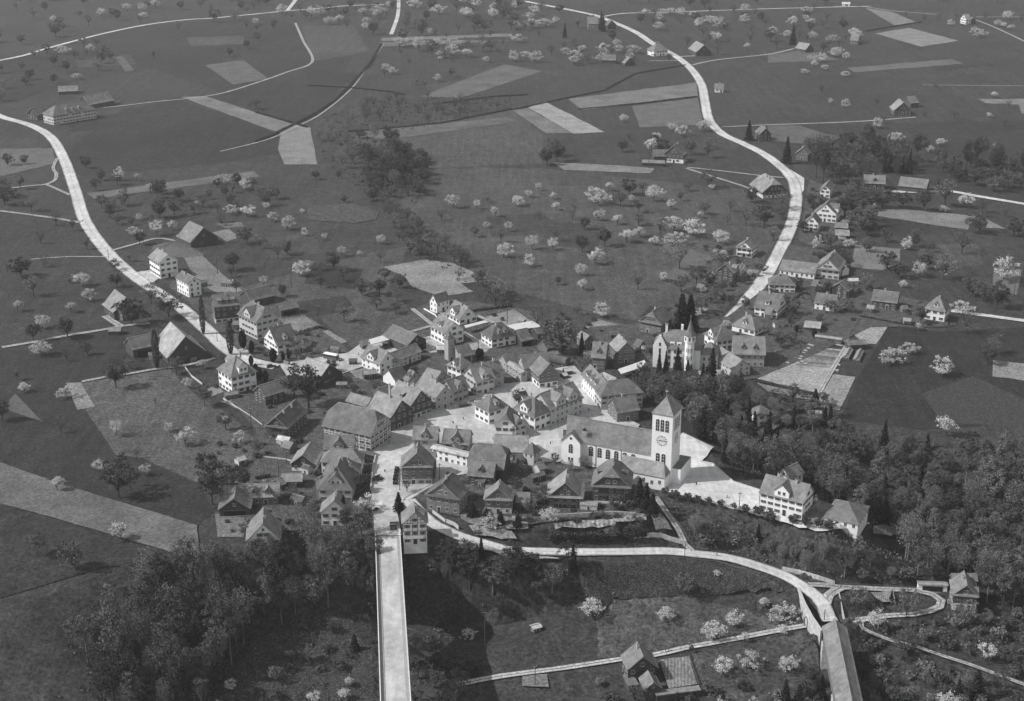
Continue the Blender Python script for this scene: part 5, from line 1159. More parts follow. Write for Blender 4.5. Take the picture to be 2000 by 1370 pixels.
hedge('b', [(960, 340), (880, 480), (760, 620), (600, 780), (440, 880), (300, 950), (130, 1035), (0, 1085)], 1.0, 2.6, 'dark ditch-side hedge following the thin curving track')
hedge('.', [(1130, 215), (1250, 203), (1360, 190)], 1.0, 1.2, 'dark field hedge left of the right road')
hedge('.', [(1000, 216), (1100, 194), (1180, 178), (1240, 145), (1340, 128)], 1.0, 1.3, 'winding dark streamside hedge left of the right road')
hedge('.', [(680, 258), (760, 252), (860, 242), (940, 226), (1000, 214)], 1.1, 1.5, 'dark streamside hedge in the upper meadows')
hedge('.', [(500, 221), (560, 238), (600, 250)], 1.2, 2, 'short dark hedge above the pale ploughed block')
hedge('.', [(1690, 62), (1750, 52), (1800, 44)], 1.2, 2, 'dark hedge between the two distant pale fields')
hedge('.', [(845, 205), (960, 190), (1030, 186)], 1.0, 1.6, 'thin dark hedge under the striped upper field')
hedge('.', [(600, 168), (680, 172), (760, 180), (790, 186)], 1.0, 2, 'thin dark ditch hedge right of the thin curving track')
hedge('.', [(1475, 748), (1598, 775)], 1.2, 1.5, 'dark row hedge at the foot of the nursery')
# ---------------------------------------------------------------- trees
def leafmat(name, v, noise=.45, sc=.55):
    return mat(name, v, noise=noise, scale=sc, rnd=.16, spec=.1, rough=.95)
LB = leafmat('blossom', .52, .3, .8); LP = leafmat('pale young leaves', .17); LM = leafmat('fresh leaves', .105); LG = leafmat('dark leaves', .078); LS = leafmat('spruce needles', .032, .4); LT = leafmat('opening buds', .10)
LF = leafmat('woodland leaves', .105, .5); LF2 = leafmat('pale woodland leaves', .155, .5); BARK = mat('bark', .05, noise=.3, scale=2); PBARK = mat('pale bark', .16, noise=.3, scale=2)
def quads(P_, sz, rng, V, F, flat=0):
    n = len(P_); a = rng.normal(size=(n, 3)); a /= np.linalg.norm(a, axis=1)[:, None]; b = np.cross(a, rng.normal(size=(n, 3))); b /= np.linalg.norm(b, axis=1)[:, None]
    s = sz * (.6 + .8 * rng.random((n, 1))); k = len(V)
    Q = np.stack([P_ + a * s, P_ + b * s * .7, P_ - a * s, P_ - b * s * .7], 1).reshape(-1, 3)
    V += [tuple(x) for x in Q.tolist()]; F += [(k + 4 * i, k + 4 * i + 1, k + 4 * i + 2, k + 4 * i + 3) for i in range(n)]
def mkmesh(name, V, F, m):
    me = bpy.data.meshes.new(name); me.from_pydata(V, [], F); me.materials.append(m); me.update(); return me
def crown_round(seed, rad, hgt, zc, ncl, per, sz, m, clump=.22, top=1.0, irregular=.25):
    rng = np.random.default_rng(seed); V = []; F = []
    lobes = rng.normal(size=(5, 3)); lobes /= np.linalg.norm(lobes, axis=1)[:, None]; la = rng.uniform(-irregular, irregular, 5)
    for i in range(ncl):
        d = rng.normal(size=3); d /= np.linalg.norm(d); r = (.45 + .55 * rng.random() ** .5)
        r *= 1 + sum(la[k] * max(0, float(d @ lobes[k])) for k in range(5))
        if d[2] < -.35: r *= .75
        c = np.array([d[0] * rad * r, d[1] * rad * r, zc + d[2] * hgt / 2 * r]); cs = rad * clump * (.6 + .8 * rng.random())
        quads(c + rng.normal(size=(per, 3)) * cs * np.array([1, 1, .75]) * .62, sz, rng, V, F)
    return mkmesh('crown', V, F, m)
def trunk_mesh(seed, h, r, limbs, rad, zc, m=None, spread=1.0, twigs=0):
    rng = random.Random(seed); b = MB(); m = m or BARK
    b.tube((0, 0, -.6), (0, 0, h), r, r * .7, m, 6)
    for i in range(limbs):
        t = 2 * math.pi * i / limbs + rng.random(); e = Vector((math.cos(t) * rad * .6 * spread, math.sin(t) * rad * .6 * spread, zc + rad * (rng.random() - .2) * .8)); b.tube((0, 0, h * (.75 + .2 * rng.random())), e, r * .55, r * .15, m, 5)
        for k in range(twigs):
            s = Vector((0, 0, h)).lerp(e, .4 + .6 * rng.random()); q = s + Vector((rng.gauss(0, 1), rng.gauss(0, 1), abs(rng.gauss(0, 1)) + .3)).normalized() * rad * (.35 + .35 * rng.random()); b.tube(s, q, r * .16, r * .05, m, 3, False)
    b.tube((0, 0, h * .9), (0, 0, zc + rad * .4), r * .6, r * .15, m, 5)
    return b.mesh('trunk')
def crown_bare(seed, rad, hgt, zc, m, n=320, sz=.22):
    rng = np.random.default_rng(seed); V = []; F = []; d = rng.normal(size=(n, 3)); d /= np.linalg.norm(d, axis=1)[:, None]; r = .5 + .5 * rng.random((n, 1))
    quads(d * r * np.array([rad, rad, hgt / 2]) + np.array([0, 0, zc]), sz, rng, V, F); return mkmesh('crown', V, F, m)
def crown_cone(seed, rad, h, z0, m, layers, per, sz, droop=.25, conv=1.0):
    rng = np.random.default_rng(seed); V = []; F = []
    for i in range(layers):
        f = i / (layers - 1); z = z0 + (h - z0) * f; rr = rad * (1 - f) ** conv + .12; nb = max(4, int(11 * (1 - f * .6)))
        ph = rng.random() * 6
        for k in range(nb):
            t = ph + k * 2 * math.pi / nb + rng.normal() * .12; L = rr * (.75 + .4 * rng.random()); s = rng.random(per) ** .7
            q = np.stack([np.cos(t) * s * L, np.sin(t) * s * L, z - s * L * droop], 1) + rng.normal(size=(per, 3)) * .16
            quads(q, sz, rng, V, F)
    return mkmesh('crown', V, F, m)
def crown_poplar(seed, rad, h, m):
    rng = np.random.default_rng(seed); V = []; F = []; n = 1700; f = rng.random(n); rr = rad * np.sin(np.pi * np.clip(f * .93 + .05, 0, 1)) ** .55 * (.55 + .45 * rng.random(n) ** .4); t = rng.random(n) * 6.28
    quads(np.stack([np.cos(t) * rr, np.sin(t) * rr, .8 + f * (h - .8)], 1), .3, rng, V, F); return mkmesh('crown', V, F, m)
# unit prototypes: crown diameter ~8 m for orchard trees; scaled afterwards
PR = {}
def proto(k, crown, trunk): PR.setdefault(k, []).append((crown, trunk))
for s in range(8): proto('b', crown_round(s, 3.7, (5.6, 4.6, 6.4)[s % 3], 4.3, 50, 40, .21, LB, .19, irregular=.65), trunk_mesh(s, 1.9, .22, 5, 3.2, 4))
for s in range(8): proto('m', crown_round(20 + s, 3.7, (6.6, 5.4)[s % 2], 5.2, 44, 34, .22, (LP, LM)[s % 2], .19, irregular=.6), trunk_mesh(20 + s, 2.6, .24, 5, 3.2, 4.6))
for s in range(7): proto('g', crown_round(40 + s, 3.8, (7.2, 6, 8.4)[s % 3], 5.4, 52, 38, .27, (LG, LG, LM)[s % 3], .2, irregular=.55), trunk_mesh(40 + s, 2.4, .28, 5, 3.2, 5))
for s in range(4): proto('t', crown_bare(60 + s, 3.8, 6.6, 5.4, LT), trunk_mesh(60 + s, 2.6, .26, 7, 3.6, 5.2, twigs=7))
for s in range(4): proto('s', crown_cone(80 + s, 3.0, 16, 1.2, LS, 26, 11, .40), trunk_mesh(80 + s, 14, .3, 0, 0, 13))
for s in range(3): proto('p', crown_poplar(100 + s, 1.6, 18, LG), trunk_mesh(100 + s, 12, .35, 0, 0, 12))
proto('k', crown_poplar(110, 1.5, 7, LS), trunk_mesh(110, 4, .15, 0, 0, 4))
proto('c', crown_cone(111, 1.9, 4.4, .3, LS, 22, 14, .22, 0.02, .8), trunk_mesh(111, 1.5, .15, 0, 0, 1.5))
LF3 = leafmat('dark woodland leaves', .06, .5)
for s in range(10): proto('F', crown_round(130 + s, (4.2, 3.2, 3.8)[s % 3], (11, 13, 9)[s % 3], 11, (100, 74, 60)[s % 3], 44, .21, (LF, LF2, LF, LF3)[s % 4], .17, irregular=.6), trunk_mesh(130 + s, 8, .3, 5, 4, 11, (PBARK, BARK)[s % 2]))
for s in range(3): proto('f', crown_bare(150 + s, 3.8, 12, 11, LF2, 1500, .20), trunk_mesh(150 + s, 8.5, .26, 8, 4.4, 11.5, PBARK, twigs=8))
for s in range(4): proto('u', crown_round(160 + s, 1.7, 2.6, 1.1, 26, 22, .24, (LM, LG, LP, LF)[s], .24, irregular=.4), trunk_mesh(160 + s, .8, .08, 4, 1.2, 1.2))
proto('r', crown_round(170, 2.0, 3.0, 3.4, 34, 34, .22, LG, .22, irregular=.1), trunk_mesh(170, 2.2, .13, 4, 1.6, 3))
PR['w'] = PR['g'] + PR['F'][3:4]
PW = {'w': 8.0, 'b': 8.0, 'm': 8.2, 'g': 8.4, 't': 8.4, 's': 6.2, 'p': 3.2, 'k': 3.0, 'c': 3.8, 'F': 9.2, 'f': 9.2, 'u': 4.0, 'r': 4.4}
NM = {'w': ('grove_tree', 'dark densely standing tree', 'tree'), 'b': ('blossoming_fruit_tree', 'white blossoming fruit tree', 'fruit tree'), 'm': ('young_leafed_tree', 'pale-leafed orchard tree', 'tree'), 'g': ('dark_leafed_tree', 'dark round-crowned tree', 'tree'), 't': ('bare_tree', 'nearly bare twiggy tree', 'tree'),
      's': ('spruce', 'dark pointed spruce', 'conifer'), 'p': ('poplar', 'tall narrow dark poplar', 'poplar'), 'k': ('cypress', 'slim dark columnar evergreen', 'conifer'), 'c': ('clipped_cone_tree', 'clipped cone-shaped evergreen', 'evergreen'), 'F': ('woodland_tree', 'tall leafing woodland tree', 'tree'), 'f': ('bare_woodland_tree', 'tall half-bare woodland tree', 'tree'),
      'u': ('shrub', 'leafy shrub', 'shrub'), 'r': ('clipped_round_tree', 'small clipped round-crowned tree', 'tree')}
ZONES = [('in the light pasture left of the lower village', [(137, 745), (245, 733), (345, 715), (400, 790), (490, 850), (490, 905), (385, 945), (226, 890)]),
 ('on the dark meadow at the lower left edge', [(-50, 700), (137, 745), (226, 890), (385, 945), (400, 1100), (0, 1130), (-50, 1130)]),
 ('beside the two big barns at left', [(0, 640), (300, 630), (450, 690), (345, 740), (137, 750), (-50, 740)]),
 ('in the orchard left of the left-hand main road', [(-50, 350), (120, 350), (165, 440), (250, 530), (400, 645), (300, 660), (-50, 690)]),
 ('in the orchard right of the left-hand main road', [(140, 340), (510, 330), (620, 400), (600, 480), (470, 480), (300, 520), (210, 490)]),
 ('in the orchard above the timber inn', [(440, 470), (600, 480), (760, 470), (760, 640), (660, 640), (560, 600), (440, 590)]),
 ('in the orchard left of the steep white house', [(690, 500), (850, 500), (850, 640), (680, 650)]),
 ('in the meadow beside the wooded creek', [(600, 320), (830, 300), (960, 450), (1000, 600), (900, 590), (740, 500), (600, 460)]),
 ('in the wide central meadow', [(830, 320), (1190, 320), (1190, 640), (1000, 620), (960, 480)]),
 ('in the dense orchard left of the right-hand road', [(1190, 330), (1560, 340), (1560, 460), (1400, 480), (1190, 480)]),
 ('around the chalets left of the right-hand road', [(1190, 480), (1560, 460), (1500, 560), (1400, 660), (1190, 640)]),
 ('behind the roadside row of white houses', [(1580, 320), (1740, 400), (1740, 520), (1600, 560), (1560, 420)]),
 ('along the lane past the long barn', [(1700, 330), (2050, 330), (2050, 470), (1740, 470)]),
 ('in the meadow above the right lane', [(1640, 460), (2050, 460), (2050, 640), (1640, 610)]),
 ('on the dark meadow at the right edge', [(1690, 620), (2050, 620), (2050, 860), (1640, 850)]),
 ('among the meadows around the far right farms', [(1370, 120), (2050, 100), (2050, 350), (1560, 340), (1380, 230)]),
 ('in the far orchards at the upper right', [(1150, -50), (2050, -50), (2050, 130), (1370, 130), (1180, 60)]),
 ('in the far orchards left of the right road', [(980, -50), (1180, -20), (1370, 130), (1370, 330), (1000, 330), (1000, 100)]),
 ('in the far orchards at the top centre', [(640, -50), (1000, -50), (1000, 215), (640, 215)]),
 ('in the far meadows at the upper left', [(-50, -50), (640, -50), (640, 340), (-50, 350)]),
 ('in the village gardens near the turreted villa', [(1180, 600), (1480, 600), (1480, 800), (1250, 800), (1180, 720)]),
 ('in the gardens on the right side of the village', [(1400, 540), (1720, 540), (1720, 800), (1480, 800)]),
 ('on the terrace edge between church and school', [(1280, 940), (1660, 990), (1660, 1060), (1280, 990)]),
 ('in the chalet gardens below the church', [(860, 940), (1285, 940), (1345, 1070), (900, 1060)]),
 ('in the lower village left of the bridge street', [(400, 840), (735, 840), (745, 1060), (400, 1060)]),
 ('in the gardens in the middle of the village', [(400, 560), (1200, 560), (1250, 940), (740, 940), (400, 840)]),
 ('in the ravine wood right of the church', [(1320, 700), (1660, 760), (1500, 960), (1380, 900), (1320, 860)]),
 ('in the big wood at the right edge', [(1480, 820), (2050, 820), (2050, 1160), (1760, 1090), (1480, 960)]),
 ('on the wooded slope between terrace and lower road', [(1280, 960), (1780, 1040), (1800, 1150), (1350, 1080)]),
 ('on the slope around the looped lane', [(1630, 1080), (2050, 1080), (2050, 1400), (1640, 1400)]),
 ('on the valley meadow between the two bridges', [(1120, 1085), (1630, 1140), (1630, 1400), (1120, 1400)]),
 ('below the lower road right of the high bridge', [(780, 1040), (1130, 1080), (1130, 1400), (780, 1400)]),
 ('in the gorge wood left of the high bridge', [(-50, 1040), (760, 1040), (760, 1450), (-50, 1450)])]
def zone(px, py):
    for n, pg in ZONES:
        if inpoly(px, py, pg): return n
    return 'in the distant meadows'
TREES = []; XF = {}; KC = {}
def pix(x, y, z):
    dz = z - CAMH; zc = y * cp - dz * sp; return (1000 + FPX * x / zc, 685 - FPX * (y * sp + dz * cp) / zc)
def place(k, px, py, wpx=None, at=None, wm=None, hs=1.0, label=None, group=None, seed=None):
    x, y, z = at or gnd(px, py)
    if at: px, py = pix(x, y, z)
    rng = random.Random(seed or int(px * 31 + py * 17)); i = rng.randrange(len(PR[k])); cr, tr = PR[k][i]
    w_ = wm or wpx * ((y * cp + (CAMH - z) * sp) / FPX); s = w_ / PW[k]
    TREES.append((k, px, py, s)); KC[k] = KC.get(k, 0) + 1; zn = zone(px, py); nm, ds, cat = NM[k]
    size = 'small ' if s < .62 else ('large ' if s > 1.15 else '')
    if k in 'spkcrFf': size = ''
    lab = label or (size + ds + ' ' + zn); grp = group or (None if label else ds + 's ' + zn)
    zs = s * hs
    if k in 'bmgtw': zs = (s ** .8) * hs * rng.uniform(.88, 1.12)
    far = py < 330
    if far and k not in 'st':
        key = (k, i)
        if key not in XF:
            bm = bmesh.new(); bm.from_mesh(cr); me2 = bpy.data.meshes.new(nm); bm.from_mesh(tr)
            nf = len(cr.polygons)
            for fi, f in enumerate(bm.faces): f.material_index = 0 if fi < nf else 1
            bm.to_mesh(me2); bm.free(); me2.materials.append(cr.materials[0]); me2.materials.append(tr.materials[0]); XF[key] = me2
        o = link(nm, XF[key])
    else:
        o = bpy.data.objects.new(nm, None); COL.objects.link(o); link('crown', cr, o); link('trunk', tr, o)
    o.location = (x, y, z); o.rotation_euler = (0, 0, rng.random() * 6.28); o.scale = (s * rng.uniform(.92, 1.08), s * rng.uniform(.92, 1.08), zs)
    tag(o, lab, cat, grp); return o
T_ = '''m 62,412,22;g 10,400,30;b 267,352,14;m 183,362,10;g 308,386,22;m 199,405,18;g 215,425,20;m 239,400,22;m 245,380,10;g 311,378,20;g 311,425,26;g 341,420,22;m 380,416,16;b 385,402,12;b 270,430,12;m 229,438,16;m 258,440,14;g 273,478,22;m 143,450,18;t 110,440,24;m 170,487,18
b 162,558,28;b 172,588,24;b 139,610,22;b 35,608,24;g 42,540,34;m 66,578,34;m 253,510,16;m 225,528,20;g 228,560,22;m 296,592,32;g 330,618,38;g 257,632,44;m 15,530,16;m 88,520,16;m 135,552,12;t 80,475,20
g 424,365,14;g 466,362,20;m 454,376,14;m 493,370,16;m 507,382,16;g 541,388,18;m 408,388,14;t 425,412,14;b 455,418,20;b 521,408,14;b 531,432,17;b 561,448,23;b 596,460,14;b 590,415,8;b 633,468,12;b 668,500,18;b 702,500,9;b 742,476,17;t 744,512,20;g 483,475,22;m 508,485,26;g 562,497,22;t 543,505,20;g 456,527,30;m 452,540,16;b 515,558,16;b 585,538,28;b 604,525,16;m 626,528,16;m 627,562,22;g 652,530,26;m 672,548,26;g 706,575,26;g 741,575,26;m 752,548,20;g 780,562,20;m 735,605,20;m 776,588,18;m 773,612,20;m 672,627,28;g 553,578,18;m 462,570,20;g 672,395,10;g 617,350,14;g 661,348,10;m 434,440,14
m 820,380,26;b 886,405,24;b 932,408,14;b 1034,385,14;b 1052,372,12;b 1080,388,13;b 1011,402,22;b 1086,410,18;b 968,422,20;b 951,444,10;b 993,452,16;m 927,462,16;m 978,472,18;b 984,502,26;b 1039,487,24;b 1080,488,20;t 1086,470,22;b 1035,520,20;m 1118,428,24;g 1141,448,18;b 1169,398,32;b 1188,372,20;b 1154,372,8;b 1169,430,22;g 1181,480,26;g 1137,492,24;b 1162,515,30;b 1133,537,22;b 1139,566,24;g 1090,555,12;b 1177,618,30;m 982,578,20;t 897,545,18;t 888,512,36;t 862,430,20;t 952,395,10;t 1053,426,10;t 1127,615,14
g 1229,380,26;m 1255,374,14;b 1277,392,32;b 1233,392,12;m 1212,402,24;b 1310,408,18;m 1344,372,16;m 1329,392,12;m 1384,366,28;b 1389,370,12;m 1247,415,20;m 1376,418,20;b 1366,425,16;b 1206,438,22;m 1247,440,22;m 1290,460,28;b 1317,450,32;b 1353,460,38;b 1224,474,34;b 1250,462,22;b 1275,478,18;b 1317,478,30;m 1327,525,36;b 1406,475,30;t 1427,412,22;t 1457,440,30;g 1492,445,38;m 1527,408,32;m 1527,428,24;m 1510,470,24;g 1468,395,24;t 1421,438,16;t 1246,565,28;b 1293,548,16;m 1360,557,30;m 1331,568,30;b 1368,570,18;g 1384,562,20;m 1400,585,20;m 1410,520,22;b 1450,535,20;m 1490,535,18
g 1650,420,34;g 1676,378,26;g 1694,445,32;g 1722,405,34;g 1762,407,30;g 1804,412,34;m 1845,402,46;b 1842,414,16;b 1884,405,30;g 1912,455,32;g 1980,460,30;t 1919,415,24;t 1962,425,16;g 1732,472,18;g 1784,482,26;b 1770,487,22;g 1692,492,24;t 1878,495,44;g 1733,525,34;g 1750,542,26;g 1808,525,28;m 1820,492,14;b 1796,540,28;m 1843,545,38;m 1692,565,22;b 1763,562,14;g 1894,578,30;m 1921,588,34;g 1946,602,38;b 1960,547,44;g 1647,522,22;b 1880,612,26;b 1740,712,34;b 1777,690,24;b 1842,733,34;t 1888,650,40;m 1945,690,30;g 1928,712,30;b 1848,850,44
b 83,692,34;b 84,640,26;g 66,665,26;g 132,658,34;g 171,692,20;t 131,705,18;g 227,757,38;b 48,765,22;m 35,742,18;b 129,777,26;m 255,720,20;m 345,730,24;b 396,720,22;b 368,757,18;m 400,792,30;t 304,790,10;b 228,850,24;b 331,842,18;b 362,868,36;g 5,820,34;t 120,845,26;t 267,895,16;b 283,928,22;b 195,925,24;m 441,838,28;b 470,865,22;g 232,972,54;b 112,958,32;b 237,1054,42;m 75,1085,40;g 147,1110,48;g 168,328,18;m 500,212,20;g 15,322,16;g 48,320,14;m 40,368,24;g 10,385,24
b 1157,1205,44;m 1336,1165,46;b 1401,1128,18;b 1489,1186,26;b 1529,1215,42;b 1529,1240,20;b 1301,1213,34;b 1433,1226,30;b 1395,1251,42;b 1454,1256,22;b 1408,1316,34;b 1465,1308,34;b 1537,1308,34;g 1350,1276,12;b 915,1247,22;g 975,1200,32;m 1050,1160,44;m 856,1292,28;m 680,1285,20
m 1770,1202,46;m 1678,1190,42;b 1711,1226,36;b 1928,1286,34;m 1716,1352,62;m 1681,1140,28;m 1832,1128,20;m 1889,1214,36;m 1765,1277,46
g 603,797,58;g 575,775,40;m 590,1050,34;m 640,1068,36;m 682,1072,40;m 535,1066,32;g 500,1090,32;m 655,1095,36;g 1013,790,22;g 1097,690,58;t 1050,640,38;t 1137,727,28;g 1270,692,20;b 713,1000,40;t 795,962,24;g 708,962,26;g 673,1032,36;m 706,1046,52;m 1060,985,34;m 1035,1000,26;m 1010,965,26;b 1075,1020,34;b 955,1038,28;b 870,985,22;m 1240,1040,34;m 1190,1050,26;g 1200,996,22;m 560,1078,34;m 480,1050,30;g 415,985,50;g 410,940,40;g 700,790,20;g 650,725,18;m 505,890,22;g 480,950,30;m 545,985,28;m 575,975,24;g 615,1005,24;m 735,765,16;g 810,735,16;m 470,735,20;m 1170,700,16;g 1215,700,26;m 1260,745,30;m 1310,700,24;m 1350,770,24;m 1400,765,24;m 940,810,14;b 1415,640,14;m 1470,630,16;g 1455,605,18;m 1500,655,18;g 1550,615,20;m 1545,640,22;b 1600,570,18;g 1660,610,20;m 1655,575,24;m 1620,610,20;g 1560,565,18;b 1795,645,16;g 1798,632,22;m 1345,620,30;m 1370,610,26;m 1300,645,20;m 580,700,20;m 600,690,20;g 690,770,16;m 1020,925,18;g 1085,905,12;m 1140,915,18;m 1115,920,16'''
for part in T_.replace('\n', ';').split(';'):
    k, r_ = part.split(); x, y, w_ = map(float, r_.split(','))
    if k in 'bmgt' and w_ < 60: w_ = w_ * (1.12 if k == 'b' else 1.28 if y < 1000 else 1.15)
    place(k, x, y + 1.5, w_, hs=1.35 if (x, y) in ((415, 985), (410, 940), (603, 797)) else 1.0)
for x, y, wd, hpx, lb in [(397.5, 654, 12, 72, 'poplar beside the timber inn'), (451, 694, 13, 66, 'poplar at the roadside in front of the pale apartment house'), (307, 721, 14, 76, 'poplar between the two big barns')]:
    s = wd / PW['p'] * mpp(x, y); hm = hpx * mpp(x, y) / .93; place('p', x, y, wd, hs=hm / 18 / s, label='tall narrow dark ' + lb)
for x, y, wd, hpx in [(475, 683, 15, 36), (492, 690, 10, 24), (534, 709, 14, 27), (553, 706, 7, 18), (564, 702, 7, 15), (507, 745, 12, 26), (519, 748, 10, 24), (500, 735, 11, 24), (491, 715, 9, 20), (1555, 650, 8, 14), (1590, 660, 10, 18), (935, 705, 12, 24), (940, 700, 10, 18)]:
    s = wd / PW['k'] * mpp(x, y); place('k', x, y, wd, hs=hpx * mpp(x, y) / .93 / 7 / s)
for x, y, wd, hpx, lb in [(1330, 650, 44, 72, 'left one of the two giant dark spruces behind the turreted villa'), (1347, 648, 40, 68, 'right one of the two giant dark spruces behind the turreted villa'), (1136, 690, 16, 38, 'lone garden spruce beside the bright-roofed shingled house'),
    (1287, 732, 16, 44, ''), (1300, 730, 15, 42, ''), (1323, 724, 18, 44, ''), (1390, 742, 28, 60, 'spruce with bare lower stem right of the turreted villa'), (779, 1000, 26, 38, 'lone spruce at the street side above the bridge head'), (672, 1020, 26, 52, 'ragged dark spruce behind the white gable house by the left forest'),
    (1248, 992, 34, 58, 'largest spruce beside the priest house'), (1262, 1000, 30, 56, ''), (1274, 1006, 28, 46, ''), (1533, 1372, 28, 48, ''), (1560, 1375, 24, 40, ''), (1602, 1368, 28, 52, ''), (1411, 1378, 20, 30, ''), (1322, 1378, 18, 28, ''), (1119, 1124, 22, 56, 'lone spruce standing below the lower road'), (940, 1090, 20, 44, 'dark spruce between the lower road and the wood edge'),
    (693, 1272, 24, 34, 'small pale spruce on the valley floor left of the high bridge'), (1905, 1365, 34, 60, ''), (1870, 1370, 26, 46, ''), (1103, 74, 10, 26, 'lone dark spruce in the far orchard'), (1174, 60, 14, 34, 'dark spruce in front of the top-road farmhouse'), (1178, 62, 12, 30, ''), (1548, 88, 16, 34, 'dark spruce beside the distant right barn'), (1738, 336, 16, 34, ''), (1775, 340, 18, 44, ''), (1762, 340, 14, 32, ''), (1727, 338, 14, 28, ''), (1536, 320, 22, 48, 'tall dark conifer inside the bend of the right road'), (1462, 275, 20, 36, 'dark conifer beside the gabled house at the bend'),
    (1460, 850, 24, 70, ''), (1470, 880, 26, 74, ''), (1445, 880, 24, 66, ''), (1500, 880, 24, 72, ''), (1490, 905, 24, 74, ''), (1425, 860, 22, 60, ''), (1515, 900, 22, 62, ''), (1545, 918, 16, 46, 'lone young spruce behind the school roof'), (1610, 832, 16, 36, 'dark spruce at the foot of the nursery strip'), (1620, 838, 18, 44, ''), (1810, 880, 16, 34, ''), (1832, 367, 8, 16, ''), (1550, 835, 14, 34, ''), (1480, 1055, 14, 30, ''), (1740, 1180, 12, 26, '')]:
    s = wd / PW['s'] * mpp(x, y); place('s', x, y, wd, hs=hpx * mpp(x, y) / .92 / 16 / s, label=('dark ' + lb).replace('dark dark', 'dark').replace('dark ragged dark', 'ragged dark').replace('dark left', 'left').replace('dark right', 'right').replace('dark tall dark', 'tall dark').replace('dark small pale', 'small pale') if lb else None)
for x, y in [(923, 1012), (950, 1021), (978, 1028), (1011, 1032)]: place('c', x, y, 21, hs=1.15, label='clipped cone-shaped evergreen in the garden of the cone-tree house', group='row of four clipped cones')
for x, y, wd in [(1298, 972, 15), (1319, 977, 16), (1342, 982, 15), (1362, 986, 14), (1384, 990, 13), (1407, 994, 14), (1433, 999, 12), (1455, 1009, 17), (1479, 1014, 20), (1503, 1024, 21), (1548, 1032, 20), (1574, 1036, 19), (1598, 1037, 18), (1619, 1042, 19)]:
    place('r', x, y, wd * 1.25, label='small round-crowned tree in the row along the terrace edge' if wd < 17 else 'round-crowned tree in the row before the school front', group='row of small terrace trees' if wd < 17 else 'row of trees before the school')
# ---- scattered: kept off roads, houses and pale fields
def clear(x, y, px, py, r=3, fields=True):
    for a, b, w_ in ROADPTS:
        if (a - x) ** 2 + (b - y) ** 2 < (w_ / 2 + r) ** 2: return False
    for cx, cy, hl, hw, yaw, *_ in BL:
        dx, dy = x - cx, y - cy; u_ = dx * math.cos(yaw) + dy * math.sin(yaw); v_ = -dx * math.sin(yaw) + dy * math.cos(yaw)
        if abs(u_) < hl + r * .6 and abs(v_) < hw + r * .6: return False
    if fields:
        for pg in FIELDPX:
            if inpoly(px, py, pg): return False
    return True
HPX = []
for cx, cy, hl_, hw_, yaw_, lb_, nm_, rt_ in BL:
    if nm_ in ('shed', 'annex', 'hut'): continue
    z_ = Hh(cx, cy); a_, b_ = pix(cx, cy, z_ + 1), pix(cx, cy, z_ + 9); s_ = FPX / (cy * cp + (CAMH - z_) * sp); HPX.append((a_[0], a_[1] + hw_ * s_ * .4, max(hl_, hw_) * s_ * .85, s_, cy))
def hides(x, y, z, w_, h_):
    a, b = pix(x, y, z), pix(x, y, z + h_); s_ = FPX / (y * cp + (CAMH - z) * sp); r_ = w_ / 2 * s_
    return any(abs(a[0] - hx) < r_ * .8 + hr_ and b[1] < hy - 2 and a[1] > hy + 2 and y < cy for hx, hy, hr_, hs_, cy in HPX)
def scatter(pg, n, kinds, w0, w1, dmin, seed, hs=(1, 1), fields=True, rr=3):
    rng = random.Random(seed); xs = [p[0] for p in pg]; ys = [p[1] for p in pg]; got = []; tries = 0
    W = [gnd(min(max(p[0], -400), 2400), p[1])[:2] for p in pg]; x0, x1 = min(q[0] for q in W), max(q[0] for q in W); y0, y1 = min(q[1] for q in W), max(q[1] for q in W)
    while len(got) < n and tries < n * 60:
        tries += 1; x = rng.uniform(x0, x1); y = rng.uniform(y0, y1); z = Hh(x, y); px, py = pix(x, y, z)
        if not inpoly(px, py, pg) or any((x - a) ** 2 + (y - b) ** 2 < dmin ** 2 for a, b in got) or not clear(x, y, px, py, rr, fields): continue
        k = rng.choice(kinds); lim = {'m': 215, 'g': 235}.get(k, 270) if py < 250 else 300
        if KC.get(k, 0) >= lim:
            alt = [q for q in 'btmg' if KC.get(q, 0) < ({'m': 215, 'g': 235}.get(q, 270) if py < 250 else 300)]
            if k not in 'btmg' or not alt: continue
            k = rng.choice(alt)
        wv = rng.uniform(w0, w1) * (.62 if k == 's' else 1)
        if k != 'u' and hides(x, y, z, wv, wv * (1.6 if k in 'Ff' else .95)): continue
        got.append((x, y)); place(k, 0, 0, at=(x, y, z), wm=wv, hs=rng.uniform(*hs), seed=rng.randrange(10 ** 6))
    return len(got)
c_ = []
S_ = lambda *a, **k: c_.append(scatter(*a, **k))
S_([(-10, -60), (640, -60), (640, 24), (400, 30), (330, 38), (190, 60), (50, 100), (-10, 112)], 96, 'bgmtmgt', 8, 14, 8, 1)
S_([(410, 42), (560, 26), (700, 16), (760, 12), (740, 75), (690, 60), (580, 40), (480, 60)], 30, 'bmgt', 8, 13, 8, 2)
S_([(-10, 125), (190, 75), (330, 60), (230, 130), (60, 190), (-10, 200)], 22, 'bmg', 7, 11, 12, 3)
S_([(250, 60), (540, 45), (520, 110), (300, 130)], 7, 'mgg', 7, 11, 20, 4)
S_([(640, -60), (980, -60), (1000, 5), (1150, 35), (1260, 90), (1240, 130), (1030, 130), (980, 120), (780, 120), (770, 60), (700, 20)], 150, 'bbgmtg', 8, 14, 7.5, 5)
S_([(780, 100), (980, 118), (800, 185), (740, 160)], 14, 'bmt', 6, 10, 12, 6)
S_([(1000, -60), (2010, -60), (2010, 30), (1700, 8), (1300, 20), (1100, 5)], 120, 'bgtmgt', 8, 14, 8, 7)
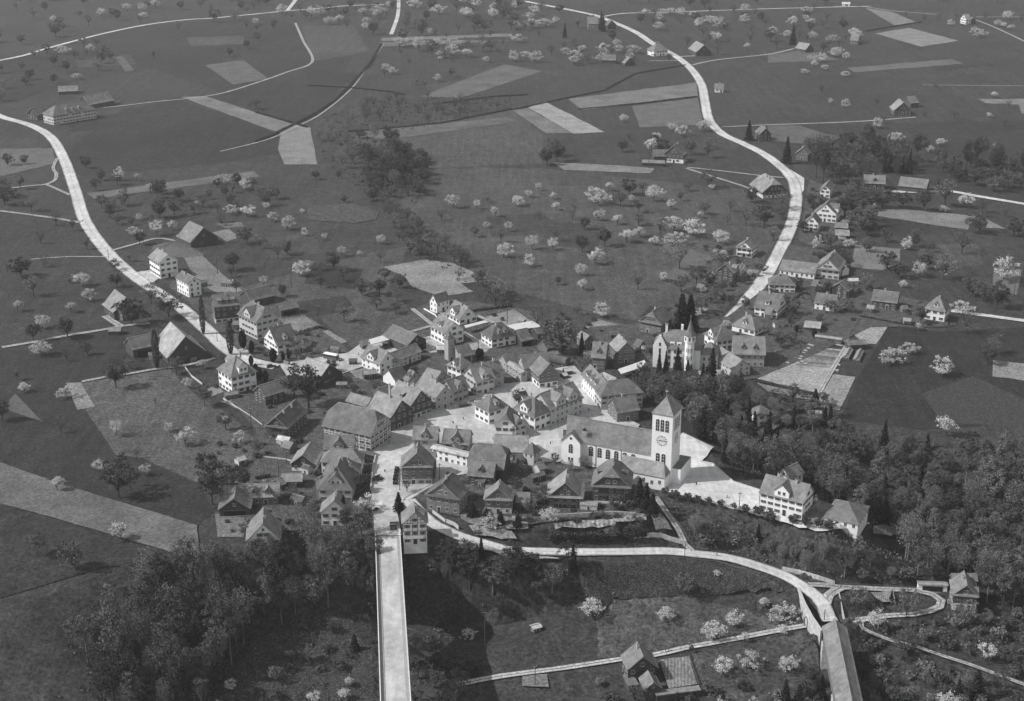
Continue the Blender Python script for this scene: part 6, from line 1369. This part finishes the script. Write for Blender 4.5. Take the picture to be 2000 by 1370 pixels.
S_([(1230, 32), (1500, 22), (1600, 15), (1690, 60), (1660, 120), (1560, 90), (1400, 110), (1300, 80)], 70, 'bgmtg', 8, 13, 9, 8)
S_([(1560, 105), (1660, 110), (1660, 150), (1560, 160)], 8, 'bmg', 6, 10, 10, 9)
S_([(1750, 30), (2010, 40), (2010, 90), (1890, 70), (1800, 48)], 14, 'mgb', 6, 12, 12, 10)
S_([(1100, 110), (1220, 90), (1320, 118), (1230, 130), (1130, 120)], 12, 'mg', 7, 11, 9, 11)
S_([(1180, 215), (1330, 250), (1400, 262), (1400, 320), (1200, 310)], 14, 'mmgtb', 7, 11, 12, 12)
S_([(1560, 180), (2010, 170), (2010, 330), (1800, 330), (1560, 290)], 20, 'bbbm', 4, 8, 16, 13)
S_([(1060, 330), (1070, 290), (1090, 300), (1090, 335)], 3, 'g', 11, 13, 7, 14)
S_([(1575, 290), (1660, 285), (1800, 315), (1790, 345), (1720, 345), (1700, 365), (1600, 360), (1560, 330)], 56, 'wwmwt', 8, 12, 5.2, 15)
S_([(1830, 320), (2010, 330), (2010, 385), (1860, 365)], 30, 'wwm', 8, 12, 6.5, 16)
S_([(1645, 380), (1710, 365), (1710, 385), (1690, 470), (1650, 470)], 9, 'gmg', 8, 11, 8, 17)
S_([(620, 240), (700, 262), (740, 262), (830, 310), (840, 345), (770, 372), (720, 385), (715, 340), (640, 325), (610, 290)], 26, 'wwft', 7, 10, 6, 18, hs=(.6, .8))
S_([(700, 295), (760, 280), (830, 310), (842, 350), (800, 390), (730, 400), (715, 360)], 80, 'wwwt', 7.5, 10.5, 4.6, 51, hs=(.6, .95))
S_([(800, 60), (1000, 60), (1350, 125), (1240, 150), (1180, 182), (1000, 220), (990, 205), (1160, 175), (1220, 140), (1000, 128)], 14, 'tt', 7, 10, 9, 50)
S_([(690, 205), (830, 190), (1000, 190), (1000, 212), (860, 238), (700, 250)], 46, 'tttm', 7, 11, 6, 19)
S_([(740, 395), (800, 430), (870, 480), (950, 545), (1000, 610), (965, 600), (900, 540), (800, 500), (760, 450)], 44, 'ttm', 6, 10, 5, 20)
S_([(150, 345), (500, 350), (560, 440), (420, 470), (250, 470)], 22, 'mgb', 6, 9, 11, 21)
# gorge and ravine woods
S_([(230, 1210), (330, 1180), (430, 1140), (500, 1125), (640, 1115), (728, 1110), (736, 1190), (600, 1205), (500, 1240), (430, 1330), (400, 1400), (200, 1400), (170, 1300)], 150, 'FFFff', 6, 11, 4.4, 22, hs=(.85, 1.5))
S_([(430, 1225), (735, 1190), (740, 1390), (400, 1390)], 26, 'utu', 3, 6, 6, 23)

S_([(800, 1085), (880, 1108), (1000, 1118), (1125, 1108), (1130, 1160), (1060, 1180), (930, 1160), (830, 1150)], 48, 'FFfmF', 7, 11, 5.5, 25, hs=(.6, .95))
S_([(810, 1260), (930, 1300), (900, 1390), (810, 1390)], 18, 'mu', 5, 9, 6, 26)
S_([(1325, 1030), (1440, 1050), (1600, 1082), (1720, 1095), (1775, 1130), (1640, 1132), (1500, 1102), (1380, 1072)], 84, 'utuFf', 3.5, 8, 3.8, 27, hs=(.55, .8))
S_([(1340, 735), (1420, 770), (1440, 800), (1480, 930), (1430, 925), (1395, 875), (1345, 845)], 66, 'FffFFFs', 5.5, 8.5, 4.0, 28, hs=(.75, 1.1))
S_([(1440, 780), (1600, 790), (1640, 845), (1560, 860), (1500, 840)], 40, 'FmfFFFs', 5.5, 8, 4.5, 29, hs=(.5, .75))
S_([(1560, 905), (1700, 888), (1800, 905), (2010, 925), (2010, 1130), (1900, 1115), (1770, 1060), (1640, 1010), (1590, 960), (1500, 950), (1500, 925)], 250, 'FFFfFFFFFs', 5.5, 10, 4.6, 30, hs=(.7, 1.15))
S_([(1760, 1085), (2010, 1140), (2010, 1200), (1930, 1190), (1900, 1140), (1760, 1125)], 40, 'Ff', 7, 11, 5, 31, hs=(.7, 1.0))
S_([(1640, 1225), (1700, 1260), (1900, 1315), (2010, 1350), (2010, 1200), (1920, 1210), (1800, 1215), (1720, 1225)], 44, 'uumu', 3, 6.5, 4.5, 32)
S_([(1680, 1260), (1850, 1310), (2010, 1360), (2010, 1390), (1680, 1390)], 30, 'umuu', 3, 7, 4.5, 33)
S_([(1150, 1330), (1280, 1345), (1600, 1340), (1600, 1390), (1150, 1390)], 12, 'um', 3, 6, 6, 34)
S_([(1245, 760), (1345, 745), (1345, 810), (1270, 800)], 24, 'mgF', 6, 9, 5, 35, hs=(.6, .85))
# village garden shrubs
S_([(430, 640), (700, 640), (700, 820), (500, 850), (420, 780)], 26, 'u', 1.6, 3.2, 3, 40, fields=False, rr=1.5)
S_([(400, 870), (740, 860), (740, 1045), (420, 1060)], 46, 'uu', 1.8, 4, 3, 41, fields=False, rr=1.2)
S_([(880, 940), (1285, 960), (1320, 1050), (930, 1060)], 54, 'u', 1.5, 3.8, 2.6, 42, fields=False, rr=1.2)
S_([(830, 590), (1230, 620), (1230, 730), (1000, 720), (830, 680)], 24, 'u', 1.4, 3.2, 3.2, 43, fields=False, rr=1.5)
S_([(1260, 600), (1700, 560), (1860, 600), (1860, 640), (1700, 640), (1500, 690), (1300, 720)], 46, 'u', 1.5, 3.5, 3.4, 44, fields=False, rr=1.5)
S_([(1370, 470), (1490, 470), (1480, 590), (1340, 600)], 22, 'um', 2.5, 5, 4, 45, rr=2)
S_([(1580, 370), (1660, 380), (1660, 520), (1560, 520)], 22, 'u', 2, 4, 4, 46, rr=1.5)
S_([(330, 520), (480, 540), (480, 610), (380, 600)], 12, 'u', 1.5, 3, 4, 47, rr=1.5, fields=False)
S_([(1560, 690), (1710, 640), (1700, 720), (1620, 790)], 14, 'u', 1.2, 2.2, 4, 48, rr=1.5, fields=False)
def undergrowth(pg, dens, m_, label, sz=.35, hmax=1.1, seed=1):
    rng = np.random.default_rng(seed); W = [gnd(*p)[:2] for p in pg]; xs = [p[0] for p in W]; ys = [p[1] for p in W]; n = int((max(xs) - min(xs)) * (max(ys) - min(ys)) * dens); C = []
    cl = rng.random((n // 7 + 1, 2)) * np.array([max(xs) - min(xs), max(ys) - min(ys)]) + np.array([min(xs), min(ys)])
    for x, y in cl:
        if not inpoly(x, y, W) or any((a - x) ** 2 + (b - y) ** 2 < (w_ / 2 + 1) ** 2 for a, b, w_ in ROADPTS): continue
        z = Hh(x, y); h_ = rng.random() * hmax
        for _ in range(7): C.append((x + rng.normal() * .55, y + rng.normal() * .55, z + .15 + rng.random() * h_))
    V = []; F = []; quads(np.array(C), sz, rng, V, F); me = mkmesh('undergrowth', V, F, m_); tag(link('undergrowth', me), label, 'undergrowth', kind='stuff')
undergrowth([(1290, 975), (1440, 1010), (1600, 1050), (1760, 1080), (1780, 1135), (1640, 1135), (1500, 1100), (1350, 1065)], 1.3, LM, 'thick low scrub on the slope under the terrace', sz=.4, hmax=2.4, seed=1)
undergrowth([(150, 1170), (330, 1140), (735, 1085), (742, 1400), (100, 1400)], .5, LF, 'forest floor scrub left of the high bridge', seed=2)
undergrowth([(790, 1070), (1130, 1100), (1130, 1200), (900, 1200), (880, 1400), (800, 1400)], .45, LF, 'rough scrub right of the high bridge', sz=.4, hmax=1.8, seed=3)
undergrowth([(1340, 740), (1480, 790), (1700, 880), (2010, 920), (2010, 1380), (1680, 1380), (1640, 1230), (1660, 1220), (1850, 1210), (1860, 1170), (1700, 1130), (1760, 1060), (1600, 990), (1440, 930)], .4, LF, 'scrub covering the ravine and the right slope', sz=.4, hmax=1.8, seed=4)
undergrowth([(610, 240), (700, 260), (760, 262), (860, 245), (1000, 214), (1000, 190), (830, 190), (690, 205)], .16, LF, 'low dark scrub along the upper stream', sz=.5, hmax=1.6, seed=6)
undergrowth([(615, 250), (700, 262), (760, 262), (842, 310), (842, 350), (810, 420), (870, 480), (960, 560), (1000, 610), (960, 600), (850, 520), (740, 440), (715, 380), (640, 322)], .22, LF3, 'dark scrub along the wooded creek', sz=.45, hmax=2, seed=7)
undergrowth([(1130, 1100), (1360, 1095), (1500, 1125), (1550, 1160), (1400, 1165), (1200, 1170), (1150, 1190)], .5, LM, 'tufty grass on the bank below the lower road', sz=.2, hmax=.4, seed=5)
S_([(1580, 370), (1660, 480), (1660, 560), (1570, 560), (1560, 460)], 14, 'mu', 4, 7, 4, 60, rr=1.5)
S_([(1400, 560), (1500, 545), (1520, 600), (1640, 570), (1700, 600), (1640, 640), (1500, 690), (1400, 690)], 22, 'mtm', 4, 6.5, 5, 61, rr=1.5, fields=False)
S_([(560, 720), (760, 700), (900, 660), (1050, 660), (1180, 690), (1150, 740), (980, 720), (860, 720), (700, 790), (600, 850), (500, 830)], 26, 'mtg', 3.5, 6.5, 5, 62, rr=1.5, fields=False)
S_([(440, 880), (740, 880), (730, 1030), (460, 1040)], 22, 'mtm', 3.5, 6.5, 5, 63, rr=1.5, fields=False)
S_([(860, 930), (1280, 950), (1290, 1000), (1050, 1000), (900, 1010)], 16, 'mtb', 3.5, 6, 4.5, 64, rr=1.2, fields=False)
S_([(0, 700), (130, 760), (220, 900), (380, 960), (380, 1010), (0, 900)], 8, 'mtb', 6, 9, 12, 65)
print('SCATTER', c_, 'TOTAL', len(TREES)); from collections import Counter; print(Counter(t[0] for t in TREES))
# ---------------------------------------------------------------- vehicles, people, small things
PAINT = mat('dark vehicle paint', .10, rough=.35, spec=.5, noise=.05); TYRE = mat('tyre rubber', .02); WROOF = mat('white vehicle roof', .75, noise=.05)
def wheels(root, xs, yh, r=.48):
    for x in xs:
        for s in (-1, 1):
            m = MB(); m.tube((x, s * yh - .14, r), (x, s * yh + .14, r), r, r, TYRE, 12); m.tube((x, s * (yh + .15), r), (x, s * (yh + .17), r), r * .5, r * .5, FRAME, 10); m.obj('wheel', root)
def bus(px, py, px2, py2, label):
    a = Vector(gnd(px, py)); b = Vector(gnd(px2, py2)); d = b - a; root = empty('bus', (a + b) / 2, math.atan2(d.y, d.x)); tag(root, label, 'bus', 'buses in the gravel yard'); L = 8.8
    m = MB(); m.box(-L / 2, L / 2 - 1.9, -1.15, 1.15, .5, 1.5, PAINT); m.box(-L / 2, L / 2 - 1.9, -1.15, 1.15, 2.3, 2.55, PAINT); m.box(-L / 2 + .05, L / 2 - 1.95, -1.1, 1.1, 1.5, 2.3, GLASS)
    for k in range(7): x = -L / 2 + k * 1.1; m.box(x, x + .14, -1.16, 1.16, 1.5, 2.3, PAINT)
    m.obj('body', root)
    m = MB(); m.prism([(-L / 2 - .05, -1.2, 2.55), (L / 2 - 1.85, -1.2, 2.55), (L / 2 - 1.85, 1.2, 2.55), (-L / 2 - .05, 1.2, 2.55)], [(-L / 2 + .3, -.8, 2.85), (L / 2 - 2.2, -.8, 2.85), (L / 2 - 2.2, .8, 2.85), (-L / 2 + .3, .8, 2.85)], WROOF); m.obj('roof', root)
    m = MB(); m.prism([(L / 2 - 1.9, -.7, .5), (L / 2, -.5, .5), (L / 2, .5, .5), (L / 2 - 1.9, .7, .5)], [(L / 2 - 1.9, -.6, 1.5), (L / 2, -.4, 1.35), (L / 2, .4, 1.35), (L / 2 - 1.9, .6, 1.5)], PAINT); m.obj('bonnet', root)
    wheels(root, (-L / 2 + 1.9, L / 2 - .8), 1.05); 
    for s in (-1, 1): m = MB(); m.box(L / 2 - 1.3, L / 2 - .3, s * .75 - .3, s * .75 + .3, .95, 1.08, PAINT); m.obj('mudguard', root); m = MB(); m.tube((L / 2, s * .62, 1.0), (L / 2 + .15, s * .62, 1.0), .17, .17, FRAME, 10); m.obj('headlight', root)
bus(630, 699, 671, 707, 'long dark bus with a white roof standing on the gravel yard'); bus(767, 671, 747, 684, 'pale-roofed bus parked half under the open shed')
def car(px, py, rz, label):
    g = gnd(px, py); root = empty('car', g, rz); tag(root, label, 'car'); m = MB(); m.box(-2, .9, -.75, .75, .45, 1.1, PAINT); m.box(.9, 2.1, -.5, .5, .5, 1.05, PAINT); m.obj('body', root)
    m = MB(); m.prism([(-1.8, -.7, 1.1), (.7, -.7, 1.1), (.7, .7, 1.1), (-1.8, .7, 1.1)], [(-1.6, -.6, 1.75), (.4, -.6, 1.75), (.4, .6, 1.75), (-1.6, .6, 1.75)], GLASS, PAINT); m.obj('cabin', root); wheels(root, (-1.3, 1.5), .72, .36)
car(530, 719, R(20), 'dark old car at the road junction beside the bus yard'); car(683, 1003, R(80), 'dark old car half hidden behind the lower houses') if False else None
def truck(px, py):
    g = gnd(px, py); root = empty('truck', g, R(-84)); tag(root, 'small boxy truck driving up from the high bridge', 'truck')
    m = MB(); m.box(-3, 1, -1.1, 1.1, .8, 2.6, PAINT, mat('truck tarpaulin', .33)); m.obj('cargo_box', root); m = MB(); m.box(1.1, 2.3, -.95, .95, .6, 2.1, PAINT); m.box(1.5, 2.32, -.85, .85, 1.5, 2.0, GLASS); m.obj('cab', root); m = MB(); m.box(2.3, 3.4, -.5, .5, .6, 1.3, PAINT); m.obj('bonnet', root); wheels(root, (-1.8, 2.6), .95)
truck(768, 1030)
PM = {}
def person(px, py, rz, label, v=.05):
    if 'p' not in PM:
        V = [(0, 0, .95), (0, 0, 1.2), (0, 0, 1.45), (0, 0, 1.55), (0, .02, 1.68), (-.1, 0, .9), (-.13, .06, .5), (-.13, .0, .06), (-.13, .14, .03), (.1, 0, .9), (.13, -.1, .5), (.13, -.18, .08), (.13, -.04, .03), (-.2, 0, 1.42), (-.27, .03, 1.12), (-.25, .12, .88), (.2, 0, 1.42), (.27, -.03, 1.12), (.25, .06, .88)]
        E_ = [(0, 1), (1, 2), (2, 3), (3, 4), (0, 5), (5, 6), (6, 7), (7, 8), (0, 9), (9, 10), (10, 11), (11, 12), (2, 13), (13, 14), (14, 15), (2, 16), (16, 17), (17, 18)]
        rad = [.15, .14, .15, .06, .11, .1, .07, .05, .04, .1, .07, .05, .04, .07, .05, .04, .07, .05, .04]
        me = bpy.data.meshes.new('person'); me.from_pydata(V, E_, []); ob = link('person', me); sm = ob.modifiers.new('s', 'SKIN'); ob.modifiers.new('u', 'SUBSURF').levels = 1
        for i, r_ in enumerate(rad): me.skin_vertices[0].data[i].radius = (r_, r_)
        me.skin_vertices[0].data[0].use_root = True
        dg = bpy.context.evaluated_depsgraph_get(); m2 = bpy.data.meshes.new_from_object(ob.evaluated_get(dg)); m2.materials.clear(); m2.materials.append(mat('dark clothing', .05)); PM['p'] = m2; bpy.data.objects.remove(ob)
    o = link('person', PM['p']); o.location = gnd(px, py); o.rotation_euler = (0, 0, rz); tag(o, label, 'person')
person(161, 435, 0, 'person in dark clothes walking on the left-hand main road'); person(1300, 1276, 1.6, 'foremost of the walkers on the valley track'); person(1306, 1275, 1.6, 'second walker close behind on the valley track')
person(905, 822, 1, 'person in dark clothes standing on the market square'); person(963, 862, 2, 'person by the pale low house in the village'); person(1322, 902, 0, 'person beside the church tower on the terrace') if False else None
person(1553, 350, 1, 'person in dark clothes on the wide bend of the right road'); person(795, 830, 1, 'person in front of the tall-chimney house')
def cart(px, py):
    g = gnd(px, py); root = empty('hay_cart', g, R(25)); tag(root, 'loaded ladder cart on the market street', 'cart'); m = MB(); m.prism([(-2.2, -.6, .8), (1.8, -.6, .8), (1.8, .6, .8), (-2.2, .6, .8)], [(-2.5, -1, 1.6), (2.1, -1, 1.6), (2.1, 1, 1.6), (-2.5, 1, 1.6)], WALLS['m'], mat('cart load', .22)); m.obj('cart_bed', root); m = MB(); m.tube((1.8, 0, .8), (4.6, 0, .9), .06, .04, WALLS['m']); m.obj('shaft', root); wheels(root, (-1.5, 1.3), .85, .5)
cart(908, 795)
def horse(px, py):
    V = [(-.75, 0, 1.25), (-.2, 0, 1.2), (.45, 0, 1.25), (.85, 0, 1.6), (1.1, 0, 1.95), (1.45, 0, 1.7), (-.8, .18, .95), (-.95, .18, .55), (-.85, .18, .05), (-.8, -.18, .95), (-.95, -.18, .55), (-.8, -.18, .05), (.5, .17, .85), (.52, .17, .45), (.5, .17, .05), (.5, -.17, .85), (.6, -.17, .45), (.5, -.17, .05), (-1.05, 0, 1.1), (-1.15, 0, .7)]
    E_ = [(0, 1), (1, 2), (2, 3), (3, 4), (4, 5), (0, 6), (6, 7), (7, 8), (0, 9), (9, 10), (10, 11), (2, 12), (12, 13), (13, 14), (2, 15), (15, 16), (16, 17), (0, 18), (18, 19)]
    rad = [.3, .3, .3, .17, .13, .08, .15, .07, .06, .15, .07, .06, .13, .06, .06, .13, .06, .06, .05, .04]
    me = bpy.data.meshes.new('horse'); me.from_pydata(V, E_, []); ob = link('horse', me); ob.modifiers.new('s', 'SKIN'); ob.modifiers.new('u', 'SUBSURF').levels = 1
    for i, r_ in enumerate(rad): me.skin_vertices[0].data[i].radius = (r_, r_)
    me.skin_vertices[0].data[0].use_root = True
    m2 = bpy.data.meshes.new_from_object(ob.evaluated_get(bpy.context.evaluated_depsgraph_get())); m2.materials.clear(); m2.materials.append(mat('dark horse coat', .04)); bpy.data.objects.remove(ob)
    o = link('horse', m2); o.location = gnd(px, py); o.rotation_euler = (0, 0, R(25)); tag(o, 'dark horse harnessed to the ladder cart', 'horse')
horse(922, 789)
# laundry lines beside the apartment house, tank, valley hut, beehive boxes
def misc():
    g = gnd(*P('B', 910, 735)); root = empty('laundry_line', g, R(15)); tag(root, 'white laundry hanging beside the tall pale apartment house', 'laundry')
    m = MB()
    for x in (-4, 4): m.tube((x, 0, 0), (x, 0, 2.2), .06, .06, WALLS['m']); m.tube((x, 2, 0), (x, 2, 2.2), .06, .06, WALLS['m'])
    m.obj('posts', root)
    for k in range(7): m = MB(); x = -3.4 + k * 1.1; m.box(x - .4, x + .4, (k % 2) * 2 - .03, (k % 2) * 2 + .03, .7, 2.1, FRAME); m.obj('sheet', root)
    g = gnd(*P('T', 1505, 860)); root = empty('hut', g, R(25)); tag(root, 'tiny bright-roofed hut alone on the valley meadow', 'hut'); m = MB(); m.box(-1.3, 1.3, -1.1, 1.1, -.5, 1.8, WALLS['m']); m.obj('wall', root); rf = roof_mesh(1.7, 1.5, 1.7, .6, 'gable', ROOFS[5]).obj('roof', root); add_door(root, .2, -1.1, 0, math.pi, .8, 1.6)
    g = gnd(*P('J', 1500, 205)); root = empty('storage_tank', g, R(-35)); tag(root, 'dark rounded tank wagon roof behind the shingle-fronted house', 'tank'); m = MB(); m.tube((-5, 0, 2), (5, 0, 2), 2, 2, ROOFS[0], 16); m.obj('tank_shell', root)
    m = MB(); 
    for x in (-3, 3): m.box(x - .3, x + .3, -1.4, 1.4, -.3, 1, CONC)
    m.obj('cradle', root)
    for k, (x, y) in enumerate([(1180, 815), (1215, 825), (1165, 860), (1130, 890), (1110, 920), (1075, 965), (1060, 995), (1030, 1045), (1085, 1030), (1130, 1055), (1425, 1080), (1400, 1150), (1550, 1070), (1530, 1140), (900, 1045)]):
        g = gnd(*P('F', x, y)); root = empty('cold_frame', g, R(-28)); root.scale = (.8, .8, .8); tag(root, 'pale glazed cold frame box on the nursery beds', 'cold frame', 'cold frames on the nursery beds'); m = MB(); m.box(-.9, .9, -.6, .6, -.1, .4, WALLS['g']); m.obj('box', root); m = MB(); m.prism([(-.95, -.65, .46), (.95, -.65, .46), (.95, .65, .46), (-.95, .65, .46)], [(-.95, -.65, .5), (.95, -.65, .5), (.95, .65, .7), (-.95, .65, .7)], mat('frosted lid', .33)); m.obj('lid', root)
    # raised beds of the nursery, rows of dark soil frames
    for k in range(8):
        t = k / 7; a = gnd(*P('F', 1190 - t * 170, 860 + t * 200)); b = gnd(*P('F', 1570 - t * 130, 905 + t * 190)); d = Vector(b) - Vector(a); root = empty('raised_bed', (Vector(a) + Vector(b)) / 2, math.atan2(d.y, d.x)); tag(root, 'long framed planting bed in the nursery', 'planting bed', 'nursery planting beds'); L = d.length / 2; m = MB(); m.box(-L, L, -1.1, 1.1, -.1, .3, WALLS['m'], tonemat(.12 + .05 * (k % 3))); m.obj('bed_frame', root)
    g = gnd(*P('B', 290, 195)); root = empty('log_pile', g, R(5)); tag(root, 'heap of bright things lying in the garden behind the timber inn', 'pile'); m = MB()
    rng = random.Random(4)
    for k in range(16): x, y = rng.uniform(-3, 3), rng.uniform(-1, 1); m.box(x - .4, x + .4, y - .25, y + .25, 0, rng.uniform(.2, .6), FRAME)
    m.obj('pieces', root)
misc()
def clutter():
    rng = random.Random(77)
    SH = [(452, 778, 'left village garden'), (468, 640, 'garden of the timber inn'), (600, 672, 'meadow edge above the bus yard'), (655, 690, 'far side of the bus yard'), (690, 712, 'garden plots by the bus yard'), (722, 738, 'gardens behind the garage'), (668, 760, 'gardens behind the huge inn'), (640, 742, 'grass below the light-roofed barn'),
          (556, 868, 'top of the seed beds'), (470, 905, 'pasture edge at the lower village'), (600, 925, 'lane in the lower village'), (584, 985, 'bottom of the lower lane'), (1022, 905, 'garden left of the church'), (1050, 940, 'beds between the chalets'), (985, 985, 'yard of the cone-tree house'), (940, 950, 'yard of the dormered house'), (1150, 995, 'priest house garden'),
          (1262, 690, 'garden left of the turreted villa'), (1200, 660, 'upper garden beds'), (1232, 690, 'garden by the bright terrace roof'), (1430, 545, 'garden of the roadside chalet'), (1470, 540, 'slope by the right-hand road'), (1620, 540, 'yard of the long low barn'), (1665, 555, 'meadow edge behind the gabled farmhouse'), (1640, 610, 'garden of the plain white house'), (1700, 610, 'garden on the right lane'), (1765, 610, 'garden before the long timber house'), (1520, 640, 'garden of the wide-dormered house'),
          (1640, 395, 'trees behind the roadside row'), (1650, 440, 'slope behind the roadside row'), (1020, 635, 'upper allotments'), (880, 600, 'allotments behind the steep white house'), (860, 690, 'yard under the slender tower'), (1150, 700, 'garden by the shingled pair'), (1080, 700, 'yard under the dark round tree'), (395, 560, 'garden of the second white house'), (445, 560, 'orchard edge behind the timber inn'), (300, 700, 'yard between the two big barns')]
    for x, y, wh in SH:
        g = gnd(x, y); L, W_, h = rng.uniform(1.6, 3.2), rng.uniform(1.2, 2.0), rng.uniform(1.8, 2.5); root = empty('garden_shed', g, rng.uniform(-.7, .7)); tag(root, 'little %s garden shed at the %s' % (rng.choice(('dark', 'grey', 'low')), wh), 'shed', 'little garden sheds'); m = MB(); m.box(-L + .2, L - .2, -W_ + .2, W_ - .2, -.6, h, WALLS[rng.choice('dmmc')]); m.poly([(L - .25, -W_ + .2, h), (L - .25, W_ - .2, h), (L - .25, 0, h + W_ * .6)], WALLS['m']); m.poly([(-L + .25, -W_ + .2, h), (-L + .25, W_ - .2, h), (-L + .25, 0, h + W_ * .6)], WALLS['m']); m.obj('wall', root); roof_mesh(L, W_, h, W_ * .65, 'gable', ROOFS[rng.choice((0, 1, 2, 3, 4, 5))], th=.1).obj('roof', root); add_door(root, 0, -W_ + .2, 0, math.pi, .8, 1.7)
    wood = mat('stacked firewood', .22, noise=.5, scale=3)
    for x, y, wh in [(440, 820, 'beside the big dark farmhouse'), (498, 640, 'behind the pale apartment house'), (378, 705, 'beside the huge bright-roofed barn'), (1225, 1310, 'at the valley farmhouse'), (1520, 690, 'behind the workshop block'), (1040, 985, 'by the small barn near the cones'), (560, 712, 'beside the light-roofed barn'), (1600, 540, 'in front of the gabled farmhouse'), (880, 930, 'in front of the many-windowed timber house'), (1860, 1180, 'beside the looped-lane chalet'), (1000, 715, 'beside the pale shallow roof'), (640, 850, 'below the huge inn')]:
        g = gnd(x, y); root = empty('woodpile', g, rng.uniform(-1, 1)); tag(root, 'stack of split firewood ' + wh, 'woodpile', 'firewood stacks'); m = MB()
        for k in range(5):
            for q in range(4 - k // 2): m.tube((-1.6 + q * .0, -.5 + q * .34 + k * .05, .18 + k * .3), (1.6, -.5 + q * .34 + k * .05, .18 + k * .3), .17, .16, wood, 6)
        m.obj('logs', root)
    FN = [([(548, 628), (596, 621), (628, 640), (582, 656)], 'fan-shaped garden'), ([(742, 660), (800, 648), (840, 665)], 'orchard edge by the bus shed'), ([(436, 756), (470, 745), (505, 775)], 'left villa garden'), ([(1662, 650), (1680, 624), (1738, 634)], 'pale nursery plot'), ([(1142, 641), (1168, 625), (1230, 641)], 'upper garden beds'), ([(1224, 666), (1266, 651), (1290, 661)], 'cross-shaped garden'),
          ([(1755, 640), (1840, 650), (1876, 640)], 'garden of the square villa'), ([(420, 1006), (490, 1005)], 'forest-edge garden'), ([(1030, 909), (1075, 911), (1071, 961)], 'beds left of the chalet'), ([(1290, 1290), (1346, 1283), (1365, 1341)], 'vegetable beds of the valley farmhouse'), ([(500, 866), (574, 873)], 'top of the seed beds'), ([(288, 500), (345, 470), (400, 500)], 'garden of the white villa'), ([(1345, 597), (1388, 602)], 'small plot by the giant spruces'), ([(1715, 409), (1778, 409)], 'terraced field by the right lane'), ([(1610, 640), (1655, 670)], 'lane garden beds'), ([(950, 619), (1006, 604), (1042, 628)], 'upper allotments'), ([(1300, 965), (1360, 982), (1440, 1004)], 'edge of the church terrace')]
    for pts, wh in FN: wall_line('.', pts, 1.0, .05, WALLS['m'], 'fence', 'thin wooden fence along the ' + wh, 'fence', posts=True)
    for i, (x, y, wh) in enumerate([(885, 830, 'middle of the market square'), (940, 812, 'corner by the white hipped house'), (760, 868, 'street below the huge inn'), (752, 925, 'street above the bridge head'), (1012, 770, 'upper market street'), (960, 765, 'door of the long-fronted town house'), (945, 770, 'shade of the long-fronted town house'), (1150, 805, 'street beside the long inn'), (1075, 870, 'forecourt west of the church'), (700, 695, 'bus yard near the garage'), (640, 712, 'open side of the bus yard'), (1360, 950, 'middle of the church terrace'), (1420, 975, 'school end of the church terrace'), (785, 1120, 'high bridge sidewalk'), (1465, 600, 'right-hand road by the wide-dormered house'), (1530, 700, 'nursery ground'), (1400, 1088, 'lower road above the valley')]):
        person(x, y, i * .9, 'person in dark clothes at the ' + wh)
clutter()
# ---------------------------------------------------------------- haze
def haze():
    m = bpy.data.materials.new('haze air'); m.use_nodes = True; n = m.node_tree.nodes; n.clear(); o = n.new('ShaderNodeOutputMaterial'); v = n.new('ShaderNodeVolumePrincipled'); v.inputs['Density'].default_value = HAZE; v.inputs['Color'].default_value = (.9, .9, .92, 1); v.inputs['Anisotropy'].default_value = .3
    m.node_tree.links.new(v.outputs[0], o.inputs['Volume']); b = MB(); b.box(-9100, 9100, -2600, 9100, -38, 236, m); ob = b.obj('haze'); tag(ob, 'thin even haze over the whole valley', 'haze', kind='stuff')
HAZE = .0001
haze()
bpy.context.view_layer.update()
